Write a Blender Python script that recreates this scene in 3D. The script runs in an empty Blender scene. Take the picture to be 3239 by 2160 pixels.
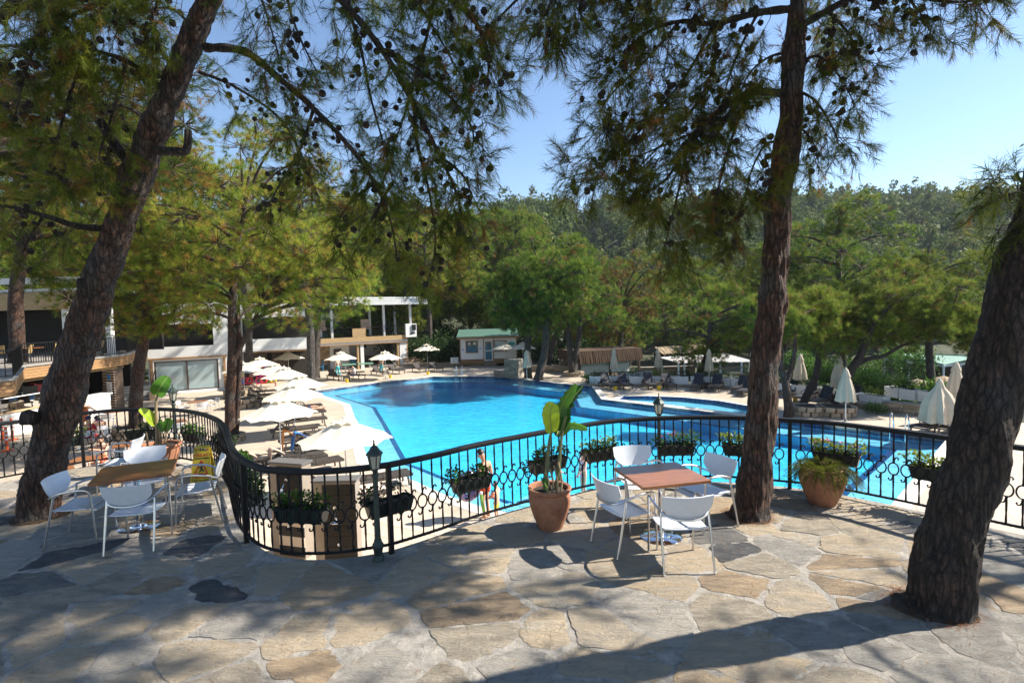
import bpy, bmesh, math, random
import numpy as np
from mathutils import Vector, Matrix, noise as mnoise

SC = bpy.context.scene
COL = SC.collection
# ------------------------------------------------------------------ camera, sky, sun, exposure
CAM_H = 2.65; FPX = 1700.0; PITCH = math.atan(95 / 1700.0); ROLL = 0.026
cp, sp, cr, sr = math.cos(PITCH), math.sin(PITCH), math.cos(ROLL), math.sin(ROLL)
cam = bpy.data.cameras.new("camera"); cam_o = bpy.data.objects.new("camera", cam); COL.objects.link(cam_o)
cam.sensor_width = 36; cam.sensor_fit = 'HORIZONTAL'; cam.lens = FPX / 3239 * 36
cam.clip_start = 0.05; cam.clip_end = 3000
R_ = Vector((cr, -sr * sp, -sr * cp)); U_ = Vector((sr, cr * sp, cr * cp)); F_ = Vector((0, cp, -sp))
cam_o.matrix_world = Matrix(((R_.x, U_.x, -F_.x, 0), (R_.y, U_.y, -F_.y, 0), (R_.z, U_.z, -F_.z, CAM_H), (0, 0, 0, 1)))
SC.camera = cam_o
SUN_EL, SUN_AZ = math.radians(43), math.radians(10)       # azimuth from +x towards +y
w = bpy.data.worlds.new("World"); SC.world = w; w.use_nodes = True
nt = w.node_tree; bg = nt.nodes['Background']
sky = nt.nodes.new('ShaderNodeTexSky'); sky.sky_type = 'NISHITA'; sky.sun_disc = False
sky.sun_elevation = SUN_EL; sky.sun_rotation = math.pi / 2 - SUN_AZ
sky.air_density = 1.0; sky.dust_density = 0.15; sky.ozone_density = 2.6; sky.altitude = 50
nt.links.new(sky.outputs[0], bg.inputs[0]); bg.inputs[1].default_value = 0.09
sl = bpy.data.lights.new("sun", 'SUN'); sl.energy = 5.0; sl.angle = math.radians(0.53); sl.color = (1, 0.93, 0.82)
so = bpy.data.objects.new("sun", sl); COL.objects.link(so)
sd = Vector((math.cos(SUN_EL) * math.cos(SUN_AZ), math.cos(SUN_EL) * math.sin(SUN_AZ), math.sin(SUN_EL)))
so.rotation_euler = sd.to_track_quat('Z', 'Y').to_euler(); so.location = sd * 60
SC.view_settings.view_transform = 'Standard'; SC.view_settings.look = 'None'
SC.view_settings.gamma = 1.0; SC.view_settings.exposure = 1.25; SC.view_settings.use_curve_mapping = False
SC.render.engine = 'CYCLES'
SC.cycles.max_bounces = 7; SC.cycles.diffuse_bounces = 3; SC.cycles.glossy_bounces = 3; SC.cycles.transparent_max_bounces = 12
SC.cycles.caustics_reflective = False; SC.cycles.caustics_refractive = False
SC.cycles.use_denoising = True
RNG = random.Random(7); NP = np.random.default_rng(7)
DK = -2.55; WATER = -2.63; LOW = -7.3

# ------------------------------------------------------------------ survey: a sighted point of the photo to a place in the world
def ray(px, py):
    x = (px - 1619.5) / FPX; y = -(py - 1080) / FPX
    return R_ * x + U_ * y + F_
def S(px, py, z=DK):                    # on the level z
    r = ray(px, py); t = (z - CAM_H) / r.z
    return Vector((r.x * t, r.y * t, z))
def SD(px, py, d):                      # at distance d ahead
    r = ray(px, py); t = d / r.y
    return Vector((r.x * t, d, CAM_H + r.z * t))
VS = 3239 / 2351.0
def V(u, v, z=DK): return S(u * VS, v * VS, z)
def VD(u, v, d): return SD(u * VS, v * VS, d)
def c2(x, y, z=DK): return S(600 + x / 2.851, 850 + y / 2.851, z)
def c3(x, y, z=DK): return S(1200 + x / 2.94, 900 + y / 2.94, z)
def c4(x, y, z=DK): return S(1750 + x / 3.36, 1000 + y / 3.36, z)
def c5(x, y, z=DK): return S(2350 + x / 2.646, 950 + y / 2.646, z)
def cM(x, y, z=DK): return S(700 + x / 2.613, 1200 + y / 2.613, z)
def cL(x, y, z=DK): return S(x / 2.614, 1200 + y / 2.614, z)

# ------------------------------------------------------------------ materials
MATS = {}
def mat(name, col, rough=0.6, metal=0.0, var=0.0, scale=6.0, bump=0.0, bscale=40.0, col2=None, rnd=0.0, spec=None, stretch=None, transl=0.0, coat=0.0):
    if name in MATS: return MATS[name]
    m = bpy.data.materials.new(name); m.use_nodes = True; MATS[name] = m
    t = m.node_tree; n = t.nodes; l = t.links; b = n['Principled BSDF']
    b.inputs['Roughness'].default_value = rough; b.inputs['Metallic'].default_value = metal
    if spec is not None: b.inputs['Specular IOR Level'].default_value = spec
    if coat: b.inputs['Coat Weight'].default_value = coat; b.inputs['Coat Roughness'].default_value = 0.15
    c = (*col, 1); b.inputs['Base Color'].default_value = c
    tc = n.new('ShaderNodeTexCoord'); vec = tc.outputs['Object']
    if stretch:
        mp = n.new('ShaderNodeMapping'); mp.inputs['Scale'].default_value = stretch; l.new(vec, mp.inputs[0]); vec = mp.outputs[0]
    out = None
    if var > 0 or col2:
        nz = n.new('ShaderNodeTexNoise'); nz.inputs['Scale'].default_value = scale; nz.inputs['Detail'].default_value = 6; nz.inputs['Roughness'].default_value = 0.65
        l.new(vec, nz.inputs['Vector'])
        cr_ = n.new('ShaderNodeValToRGB'); l.new(nz.outputs[0], cr_.inputs[0])
        k2 = col2 if col2 else tuple(x * (1 - var) for x in col)
        k1 = col if col2 else tuple(min(1, x * (1 + var * 0.6)) for x in col)
        cr_.color_ramp.elements[0].position = 0.33; cr_.color_ramp.elements[0].color = (*k2, 1)
        cr_.color_ramp.elements[1].position = 0.66; cr_.color_ramp.elements[1].color = (*k1, 1)
        out = cr_.outputs[0]
    if rnd > 0:
        oi = n.new('ShaderNodeObjectInfo'); hs = n.new('ShaderNodeHueSaturation')
        mr = n.new('ShaderNodeMapRange'); mr.inputs['To Min'].default_value = 1 - rnd; mr.inputs['To Max'].default_value = 1 + rnd
        l.new(oi.outputs['Random'], mr.inputs['Value']); l.new(mr.outputs[0], hs.inputs['Value'])
        if out: l.new(out, hs.inputs['Color'])
        else: hs.inputs['Color'].default_value = c
        out = hs.outputs[0]
    if out: l.new(out, b.inputs['Base Color'])
    if bump > 0:
        nb = n.new('ShaderNodeTexNoise'); nb.inputs['Scale'].default_value = bscale; nb.inputs['Detail'].default_value = 5
        l.new(vec, nb.inputs['Vector'])
        bp = n.new('ShaderNodeBump'); bp.inputs['Strength'].default_value = min(1, bump); bp.inputs['Distance'].default_value = 0.02
        l.new(nb.outputs[0], bp.inputs['Height']); l.new(bp.outputs[0], b.inputs['Normal'])
    if transl > 0:
        tr = n.new('ShaderNodeBsdfTranslucent'); mx = n.new('ShaderNodeMixShader'); mx.inputs[0].default_value = transl
        if out: l.new(out, tr.inputs[0])
        else: tr.inputs[0].default_value = c
        l.new(b.outputs[0], mx.inputs[1]); l.new(tr.outputs[0], mx.inputs[2])
        l.new(mx.outputs[0], n['Material Output'].inputs[0])
    return m

def foliage_mat(name, stops, transl=0.45, rough=0.5, objrnd=0.12):
    """leaf or needle material: colour picked per tuft from the point attribute 'tint'"""
    m = bpy.data.materials.new(name); m.use_nodes = True; MATS[name] = m
    t = m.node_tree; n = t.nodes; l = t.links; b = n['Principled BSDF']
    at = n.new('ShaderNodeAttribute'); at.attribute_name = 'tint'
    cr_ = n.new('ShaderNodeValToRGB'); l.new(at.outputs['Fac'], cr_.inputs[0])
    e = cr_.color_ramp.elements
    while len(e) < len(stops): e.new(0.5)
    for i, (p, c) in enumerate(stops): e[i].position = p; e[i].color = (*c, 1)
    oi = n.new('ShaderNodeObjectInfo'); hs = n.new('ShaderNodeHueSaturation')
    mr = n.new('ShaderNodeMapRange'); mr.inputs['To Min'].default_value = 1 - objrnd; mr.inputs['To Max'].default_value = 1 + objrnd
    l.new(oi.outputs['Random'], mr.inputs['Value']); l.new(mr.outputs[0], hs.inputs['Value'])
    mh = n.new('ShaderNodeMapRange'); mh.inputs['To Min'].default_value = 0.5 - objrnd * 0.12; mh.inputs['To Max'].default_value = 0.5 + objrnd * 0.1
    ml = n.new('ShaderNodeMath'); ml.operation = 'FRACT'; mm = n.new('ShaderNodeMath'); mm.operation = 'MULTIPLY'; mm.inputs[1].default_value = 7.31
    l.new(oi.outputs['Random'], mm.inputs[0]); l.new(mm.outputs[0], ml.inputs[0]); l.new(ml.outputs[0], mh.inputs['Value']); l.new(mh.outputs[0], hs.inputs['Hue'])
    l.new(cr_.outputs[0], hs.inputs['Color']); l.new(hs.outputs[0], b.inputs['Base Color'])
    b.inputs['Roughness'].default_value = rough; b.inputs['Specular IOR Level'].default_value = 0.12
    tr = n.new('ShaderNodeBsdfTranslucent'); l.new(hs.outputs[0], tr.inputs[0])
    mx = n.new('ShaderNodeMixShader'); mx.inputs[0].default_value = transl
    l.new(b.outputs[0], mx.inputs[1]); l.new(tr.outputs[0], mx.inputs[2]); l.new(mx.outputs[0], n['Material Output'].inputs[0])
    return m

def bark_mat(name, hi, lo, scale=1.0):
    """flaky pine bark: long fissured plates broken into small scales"""
    m = bpy.data.materials.new(name); m.use_nodes = True; MATS[name] = m
    t = m.node_tree; n = t.nodes; l = t.links; b = n['Principled BSDF']
    def node(k, **kw):
        q = n.new('ShaderNode' + k)
        for a, v in kw.items(): setattr(q, a, v)
        return q
    tc = node('TexCoord')
    def vor(sx, sz, warp, feat):
        mp = node('Mapping'); mp.inputs['Scale'].default_value = (sx * scale, sx * scale, sz * scale); l.new(tc.outputs['Object'], mp.inputs[0])
        wz = node('TexNoise'); wz.inputs['Scale'].default_value = 0.9; wz.inputs['Detail'].default_value = 6; wz.inputs['Roughness'].default_value = 0.7; l.new(mp.outputs[0], wz.inputs['Vector'])
        ad = node('MixRGB', blend_type='ADD'); ad.inputs[0].default_value = warp; l.new(mp.outputs[0], ad.inputs[1]); l.new(wz.outputs['Color'], ad.inputs[2])
        vo = node('TexVoronoi', feature=feat); vo.inputs['Scale'].default_value = 1.0; l.new(ad.outputs[0], vo.inputs['Vector']); return vo
    big = vor(19, 3.4, 3.6, 'DISTANCE_TO_EDGE'); sml = vor(44, 15, 2.8, 'DISTANCE_TO_EDGE'); sc_ = vor(44, 15, 2.8, 'F1')
    nz = node('TexNoise'); nz.inputs['Scale'].default_value = 70 * scale; nz.inputs['Detail'].default_value = 8; nz.inputs['Roughness'].default_value = 0.7; l.new(tc.outputs['Object'], nz.inputs['Vector'])
    lg = node('TexNoise'); lg.inputs['Scale'].default_value = 3.0; lg.inputs['Detail'].default_value = 4; l.new(tc.outputs['Object'], lg.inputs['Vector'])
    rc = node('ValToRGB'); l.new(sc_.outputs['Color'], rc.inputs[0]); rc.color_ramp.elements[0].position = 0.1; rc.color_ramp.elements[0].color = (*lo, 1); rc.color_ramp.elements[1].position = 0.9; rc.color_ramp.elements[1].color = (*hi, 1)
    gy = node('MixRGB'); rl = node('ValToRGB'); l.new(lg.outputs[0], rl.inputs[0]); rl.color_ramp.elements[0].position = 0.45; rl.color_ramp.elements[1].position = 0.7; l.new(rl.outputs[0], gy.inputs[0]); l.new(rc.outputs[0], gy.inputs[1]); gm = sum(hi) / 3; gy.inputs[2].default_value = (gm * 1.05, gm * 0.92, gm * 0.82, 1)
    def crack(v, w, dark):
        r = node('ValToRGB'); l.new(v.outputs[0], r.inputs[0]); r.color_ramp.elements[0].color = (dark, dark, dark, 1); r.color_ramp.elements[1].position = w; return r
    c1 = crack(big, 0.17, 0.22); c3_ = crack(sml, 0.09, 0.6)
    m1 = node('MixRGB', blend_type='MULTIPLY'); m1.inputs[0].default_value = 1; l.new(gy.outputs[0], m1.inputs[1]); l.new(c1.outputs[0], m1.inputs[2])
    m2 = node('MixRGB', blend_type='MULTIPLY'); m2.inputs[0].default_value = 1; l.new(m1.outputs[0], m2.inputs[1]); l.new(c3_.outputs[0], m2.inputs[2])
    m3 = node('MixRGB', blend_type='OVERLAY'); m3.inputs[0].default_value = 0.8; l.new(m2.outputs[0], m3.inputs[1]); l.new(nz.outputs[0], m3.inputs[2])
    l.new(m3.outputs[0], b.inputs['Base Color']); b.inputs['Roughness'].default_value = 0.8
    def clampm(v, hi_, k):
        a = node('Math', operation='MINIMUM'); a.inputs[1].default_value = hi_; l.new(v.outputs[0], a.inputs[0]); q = node('Math', operation='MULTIPLY'); q.inputs[1].default_value = k; l.new(a.outputs[0], q.inputs[0]); return q
    a1 = clampm(big, 0.22, 3.4); a2 = clampm(sml, 0.14, 2.2); a3 = node('Math', operation='ADD'); l.new(a1.outputs[0], a3.inputs[0]); l.new(a2.outputs[0], a3.inputs[1])
    a4 = node('Math', operation='MULTIPLY_ADD'); a4.inputs[1].default_value = 0.35; l.new(nz.outputs[0], a4.inputs[0]); l.new(a3.outputs[0], a4.inputs[2])
    bp = node('Bump'); bp.inputs['Strength'].default_value = 1.0; bp.inputs['Distance'].default_value = 0.06 / scale; l.new(a4.outputs[0], bp.inputs['Height']); l.new(bp.outputs[0], b.inputs['Normal'])
    return m

# ------------------------------------------------------------------ mesh builder
def frame_of(d):
    d = d.normalized(); a = Vector((0, 0, 1)) if abs(d.z) < 0.9 else Vector((1, 0, 0))
    x = d.cross(a).normalized(); return x, d.cross(x).normalized()
class MB:
    def __init__(s): s.v = []; s.f = []; s.m = []
    def add(s, vs, fs, mi=0):
        o = len(s.v); s.v.extend([tuple(v) for v in vs]); s.f.extend([tuple(i + o for i in f) for f in fs]); s.m.extend([mi] * len(fs)); return s
    def box(s, c, d, rz=0.0, mi=0, M=None):
        hx, hy, hz = d[0] / 2, d[1] / 2, d[2] / 2
        q = [Vector((x, y, z)) for x in (-hx, hx) for y in (-hy, hy) for z in (-hz, hz)]
        if M is None and rz: M = Matrix.Rotation(rz, 3, 'Z')
        if M is not None: q = [M @ p for p in q]
        c = Vector(c)
        return s.add([p + c for p in q], [(0, 1, 3, 2), (4, 6, 7, 5), (0, 4, 5, 1), (2, 3, 7, 6), (0, 2, 6, 4), (1, 5, 7, 3)], mi)
    def bar(s, p0, p1, wd, ht, mi=0, up=(0, 0, 1)):
        p0 = Vector(p0); p1 = Vector(p1); d = (p1 - p0).normalized(); up = Vector(up)
        if abs(d.dot(up)) > 0.98: up = Vector((0, 1, 0))
        x = d.cross(up).normalized(); z = x.cross(d)
        q = []
        for p in (p0, p1):
            for a, b in ((-1, -1), (1, -1), (1, 1), (-1, 1)): q.append(p + x * (a * wd / 2) + z * (b * ht / 2))
        return s.add(q, [(0, 3, 2, 1), (4, 5, 6, 7), (0, 1, 5, 4), (1, 2, 6, 5), (2, 3, 7, 6), (3, 0, 4, 7)], mi)
    def tube(s, pts, r, n=6, mi=0, cap=True, closed=False, sx=1.0):
        pts = [Vector(p) for p in pts]; k = len(pts)
        rr = r if isinstance(r, (list, tuple)) else [r] * k
        vs = []; x0 = None
        for i, p in enumerate(pts):
            a = pts[(i - 1) % k] if closed or i > 0 else p; b_ = pts[(i + 1) % k] if closed or i < k - 1 else p
            d = b_ - a
            if d.length < 1e-9: d = Vector((0, 0, 1))
            d.normalize()
            if x0 is None: x0, y0 = frame_of(d)
            else:
                x0 = (x0 - d * x0.dot(d)); x0 = x0.normalized() if x0.length > 1e-6 else frame_of(d)[0]; y0 = d.cross(x0)
            for j in range(n):
                t = 2 * math.pi * j / n; vs.append(p + x0 * (math.cos(t) * rr[i] * sx) + y0 * (math.sin(t) * rr[i]))
        fs = []
        for i in range(k if closed else k - 1):
            a = i * n; b_ = ((i + 1) % k) * n
            for j in range(n): fs.append((a + j, a + (j + 1) % n, b_ + (j + 1) % n, b_ + j))
        if cap and not closed: fs.append(tuple(range(n - 1, -1, -1))); fs.append(tuple((k - 1) * n + j for j in range(n)))
        return s.add(vs, fs, mi)
    def lathe(s, prof, n=16, c=(0, 0, 0), mi=0, sq=None):
        vs = []; c = Vector(c)
        for r, z in prof:
            for j in range(n):
                t = 2 * math.pi * (j + 0.5) / n; vs.append(c + Vector((r * math.cos(t), r * math.sin(t), z)))
        fs = []
        for i in range(len(prof) - 1):
            for j in range(n): fs.append((i * n + j, i * n + (j + 1) % n, (i + 1) * n + (j + 1) % n, (i + 1) * n + j))
        if prof[0][0] > 1e-4: fs.append(tuple(range(n - 1, -1, -1)))
        if prof[-1][0] > 1e-4: fs.append(tuple((len(prof) - 1) * n + j for j in range(n)))
        return s.add(vs, fs, mi)
    def prism(s, poly, z0, z1, mi=0):
        k = len(poly); vs = [(p[0], p[1], z0) for p in poly] + [(p[0], p[1], z1) for p in poly]
        fs = [tuple(range(k - 1, -1, -1)), tuple(range(k, 2 * k))] + [(i, (i + 1) % k, k + (i + 1) % k, k + i) for i in range(k)]
        return s.add(vs, fs, mi)
    def ball(s, c, r, n=8, k=5, mi=0):
        r = r if isinstance(r, (tuple, list)) else (r, r, r); c = Vector(c); vs = []; fs = []
        for i in range(1, k):
            a = math.pi * i / k
            for j in range(n):
                t = 2 * math.pi * j / n; vs.append(c + Vector((r[0] * math.sin(a) * math.cos(t), r[1] * math.sin(a) * math.sin(t), r[2] * math.cos(a))))
        top = len(vs); vs.append(c + Vector((0, 0, r[2]))); vs.append(c - Vector((0, 0, r[2])))
        for i in range(k - 2):
            for j in range(n): fs.append((i * n + j, (i + 1) * n + j, (i + 1) * n + (j + 1) % n, i * n + (j + 1) % n))
        for j in range(n): fs.append((top, j, (j + 1) % n)); fs.append((top + 1, (k - 2) * n + (j + 1) % n, (k - 2) * n + j))
        return s.add(vs, fs, mi)
    def mesh(s, name, mats, smooth=False):
        me = bpy.data.meshes.new(name); me.from_pydata(s.v, [], s.f)
        for m in (mats if isinstance(mats, (list, tuple)) else [mats]): me.materials.append(m)
        if any(s.m): me.polygons.foreach_set('material_index', s.m)
        if smooth:
            me.polygons.foreach_set('use_smooth', [True] * len(me.polygons))
            try: me.set_sharp_from_angle(angle=math.radians(38))
            except Exception: pass
        return me
    def build(s, name, mats, parent=None, smooth=False, loc=None, rz=None, kind=None):
        return link(name, s.mesh(name, mats, smooth), parent, loc, rz, kind)

def link(name, me, parent=None, loc=None, rz=None, kind=None):
    o = bpy.data.objects.new(name, me); COL.objects.link(o)
    if parent: o.parent = parent; KIDS.setdefault(parent.name, []).append(o)
    if loc is not None: o.location = loc
    if rz is not None: o.rotation_euler = (0, 0, rz)
    if kind: o['kind'] = kind
    return o
def tag(o, label, cat, group=None):
    o['label'] = label; o['category'] = cat
    if group: o['group'] = group
    return o
def thing(name, label, cat, loc=(0, 0, 0), rz=0.0, group=None):
    o = bpy.data.objects.new(name, None); COL.objects.link(o); o.empty_display_size = 0.1
    o.location = loc; o.rotation_euler = (0, 0, rz); return tag(o, label, cat, group)
def dup(o, loc=None, rz=None, label=None, group=None, scale=None):
    def cp_(q, par):
        c = q.copy(); COL.objects.link(c)
        if par: c.parent = par
        for ch in KIDS.get(q.name, []): cp_(ch, c)
        return c
    r = cp_(o, None)
    if loc is not None: r.location = loc
    if rz is not None: r.rotation_euler = (0, 0, rz)
    if label: r['label'] = label
    if group: r['group'] = group
    if scale: r.scale = scale if isinstance(scale, (tuple, list)) else (scale,) * 3
    return r
KIDS = {}
def spline(pts, n=6):
    pts = [Vector(p) for p in pts]; out = []
    for i in range(len(pts) - 1):
        p0 = pts[max(i - 1, 0)]; p1 = pts[i]; p2 = pts[i + 1]; p3 = pts[min(i + 2, len(pts) - 1)]
        for k in range(n):
            t = k / n; out.append(0.5 * ((2 * p1) + (p2 - p0) * t + (2 * p0 - 5 * p1 + 4 * p2 - p3) * t * t + (3 * p1 - p0 - 3 * p2 + p3) * t ** 3))
    out.append(pts[-1]); return out
def inpoly(x, y, poly):
    c = False; j = len(poly) - 1
    for i in range(len(poly)):
        xi, yi = poly[i][0], poly[i][1]; xj, yj = poly[j][0], poly[j][1]
        if (yi > y) != (yj > y) and x < (xj - xi) * (y - yi) / (yj - yi) + xi: c = not c
        j = i
    return c
def offset(poly, d):
    """move each side of a closed polygon inward (counter-clockwise polygon) by d"""
    k = len(poly); out = []
    for i in range(k):
        p = Vector(poly[i][:2]); a = Vector(poly[i - 1][:2]); b = Vector(poly[(i + 1) % k][:2])
        e1 = (p - a).normalized(); e2 = (b - p).normalized(); n1 = Vector((-e1.y, e1.x)); n2 = Vector((-e2.y, e2.x))
        m = (n1 + n2); m = m / max(0.35, m.length_squared / 2) if m.length > 1e-6 else n1
        out.append((p.x + m.x * d, p.y + m.y * d))
    return out
def text(name, body, size, m, parent, loc, rot, align='CENTER', shear=0.0, bold=0.0, xs=1.0):
    cu = bpy.data.curves.new(name, 'FONT'); cu.body = body; cu.size = size; cu.align_x = align; cu.align_y = 'CENTER'
    cu.extrude = 0.001; cu.shear = shear; cu.offset = bold; cu.resolution_u = 2; cu.materials.append(m)
    t_ = bpy.data.objects.new('t', cu); COL.objects.link(t_); bpy.context.view_layer.update()
    me = bpy.data.meshes.new_from_object(t_.evaluated_get(bpy.context.evaluated_depsgraph_get())); bpy.data.objects.remove(t_)
    o = link(name, me, parent, loc); o.rotation_euler = rot; o.scale = (xs, 1, 1)
    return o

# common materials
M_iron = mat('black_iron', (0.007, 0.007, 0.008), 0.5, 0.0, bump=0.25, bscale=90, spec=0.25)
M_white = mat('white_paint', (0.74, 0.74, 0.73), 0.55, var=0.06, scale=3)
M_plaster = mat('white_plaster', (0.70, 0.70, 0.69), 0.8, var=0.08, scale=1.2, bump=0.15, bscale=25)
M_plastic = mat('white_plastic', (0.66, 0.68, 0.71), 0.32, var=0.05, scale=14)
M_alu = mat('aluminium', (0.62, 0.62, 0.63), 0.28, 1.0)
M_chrome = mat('chrome', (0.75, 0.75, 0.76), 0.07, 1.0)
M_tabletop = mat('table_wood', (0.27, 0.105, 0.036), 0.36, var=0.35, scale=5, stretch=(1.0, 9.0, 1.0), coat=0.25)
M_timber = mat('timber', (0.30, 0.17, 0.075), 0.65, var=0.4, scale=5, stretch=(1, 1, 9), rnd=0.15)
M_timberpale = mat('pale_timber', (0.46, 0.31, 0.155), 0.65, var=0.3, scale=4, stretch=(1, 1, 8), rnd=0.1)
M_darkwood = mat('dark_wood', (0.045, 0.028, 0.018), 0.55, var=0.3, scale=8)
M_canvas = mat('cream_canvas', (0.76, 0.70, 0.57), 0.9, var=0.06, scale=5, bump=0.12, bscale=260, transl=0.16)
M_canvas2 = mat('beige_canvas', (0.62, 0.53, 0.405), 0.9, var=0.08, scale=5, bump=0.12, bscale=260, transl=0.12)
M_lounger = mat('brown_lounger', (0.050, 0.040, 0.034), 0.55, var=0.2, scale=20)
M_sling = mat('dark_sling', (0.022, 0.024, 0.033), 0.65)
M_terra = mat('terracotta', (0.34, 0.145, 0.075), 0.75, var=0.3, scale=7, bump=0.3, bscale=30)
M_boxgreen = mat('dark_green_plastic', (0.014, 0.026, 0.022), 0.42, var=0.3, scale=10)
M_soil = mat('soil', (0.04, 0.028, 0.018), 0.95, bump=0.8, bscale=50)
M_black = mat('black_plastic', (0.01, 0.01, 0.011), 0.4)
M_yellow = mat('yellow_plastic', (0.72, 0.50, 0.02), 0.45, var=0.1, scale=10)
M_dark = mat('interior_shade_black', (0.022, 0.018, 0.015), 0.8)  # near-black; stands for shade inside rooms, also on one appliance casing
M_skin = mat('skin', (0.50, 0.27, 0.17), 0.5); M_skin2 = mat('pale_skin', (0.56, 0.33, 0.22), 0.5)
M_hair = mat('dark_hair', (0.016, 0.011, 0.009), 0.5)
M_bark = bark_mat('red_pine_bark', (0.225, 0.105, 0.060), (0.070, 0.034, 0.022))
M_bark_dark = bark_mat('dark_pine_bark', (0.115, 0.068, 0.046), (0.034, 0.021, 0.015))
M_bark_grey = bark_mat('grey_pine_bark', (0.20, 0.155, 0.12), (0.09, 0.066, 0.05), 0.8)
M_twig = mat('twig', (0.065, 0.042, 0.030), 0.85)
M_cone = mat('cone_brown', (0.016, 0.010, 0.007), 0.75, rnd=0.35)
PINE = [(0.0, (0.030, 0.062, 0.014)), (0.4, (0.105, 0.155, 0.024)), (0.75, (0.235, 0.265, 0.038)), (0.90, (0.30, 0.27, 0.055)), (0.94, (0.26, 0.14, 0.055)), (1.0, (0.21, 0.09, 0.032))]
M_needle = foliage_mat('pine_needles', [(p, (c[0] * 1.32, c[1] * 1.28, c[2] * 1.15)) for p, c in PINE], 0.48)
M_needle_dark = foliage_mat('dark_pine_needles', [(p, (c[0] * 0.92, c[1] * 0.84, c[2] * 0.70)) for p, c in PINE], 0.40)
M_needle_mid = foliage_mat('green_pine_needles', [(p, (c[0] * 0.92, c[1] * 1.06, c[2] * 1.05)) for p, c in PINE], 0.45)
M_needle_far = foliage_mat('far_pine_needles', [(0.0, (0.030, 0.060, 0.020)), (0.5, (0.075, 0.125, 0.032)), (0.85, (0.13, 0.17, 0.042)), (1.0, (0.15, 0.125, 0.055))], 0.3, 0.7, 0.22)
M_leaf = foliage_mat('shrub_leaves', [(0.0, (0.018, 0.055, 0.012)), (0.5, (0.05, 0.125, 0.022)), (1.0, (0.13, 0.22, 0.04))], 0.4, 0.4)
M_leafdark = foliage_mat('dark_shrub_leaves', [(0.0, (0.010, 0.026, 0.010)), (0.6, (0.024, 0.055, 0.016)), (1.0, (0.06, 0.095, 0.03))], 0.25, 0.45)
M_leafyel = foliage_mat('yellow_green_leaves', [(0.0, (0.05, 0.10, 0.012)), (0.5, (0.16, 0.22, 0.03)), (1.0, (0.32, 0.34, 0.07))], 0.4, 0.4)
M_petal = mat('pink_petals', (0.55, 0.05, 0.20), 0.5, transl=0.3)
# ================================================================== setting: terrain, deck, pool, terrace
def sstep(a, b, x):
    t = min(1, max(0, (x - a) / (b - a))); return t * t * (3 - 2 * t)
EDGE = [(4.2, 60), (4.6, 43), (5.6, 37.6), (8.9, 36.6), (12.7, 35.4), (15.6, 32.0), (17.4, 29.2), (18.3, 26.4), (19.2, 24.2), (22.0, 21.5), (24, 6)]
def right_of_edge(x, y):
    ys = [p[1] for p in EDGE]
    if y >= 60: ex = 4.2
    elif y <= 6: ex = 24
    else:
        for a, b in zip(EDGE, EDGE[1:]):
            if b[1] <= y <= a[1]: ex = a[0] + (b[0] - a[0]) * (a[1] - y) / (a[1] - b[1]); break
    return x - ex
def ground_z(x, y):
    low = sstep(0.3, 9, right_of_edge(x, y)) if y < 60 else sstep(4.5, 13.2, x - (y - 60) * 0.02)
    dk = -2.75 - 2.4 * (1 - sstep(46, 52.5, y)) * sstep(-44, -40, x) * (1 - sstep(-4, 1, right_of_edge(x, y)))
    z = dk * (1 - low) + LOW * low
    back = (min(max(0, y - 58), 50) * 0.24 + 0.17 * max(0, y - 108)) * (1 - sstep(-3, 9, x - (y - 60) * 0.12))
    right = sstep(88, 330, y) * 66 * sstep(-20, 60, x)
    left = max(0, -x - 34) * 0.25
    left = min(left, 12) * sstep(28, 60, y)
    n = mnoise.noise(Vector((x * 0.02, y * 0.02, 0.3))) * 3 * sstep(75, 140, y)
    return min(z + max(back, 0) + right + left + n, max(-2.5, 0.195 * y - 9.5 + n * 0.4)) if y > 70 else z + max(back, 0) + right + left + n
def make_terrain():
    xs = [-420 + i * 12 for i in range(32)] + [-36 + i * 2.5 for i in range(33)] + [48 + i * 13 for i in range(40)]
    ys = [-60, -40, -20, -8, 0] + [6 + i * 2.5 for i in range(36)] + [98 + i * 12 for i in range(48)]
    vs = [(x, y, ground_z(x, y)) for y in ys for x in xs]; k = len(xs)
    fs = [(j * k + i, j * k + i + 1, (j + 1) * k + i + 1, (j + 1) * k + i) for j in range(len(ys) - 1) for i in range(k - 1)]
    mb = MB(); mb.add(vs, fs)
    m = mat('forest_floor', (0.055, 0.058, 0.028), 0.95, col2=(0.026, 0.036, 0.016), scale=0.35, bump=0.6, bscale=3)
    mb.build('ground', m, smooth=True, kind='structure')
make_terrain()

POOL = [(-0.9, 14.1), (2.0, 12.2), (8.3, 12.2), (9.7, 13.6), (16.2, 19.9), (11.6, 24.3), (5.08, 30.87), (5.33, 36.17), (2.89, 38.41), (0.4, 41.45), (-1.59, 43.19), (-6.6, 44.25), (-10.34, 41.34), (-14.13, 37.26), (-9.58, 31.27), (-7.93, 26.67), (-5.23, 18.88), (-4.53, 18.16), (-2.12, 15.25)]
KIDS_POOL = [(6.05, 30.7), (11.95, 24.85), (12.45, 26.0), (12.15, 27.6), (11.3, 29.3), (9.8, 30.75), (7.9, 31.6), (6.6, 31.7)]
DECK = [(-40, 12), (-14, 9.6), (-3, 5.2), (5, 4), (24, 4), (22.6, 21), (19.2, 24.0), (18.3, 26.2), (17.4, 29.0), (15.6, 31.8), (12.7, 35.1), (8.9, 36.4), (5.5, 37.4), (5.6, 40), (4.6, 43), (4.2, 46), (-2, 52.5), (2, 56), (-40, 62)]
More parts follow.
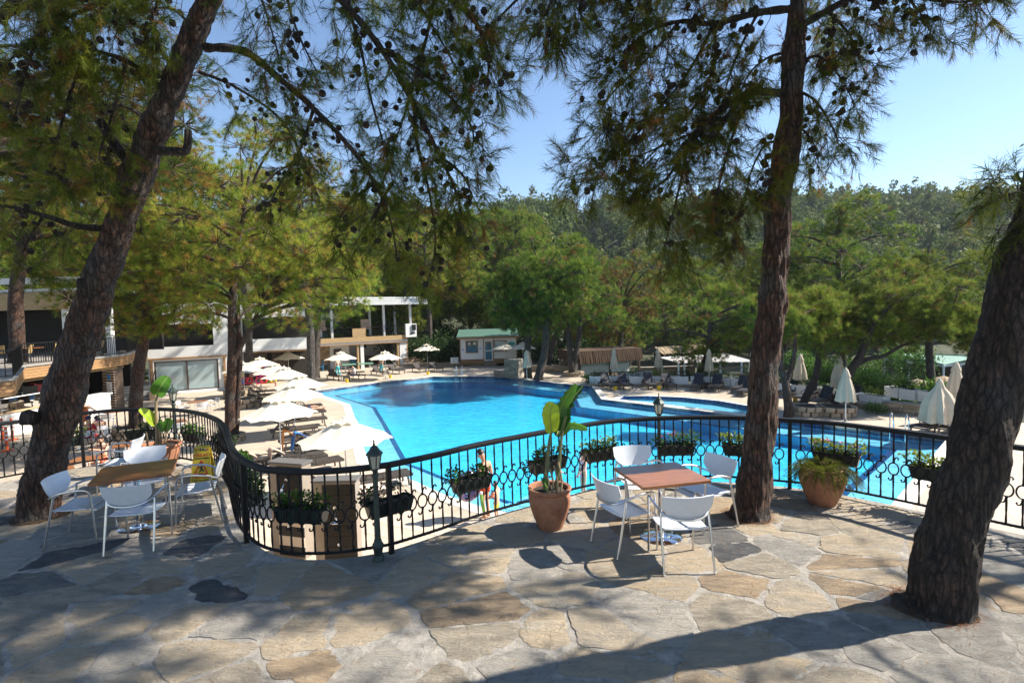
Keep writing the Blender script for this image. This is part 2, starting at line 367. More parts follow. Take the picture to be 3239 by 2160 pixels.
def sheet(outer, holes, z, mb, mi=0):
    from mathutils.geometry import tessellate_polygon
    loops = [[Vector((p[0], p[1], 0)) for p in outer]] + [[Vector((p[0], p[1], 0)) for p in h] for h in holes]
    tris = tessellate_polygon(loops); vs = [(p.x, p.y, z) for lp in loops for p in lp]
    out = []
    for t in tris:
        a, b, c = (Vector(vs[i]) for i in t)
        out.append(t if (b - a).cross(c - a).z > 0 else (t[0], t[2], t[1]))
    mb.add(vs, out, mi)
def tile_mat(name, col, sx, sy, mortar, rot=0.0, rough=0.5, var=0.08, ms=0.02, bump=0.0):
    m = bpy.data.materials.new(name); m.use_nodes = True; n = m.node_tree.nodes; l = m.node_tree.links; b = n['Principled BSDF']
    tc = n.new('ShaderNodeTexCoord'); mp = n.new('ShaderNodeMapping'); mp.inputs['Rotation'].default_value = (0, 0, rot); l.new(tc.outputs['Object'], mp.inputs[0])
    br = n.new('ShaderNodeTexBrick'); br.offset = 0.0; br.inputs['Scale'].default_value = 1; br.inputs['Brick Width'].default_value = sx; br.inputs['Row Height'].default_value = sy
    br.inputs['Mortar Size'].default_value = ms * min(sx, sy); br.inputs['Color1'].default_value = (*col, 1); br.inputs['Color2'].default_value = (*[c * (1 - var) for c in col], 1); br.inputs['Mortar'].default_value = (*mortar, 1)
    l.new(mp.outputs[0], br.inputs['Vector'])
    nz = n.new('ShaderNodeTexNoise'); nz.inputs['Scale'].default_value = 0.9; nz.inputs['Detail'].default_value = 5; l.new(tc.outputs['Object'], nz.inputs['Vector'])
    mx = n.new('ShaderNodeMixRGB'); mx.blend_type = 'MULTIPLY'; mx.inputs[0].default_value = 0.35; l.new(br.outputs[0], mx.inputs[1])
    rp = n.new('ShaderNodeValToRGB'); rp.color_ramp.elements[0].position = 0.3; rp.color_ramp.elements[0].color = (0.6, 0.58, 0.55, 1); rp.color_ramp.elements[1].position = 0.62
    l.new(nz.outputs[0], rp.inputs[0]); l.new(rp.outputs[0], mx.inputs[2]); l.new(mx.outputs[0], b.inputs['Base Color']); b.inputs['Roughness'].default_value = rough
    MATS[name] = m; return m
M_deck = tile_mat('deck_paving', (0.47, 0.395, 0.31), 0.62, 0.62, (0.30, 0.25, 0.20), 0.5, 0.6)
M_decktile = mat('deck_tile', (0.52, 0.43, 0.335), 0.55, var=0.1, scale=1.5, rnd=0.05)
M_coping = mat('coping_stone', (0.60, 0.56, 0.49), 0.6, var=0.1, scale=4, rnd=0.05)
M_pool = tile_mat('pool_tiles', (0.080, 0.595, 0.92), 0.25, 0.25, (0.14, 0.67, 0.93), 0.3, 0.35, 0.2, 0.03)
M_ledge = tile_mat('pool_ledge_tiles', (0.20, 0.60, 0.84), 0.25, 0.25, (0.28, 0.66, 0.86), 0.3, 0.35, 0.1, 0.03)
M_navy = tile_mat('navy_tiles', (0.006, 0.03, 0.16), 0.25, 0.25, (0.05, 0.14, 0.34), 0.3, 0.3, 0.3, 0.04)
COPE = 0.42
mb = MB(); COPE_OUT = offset(POOL, -COPE); KCOPE = offset(KIDS_POOL, -0.3)
sheet(DECK, [COPE_OUT, KIDS_POOL], DK, mb)
deck = mb.build('pool_deck', M_deck, kind='structure')
# basin
mb = MB(); k = len(POOL); FL = -3.32; LG = -2.86
IN1 = offset(POOL, 1.25); IN2 = offset(POOL, 1.47)
def ring(a, za, b, zb, mi):
    n_ = len(a); mb.add([(p[0], p[1], za) for p in a] + [(p[0], p[1], zb) for p in b], [(i, (i + 1) % n_, n_ + (i + 1) % n_, n_ + i) for i in range(n_)], mi)
POOLB = offset(POOL, 0.0)
ring(POOL, DK - 0.002, POOL, WATER - 0.10, 2); ring(POOL, WATER - 0.10, POOL, LG, 0); ring(POOL, LG, IN1, LG - 0.02, 1); ring(IN1, LG - 0.02, IN2, LG - 0.03, 2); ring(IN2, LG - 0.03, IN2, FL, 0)
sheet(IN2, [], FL, mb, 0)
pool = mb.build('swimming_pool', [M_pool, M_ledge, M_navy], kind='structure')
def water_mat(name, dens, col, bscale, strength):
    m = bpy.data.materials.new(name); m.use_nodes = True; n = m.node_tree.nodes; l = m.node_tree.links; n.remove(n['Principled BSDF']); o = n['Material Output']
    tc = n.new('ShaderNodeTexCoord'); mp = n.new('ShaderNodeMapping'); mp.inputs['Scale'].default_value = (1.0, 1.0, 1.0); l.new(tc.outputs['Object'], mp.inputs[0])
    n1 = n.new('ShaderNodeTexNoise'); n1.inputs['Scale'].default_value = bscale; n1.inputs['Detail'].default_value = 3; n1.inputs['Distortion'].default_value = 0.6; l.new(mp.outputs[0], n1.inputs['Vector'])
    n2 = n.new('ShaderNodeTexNoise'); n2.inputs['Scale'].default_value = bscale * 3.3; n2.inputs['Detail'].default_value = 2; l.new(mp.outputs[0], n2.inputs['Vector'])
    ad = n.new('ShaderNodeMath'); ad.operation = 'MULTIPLY_ADD'; ad.inputs[1].default_value = 0.35; l.new(n2.outputs[0], ad.inputs[0]); l.new(n1.outputs[0], ad.inputs[2])
    bp = n.new('ShaderNodeBump'); bp.inputs['Strength'].default_value = strength; bp.inputs['Distance'].default_value = 0.06; l.new(ad.outputs[0], bp.inputs['Height'])
    fr = n.new('ShaderNodeFresnel'); fr.inputs[0].default_value = 1.19; l.new(bp.outputs[0], fr.inputs['Normal'])
    gl = n.new('ShaderNodeBsdfGlossy'); gl.inputs['Roughness'].default_value = 0.04; l.new(bp.outputs[0], gl.inputs['Normal'])
    tr = n.new('ShaderNodeBsdfTransparent'); tr.inputs[0].default_value = (0.96, 0.99, 1, 1)
    mx = n.new('ShaderNodeMixShader'); l.new(fr.outputs[0], mx.inputs[0]); l.new(tr.outputs[0], mx.inputs[1]); l.new(gl.outputs[0], mx.inputs[2]); l.new(mx.outputs[0], o.inputs['Surface'])
    va = n.new('ShaderNodeVolumeAbsorption'); va.inputs['Color'].default_value = (*col, 1); va.inputs['Density'].default_value = dens; l.new(va.outputs[0], o.inputs['Volume'])
    MATS[name] = m; return m
M_water = water_mat('pool_water', 0.20, (0.22, 0.88, 0.98), 2.6, 0.8)
mb = MB(); wp = offset(POOL, 0.004)
sheet(wp, [], WATER, mb); sheet(wp, [], FL - 0.05, mb); mb.f[-len(mb.f) // 2:] = [tuple(reversed(f)) for f in mb.f[-len(mb.f) // 2:]]
kk = len(wp); mb.add([(p[0], p[1], FL - 0.05) for p in wp] + [(p[0], p[1], WATER) for p in wp], [(i, (i + 1) % kk, kk + (i + 1) % kk, kk + i) for i in range(kk)])
mb.build('pool_water', M_water, kind='structure')
# children's pool, raised rim on the deck side
mb = MB()
kz = -2.80
ring(KIDS_POOL, DK + 0.006, KIDS_POOL, WATER - 0.1, 2); ring(KIDS_POOL, WATER - 0.1, KIDS_POOL, kz, 1); sheet(KIDS_POOL, [], kz, mb, 1)
ring(KCOPE, DK + 0.006, KIDS_POOL, DK + 0.006, 3)
mb2 = mb
mb.build('childrens_pool', [M_pool, M_ledge, M_navy, M_coping], kind='structure')
mb = MB(); wp = offset(KIDS_POOL, 0.004); sheet(wp, [], WATER + 0.02, mb); 
mb.build('childrens_pool_water', water_mat('shallow_water', 0.3, (0.45, 0.9, 0.97), 2.6, 0.4), kind='structure')
# coping slabs, one by one, and the tiles of the deck nearest the terrace
def coping(poly, wd, z0, z1, step):
    n_ = len(poly); out = offset(poly, -wd)
    for i in range(n_):
        a, b = Vector(poly[i]), Vector(poly[(i + 1) % n_]); oa, ob = Vector(out[i]), Vector(out[(i + 1) % n_])
        c = max(1, round((b - a).length / step))
        for j in range(c):
            t0, t1 = (j + 0.004) / c, (j + 0.996) / c
            q = [a.lerp(b, t0), a.lerp(b, t1), oa.lerp(ob, t1), oa.lerp(ob, t0)]
            m_ = MB(); m_.prism([(p.x, p.y) for p in reversed(q)], z0, z1)
            m_.build('coping_stone', M_coping, deck)
coping(POOL, COPE - 0.004, DK - 0.09, DK + 0.008, 0.9)
mb = MB(); mb.box((0, 0, 0), (0.606, 0.606, 0.03)); tile_me = mb.mesh('tile', M_decktile)
cand = []
ca, sa = math.cos(-0.5), math.sin(-0.5)
for i in range(-40, 60):
    for j in range(-60, 60):
        x, y = (i + 0.5) * 0.62, (j + 0.5) * 0.62
        wx, wy = ca * x - sa * y, sa * x + ca * y
        cs = [(ca * (x + a) - sa * (y + b), sa * (x + a) + ca * (y + b)) for a in (-.31, .31) for b in (-.31, .31)]
        if all(inpoly(p[0], p[1], DECK) and not inpoly(p[0], p[1], COPE_OUT) for p in cs) and wy > 8.2 and -9.5 < wx < 1 and wx < 0.2 + (14 - wy) * 0.2:
            cand.append((math.hypot(wx, wy), wx, wy))
cand.sort()
for d, x, y in cand[:290]:
    o = link('tile', tile_me, deck, (x, y, DK + 0.004 - 0.015 + RNG.uniform(0, 0.0015)), -0.5)

# ------------------------------------------------------------------ the terrace of broken stone
F1 = [(-9.9, 7.4), (-9.2, 8.1), (-8.6, 8.85), (-8.25, 9.25), (-7.9, 9.72)]
F2 = [(-7.9, 9.72), (-7.35, 10.0), (-6.6, 9.97), (-5.83, 9.62), (-5.02, 8.91), (-4.42, 8.12), (-4.01, 7.44), (-3.54, 6.67), (-3.2, 6.22)]
F3 = [(-3.2, 6.22), (-2.85, 5.88), (-2.5, 5.71), (-2.17, 5.66), (-1.8, 5.70), (-1.40, 5.84)]
F4 = [(-1.40, 5.84), (-0.94, 6.2), (-0.45, 6.65), (0.35, 7.22), (0.74, 7.48), (1.4, 7.82), (2.1, 7.96), (2.98, 7.93), (3.45, 7.80), (3.94, 7.60)]
F5 = [(3.94, 7.60), (4.35, 7.35), (4.7, 7.0), (5.02, 6.64), (5.30, 6.26), (5.62, 5.85), (6.2, 5.25), (7.0, 4.5), (8.0, 3.6)]
FPATH = []
for f in (F1, F2, F3, F4, F5):
    FPATH += [(p.x, p.y) for p in spline([(q[0], q[1], 0) for q in f], 5)][:-1]
FPATH.append(F5[-1])
def normal_out(path, i):
    a = Vector(path[max(0, i - 1)]); b = Vector(path[min(len(path) - 1, i + 1)]); t = (b - a).normalized(); return Vector((-t.y, t.x))
TERR = [tuple(Vector(p) + normal_out(FPATH, i) * 0.07) for i, p in enumerate(FPATH)]
TERR = list(reversed(TERR)) + [(-9.9, 5.5), (-13, 3), (-13, -9), (14, -9), (14, 1.5)]
def mortar_mat():
    m = mat('mortar', (0.43, 0.395, 0.345), 0.9, var=0.4, scale=7)
    n = m.node_tree.nodes; l = m.node_tree.links; b = n['Principled BSDF']; tc = [x for x in n if x.type == 'TEX_COORD'][0]
    n1 = n.new('ShaderNodeTexNoise'); n1.inputs['Scale'].default_value = 22; n1.inputs['Detail'].default_value = 9; n1.inputs['Roughness'].default_value = 0.78; l.new(tc.outputs['Object'], n1.inputs['Vector'])
    bp = n.new('ShaderNodeBump'); bp.inputs['Strength'].default_value = 1.0; bp.inputs['Distance'].default_value = 0.06; l.new(n1.outputs[0], bp.inputs['Height']); l.new(bp.outputs[0], b.inputs['Normal'])
    return m
M_mortar = mortar_mat()
def stone_mat(name, cols):
    m = bpy.data.materials.new(name); m.use_nodes = True; MATS[name] = m; n = m.node_tree.nodes; l = m.node_tree.links; b = n['Principled BSDF']
    tc = n.new('ShaderNodeNewGeometry'); oi = n.new('ShaderNodeObjectInfo')
    mp = n.new('ShaderNodeMapping'); mp.inputs['Rotation'].default_value = (0, 0, 0.35); mp.inputs['Scale'].default_value = (1.0, 2.2, 1); l.new(tc.outputs['Position'], mp.inputs[0])
    n1 = n.new('ShaderNodeTexNoise'); n1.inputs['Scale'].default_value = 3.2; n1.inputs['Detail'].default_value = 8; n1.inputs['Roughness'].default_value = 0.68; n1.inputs['Distortion'].default_value = 0.5; l.new(mp.outputs[0], n1.inputs['Vector'])
    ad = n.new('ShaderNodeMath'); ad.operation = 'MULTIPLY_ADD'; ad.inputs[1].default_value = 0.42; ad.inputs[2].default_value = -0.21; l.new(oi.outputs['Random'], ad.inputs[0])
    a2 = n.new('ShaderNodeMath'); a2.operation = 'ADD'; l.new(ad.outputs[0], a2.inputs[0]); l.new(n1.outputs[0], a2.inputs[1])
    rp = n.new('ShaderNodeValToRGB'); l.new(a2.outputs[0], rp.inputs[0]); e = rp.color_ramp.elements
    while len(e) < len(cols): e.new(0.5)
    for i, c in enumerate(cols): e[i].position = 0.24 + 0.52 * i / (len(cols) - 1); e[i].color = (*c, 1)
    l.new(rp.outputs[0], b.inputs['Base Color']); b.inputs['Roughness'].default_value = 0.82; b.inputs['Specular IOR Level'].default_value = 0.3
    mp2 = n.new('ShaderNodeMapping'); mp2.inputs['Rotation'].default_value = (0, 0, 0.3); mp2.inputs['Scale'].default_value = (2.0, 6.5, 1); l.new(tc.outputs['Position'], mp2.inputs[0])
    n2 = n.new('ShaderNodeTexNoise'); n2.inputs['Scale'].default_value = 2.2; n2.inputs['Detail'].default_value = 9; n2.inputs['Roughness'].default_value = 0.7; n2.inputs['Distortion'].default_value = 0.8; l.new(mp2.outputs[0], n2.inputs['Vector'])
    # split faces: sharp little ledges from a folded noise
    ab = n.new('ShaderNodeMath'); ab.operation = 'PINGPONG'; ab.inputs[1].default_value = 0.11; l.new(n2.outputs[0], ab.inputs[0])
    sm = n.new('ShaderNodeMath'); sm.operation = 'MULTIPLY_ADD'; sm.inputs[1].default_value = 1.6; l.new(ab.outputs[0], sm.inputs[0]); l.new(n1.outputs[0], sm.inputs[2])
    bp = n.new('ShaderNodeBump'); 
    ck = n.new('ShaderNodeValToRGB'); ck.color_ramp.elements[0].position = 0.0; ck.color_ramp.elements[0].color = (0.42, 0.40, 0.38, 1); ck.color_ramp.elements[1].position = 0.011; ck.color_ramp.elements[1].color = (1, 1, 1, 1); l.new(ab.outputs[0], ck.inputs[0])
    mz = n.new('ShaderNodeMixRGB'); mz.blend_type = 'MULTIPLY'; mz.inputs[0].default_value = 0.75; l.new(rp.outputs[0], mz.inputs[1]); l.new(ck.outputs[0], mz.inputs[2]); l.new(mz.outputs[0], b.inputs['Base Color'])
    n3 = n.new('ShaderNodeTexNoise'); n3.inputs['Scale'].default_value = 26; n3.inputs['Detail'].default_value = 8; n3.inputs['Roughness'].default_value = 0.75; l.new(mp.outputs[0], n3.inputs['Vector'])
    s3 = n.new('ShaderNodeMath'); s3.operation = 'MULTIPLY_ADD'; s3.inputs[1].default_value = 0.5; l.new(n3.outputs[0], s3.inputs[0]); l.new(sm.outputs[0], s3.inputs[2]); sm = s3
    bp = n.new('ShaderNodeBump') if False else bp
    bp.inputs['Strength'].default_value = 1.0; bp.inputs['Distance'].default_value = 0.085; l.new(sm.outputs[0], bp.inputs['Height']); l.new(bp.outputs[0], b.inputs['Normal'])
    return m
M_st1 = stone_mat('cream_flagstone', [(0.33, 0.29, 0.23), (0.47, 0.405, 0.315), (0.56, 0.45, 0.315), (0.50, 0.45, 0.37)])
M_st2 = stone_mat('tan_flagstone', [(0.30, 0.235, 0.165), (0.45, 0.335, 0.22), (0.52, 0.405, 0.27), (0.44, 0.385, 0.31)])
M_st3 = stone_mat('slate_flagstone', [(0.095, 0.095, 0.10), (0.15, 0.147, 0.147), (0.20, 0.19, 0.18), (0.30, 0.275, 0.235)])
M_st4 = stone_mat('grey_flagstone', [(0.29, 0.27, 0.24), (0.39, 0.365, 0.325), (0.48, 0.435, 0.37), (0.46, 0.43, 0.38)])
M_drystone = mat('dry_stone', (0.34, 0.27, 0.19), 0.85, var=0.4, scale=8, rnd=0.3, bump=0.4, bscale=12)
mb = MB(); sheet(TERR, [], 0.0, mb)
# fine mesh relief on the mortar is left to its bump; the sides go down to the deck
kk = len(TERR); mb.add([(p[0], p[1], DK - 0.3) for p in TERR] + [(p[0], p[1], 0) for p in TERR], [(i, (i + 1) % kk, kk + (i + 1) % kk, kk + i) for i in range(kk)], 1)
terrace = mb.build('terrace', [M_mortar, M_drystone], kind='structure')
def flagstones():
    rg = random.Random(21); th = 0.22; ct, st = math.cos(th), math.sin(th); sites = []
    # elongated cells: lay the sites in a squeezed, turned frame
    for i in range(-24, 24):
        for j in range(-6, 34):
            u = (i + (0.5 if j % 2 else 0) + rg.uniform(-.5, .5)) * 0.58; v = (j + rg.uniform(-.5, .5)) * 0.43
            x, y = ct * u - st * v, st * u + ct * v
            if rg.random() < 0.16: continue
            sites.append((x, y + 1.2))
    made = 0
    cen = []
    for (x, y) in sites:
        if not (2.9 < y < 10.5 and abs(x) < y * 1.02 + 0.6): continue
        if not inpoly(x, y, TERR): continue
        cen.append((math.hypot(x, y), x, y))
    cen.sort()
    for d, x, y in cen[:298]:
        poly = [(x - 1.2, y - 1.2), (x + 1.2, y - 1.2), (x + 1.2, y + 1.2), (x - 1.2, y + 1.2)]
        for (a, b) in sites:
            if (a, b) == (x, y) or abs(a - x) > 1.6 or abs(b - y) > 1.6: continue
            mx, my = (a + x) / 2, (b + y) / 2; nx, ny = a - x, b - y; q = []
            for p0, p1 in zip(poly, poly[1:] + poly[:1]):
                d0 = (p0[0] - mx) * nx + (p0[1] - my) * ny; d1 = (p1[0] - mx) * nx + (p1[1] - my) * ny
                if d0 <= 0: q.append(p0)
                if d0 * d1 < 0: t = d0 / (d0 - d1); q.append((p0[0] + (p1[0] - p0[0]) * t, p0[1] + (p1[1] - p0[1]) * t))
            poly = q
            if len(poly) < 3: break
        if len(poly) < 3: continue
        cx = sum(p[0] for p in poly) / len(poly); cy = sum(p[1] for p in poly) / len(poly)
        gap = rg.uniform(0.006, 0.030); pts = []
        for p0, p1 in zip(poly, poly[1:] + poly[:1]):
            L_ = math.dist(p0, p1); m_ = max(1, int(L_ / 0.05))
            for i in range(m_): t = i / m_; pts.append((p0[0] + (p1[0] - p0[0]) * t, p0[1] + (p1[1] - p0[1]) * t))
        # round the corners, roughen the rim, keep clear of the edge
        for _ in range(1): pts = [((pts[i - 1][0] + 2 * pts[i][0] + pts[(i + 1) % len(pts)][0]) / 4, (pts[i - 1][1] + 2 * pts[i][1] + pts[(i + 1) % len(pts)][1]) / 4) for i in range(len(pts))]
        out = []
        for px, py in pts:
            dx, dy = px - cx, py - cy; r = math.hypot(dx, dy) or 1e-6
            nn = mnoise.noise(Vector((px * 4.5, py * 4.5, 2.0))) * 0.05 + mnoise.noise(Vector((px * 15, py * 15, 5.0))) * 0.03 + mnoise.noise(Vector((px * 38, py * 38, 8.0))) * 0.014
            s_ = max(0.3, (r - gap + nn) / r); qx, qy = cx + dx * s_, cy + dy * s_
            it = 0
            while it < 12 and not inpoly(qx, qy, TERR): qx = cx + (qx - cx) * 0.85; qy = cy + (qy - cy) * 0.85; it += 1
            out.append((qx, qy))
        n_ = len(out)
        if n_ < 5: continue
        h = rg.uniform(0.002, 0.007); tx, ty = rg.uniform(-.012, .012), rg.uniform(-.012, .012)
        def lvl(f, z): return [(cx + (p[0] - cx) * f - cx, cy + (p[1] - cy) * f - cy, z + (p[0] - cx) * tx + (p[1] - cy) * ty + 0.004 * mnoise.noise(Vector((p[0] * 9, p[1] * 9, z)))) for p in out]
        m_ = MB(); vs = lvl(1.0, -0.012) + lvl(0.985, h * 0.6) + lvl(0.94, h) + lvl(0.5, h + 0.002); fs = []
        for r_ in range(3):
            for i in range(n_): fs.append((r_ * n_ + i, r_ * n_ + (i + 1) % n_, (r_ + 1) * n_ + (i + 1) % n_, (r_ + 1) * n_ + i))
        fs.append(tuple(3 * n_ + i for i in range(n_))); m_.add(vs, fs)
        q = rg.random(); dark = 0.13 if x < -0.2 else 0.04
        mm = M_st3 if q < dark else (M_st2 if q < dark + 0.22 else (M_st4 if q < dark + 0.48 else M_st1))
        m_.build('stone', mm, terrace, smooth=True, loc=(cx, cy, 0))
flagstones()

# ------------------------------------------------------------------ wrought-iron fence sections
def arc_pts(c, r, a0, a1, n_=8): return [Vector((c[0] + r[0] * math.cos(a0 + (a1 - a0) * i / n_), 0, c[1] + r[1] * math.sin(a0 + (a1 - a0) * i / n_))) for i in range(n_ + 1)]
RH = 1.0
def fence_parts():
    mb = MB()                                         # twisted square bar, open where the ring sits
    for za, zb, nseg in ((0.115, 0.425, 4), (0.575, RH - 0.02, 6)):
        vs = []; fs = []
        for i in range(nseg + 1):
            z = za + (zb - za) * i / nseg; tw = i * 0.6
            for j in range(4): t = tw + j * math.pi / 2; vs.append((0.0118 * math.cos(t), 0.0118 * math.sin(t), z))
        for i in range(nseg):
            for j in range(4): fs.append((i * 4 + j, i * 4 + (j + 1) % 4, i * 4 + 4 + (j + 1) % 4, i * 4 + 4 + j))
        mb.add(vs, fs)
    bal = mb.mesh('baluster', M_iron)
    mb = MB(); zc = 0.50; ht = 0.078; wd = 0.058
    left = arc_pts((0, zc), (wd, ht), math.radians(270), math.radians(98), 9)
    hook = [Vector((0.006, 0, zc + ht + 0.012)), Vector((0.010, 0, zc + ht + 0.045)), Vector((0.024, 0, zc + ht + 0.07)), Vector((0.044, 0, zc + ht + 0.072)), Vector((0.054, 0, zc + ht + 0.056)), Vector((0.046, 0, zc + ht + 0.044))]
    mb.tube(left + hook, 0.0092, 5)
    right = [Vector((-p.x, 0, 2 * zc - p.z)) for p in left + hook]
    mb.tube(right, 0.0092, 5)
    mb.box((0, 0, zc + ht + 0.002), (0.026, 0.024, 0.022)); mb.box((0, 0, zc - ht - 0.002), (0.026, 0.024, 0.022))
    scr = mb.mesh('scroll_ring', M_iron, True)
    mb = MB(); mb.box((0, 0, RH / 2 - 0.02), (0.05, 0.05, RH)); post = mb.mesh('post', M_iron)
    return bal, scr, post
BAL, SCR, POST = fence_parts()
def rail_mesh(pts, prof, z, rope):
    mb = MB(); n_ = len(prof); vs = []; fs = []
    for i, p in enumerate(pts):
        a = pts[max(0, i - 1)]; b = pts[min(len(pts) - 1, i + 1)]; t = Vector((b[0] - a[0], b[1] - a[1], 0)).normalized(); nn = Vector((-t.y, t.x, 0))
        for j, (o_, h_) in enumerate(prof):
            k_ = 1 + (0.10 * math.sin(i * 2.2 + j * 2.1) if rope else 0)
            vs.append(Vector((p[0], p[1], z)) + nn * (o_ * k_) + Vector((0, 0, h_ * k_)))
    for i in range(len(pts) - 1):
        for j in range(n_): fs.append((i * n_ + j, i * n_ + (j + 1) % n_, (i + 1) * n_ + (j + 1) % n_, (i + 1) * n_ + j))
    fs.append(tuple(range(n_))); fs.append(tuple((len(pts) - 1) * n_ + j for j in reversed(range(n_))))
    mb.add(vs, fs); return mb
def resample(path, step):
    sp_ = spline([(p[0], p[1], p[2] if len(p) > 2 else 0) for p in path], 14); out = [sp_[0]]; acc = 0; tot = sum((b - a).length for a, b in zip(sp_, sp_[1:])); n_ = max(1, round(tot / step)); st = tot / n_; nxt = st
    for a, b in zip(sp_, sp_[1:]):
        L_ = (b - a).length
        while L_ > 0 and acc + L_ >= nxt - 1e-6 and len(out) < n_: out.append(a.lerp(b, (nxt - acc) / L_)); nxt += st
        acc += L_
    out.append(sp_[-1]); return out
def fence(path, label, ends=(True, True), step=0.135, skip_rings=()):
    root = thing('wrought_iron_fence', label, 'fence', (path[0][0], path[0][1], 0))
    o0 = Vector((path[0][0], path[0][1], 0))
    fine = [p - o0 for p in resample(path, 0.02)]; st = [p - o0 for p in resample(path, step)]
    tr = [(0.036, -0.03), (0.043, 0.0), (0.034, 0.022), (0, 0.033), (-0.034, 0.022), (-0.043, 0.0), (-0.036, -0.03)]
    rail_mesh(fine, tr, RH, False).build('top_rail', M_iron, root, True)
    br = [(0.013, -0.013), (0.013, 0.013), (-0.013, 0.013), (-0.013, -0.013)]
    rail_mesh(fine, br, 0.105, True).build('bottom_rail', M_iron, root)
    for i, p in enumerate(st):
        a = st[max(0, i - 1)]; b = st[min(len(st) - 1, i + 1)]; rz = math.atan2(b.y - a.y, b.x - a.x)
        if (i == 0 and ends[0]) or (i == len(st) - 1 and ends[1]): link('post', POST, root, p, rz)
        elif 0 < i < len(st) - 1:
            link('baluster', BAL, root, p, rz); link('scroll_ring', SCR, root, p, rz)
    return root
fence(F1, 'black iron fence section left of the leaning pine trunk', (True, False))
fence(F2, 'black iron fence curving round the shaded table on the left', (True, True))
fence(F3, 'black iron fence section bowed over the showers', (False, False))
fence(F4, 'long black iron fence section in front of the pool', (True, True))
fence(F5, 'black iron fence section behind the right leaning trunk', (False, False))
# ================================================================== leaves and needles as numpy meshes
def tri_mesh(name, V3, tint, mats, quads=False):
    """V3: (n,k,3) corners of n triangles (k=3) or quads (k=4); tint: (n,)"""
    n_, k_ = V3.shape[0], V3.shape[1]; me = bpy.data.meshes.new(name)
    me.vertices.add(n_ * k_); me.vertices.foreach_set('co', np.ascontiguousarray(V3, dtype=np.float32).ravel())
    me.loops.add(n_ * k_); me.loops.foreach_set('vertex_index', np.arange(n_ * k_, dtype=np.int32))
    me.polygons.add(n_); me.polygons.foreach_set('loop_start', np.arange(n_, dtype=np.int32) * k_)
    try: me.polygons.foreach_set('loop_total', np.full(n_, k_, dtype=np.int32))
    except Exception: pass
    a = me.attributes.new('tint', 'FLOAT', 'POINT'); a.data.foreach_set('value', np.repeat(np.asarray(tint, dtype=np.float32), k_))
    me.update(calc_edges=True)
    for m in (mats if isinstance(mats, (list, tuple)) else [mats]): me.materials.append(m)
    return me
def unit(a): return a / np.maximum(np.linalg.norm(a, axis=-1, keepdims=True), 1e-9)
def leaf_quads(pos, dirs, length, width, rng, tint=None, droop=0.3):
    """a folded leaf (kite) at each point"""
    n_ = len(pos); d = unit(dirs); side = unit(np.cross(d, rng.normal(size=(n_, 3)))); up = np.cross(side, d)
    L_ = (length * rng.uniform(0.7, 1.25, n_))[:, None]; W_ = (width * rng.uniform(0.7, 1.2, n_))[:, None]
    mid = pos + d * L_ * 0.5 + up * L_ * 0.06; tip = pos + d * L_ - np.array([0, 0, 1]) * L_ * droop * 0.5
    q = np.stack([pos, mid + side * W_ * 0.5, tip, mid - side * W_ * 0.5], axis=1)
    return q, (tint if tint is not None else rng.uniform(0, 1, n_))
def bush_mesh(name, blobs, n_, length, width, mats, rng, fill=0.55, up=0.35):
    P_ = []; D_ = []; T_ = []; tot = sum(b[3] for b in blobs)
    for cx, cy, cz, wgt, rx, ry, rz in blobs:
        m_ = int(n_ * wgt / tot); d = unit(rng.normal(size=(m_, 3))); r = rng.uniform(fill, 1.0, m_) ** 0.7
        # lumpy outline
        lump = 1 + 0.22 * np.sin(d[:, 0] * 5.1 + cx * 3) * np.sin(d[:, 1] * 4.3 + cy) + 0.15 * np.sin(d[:, 2] * 7 + cx)
        p = np.array([cx, cy, cz]) + d * np.array([rx, ry, rz]) * (r * lump)[:, None]
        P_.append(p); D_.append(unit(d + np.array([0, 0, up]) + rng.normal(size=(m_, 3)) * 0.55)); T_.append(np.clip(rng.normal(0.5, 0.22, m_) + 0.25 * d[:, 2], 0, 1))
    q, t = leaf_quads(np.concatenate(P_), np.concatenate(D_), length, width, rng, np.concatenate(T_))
    return tri_mesh(name, q, t, mats)

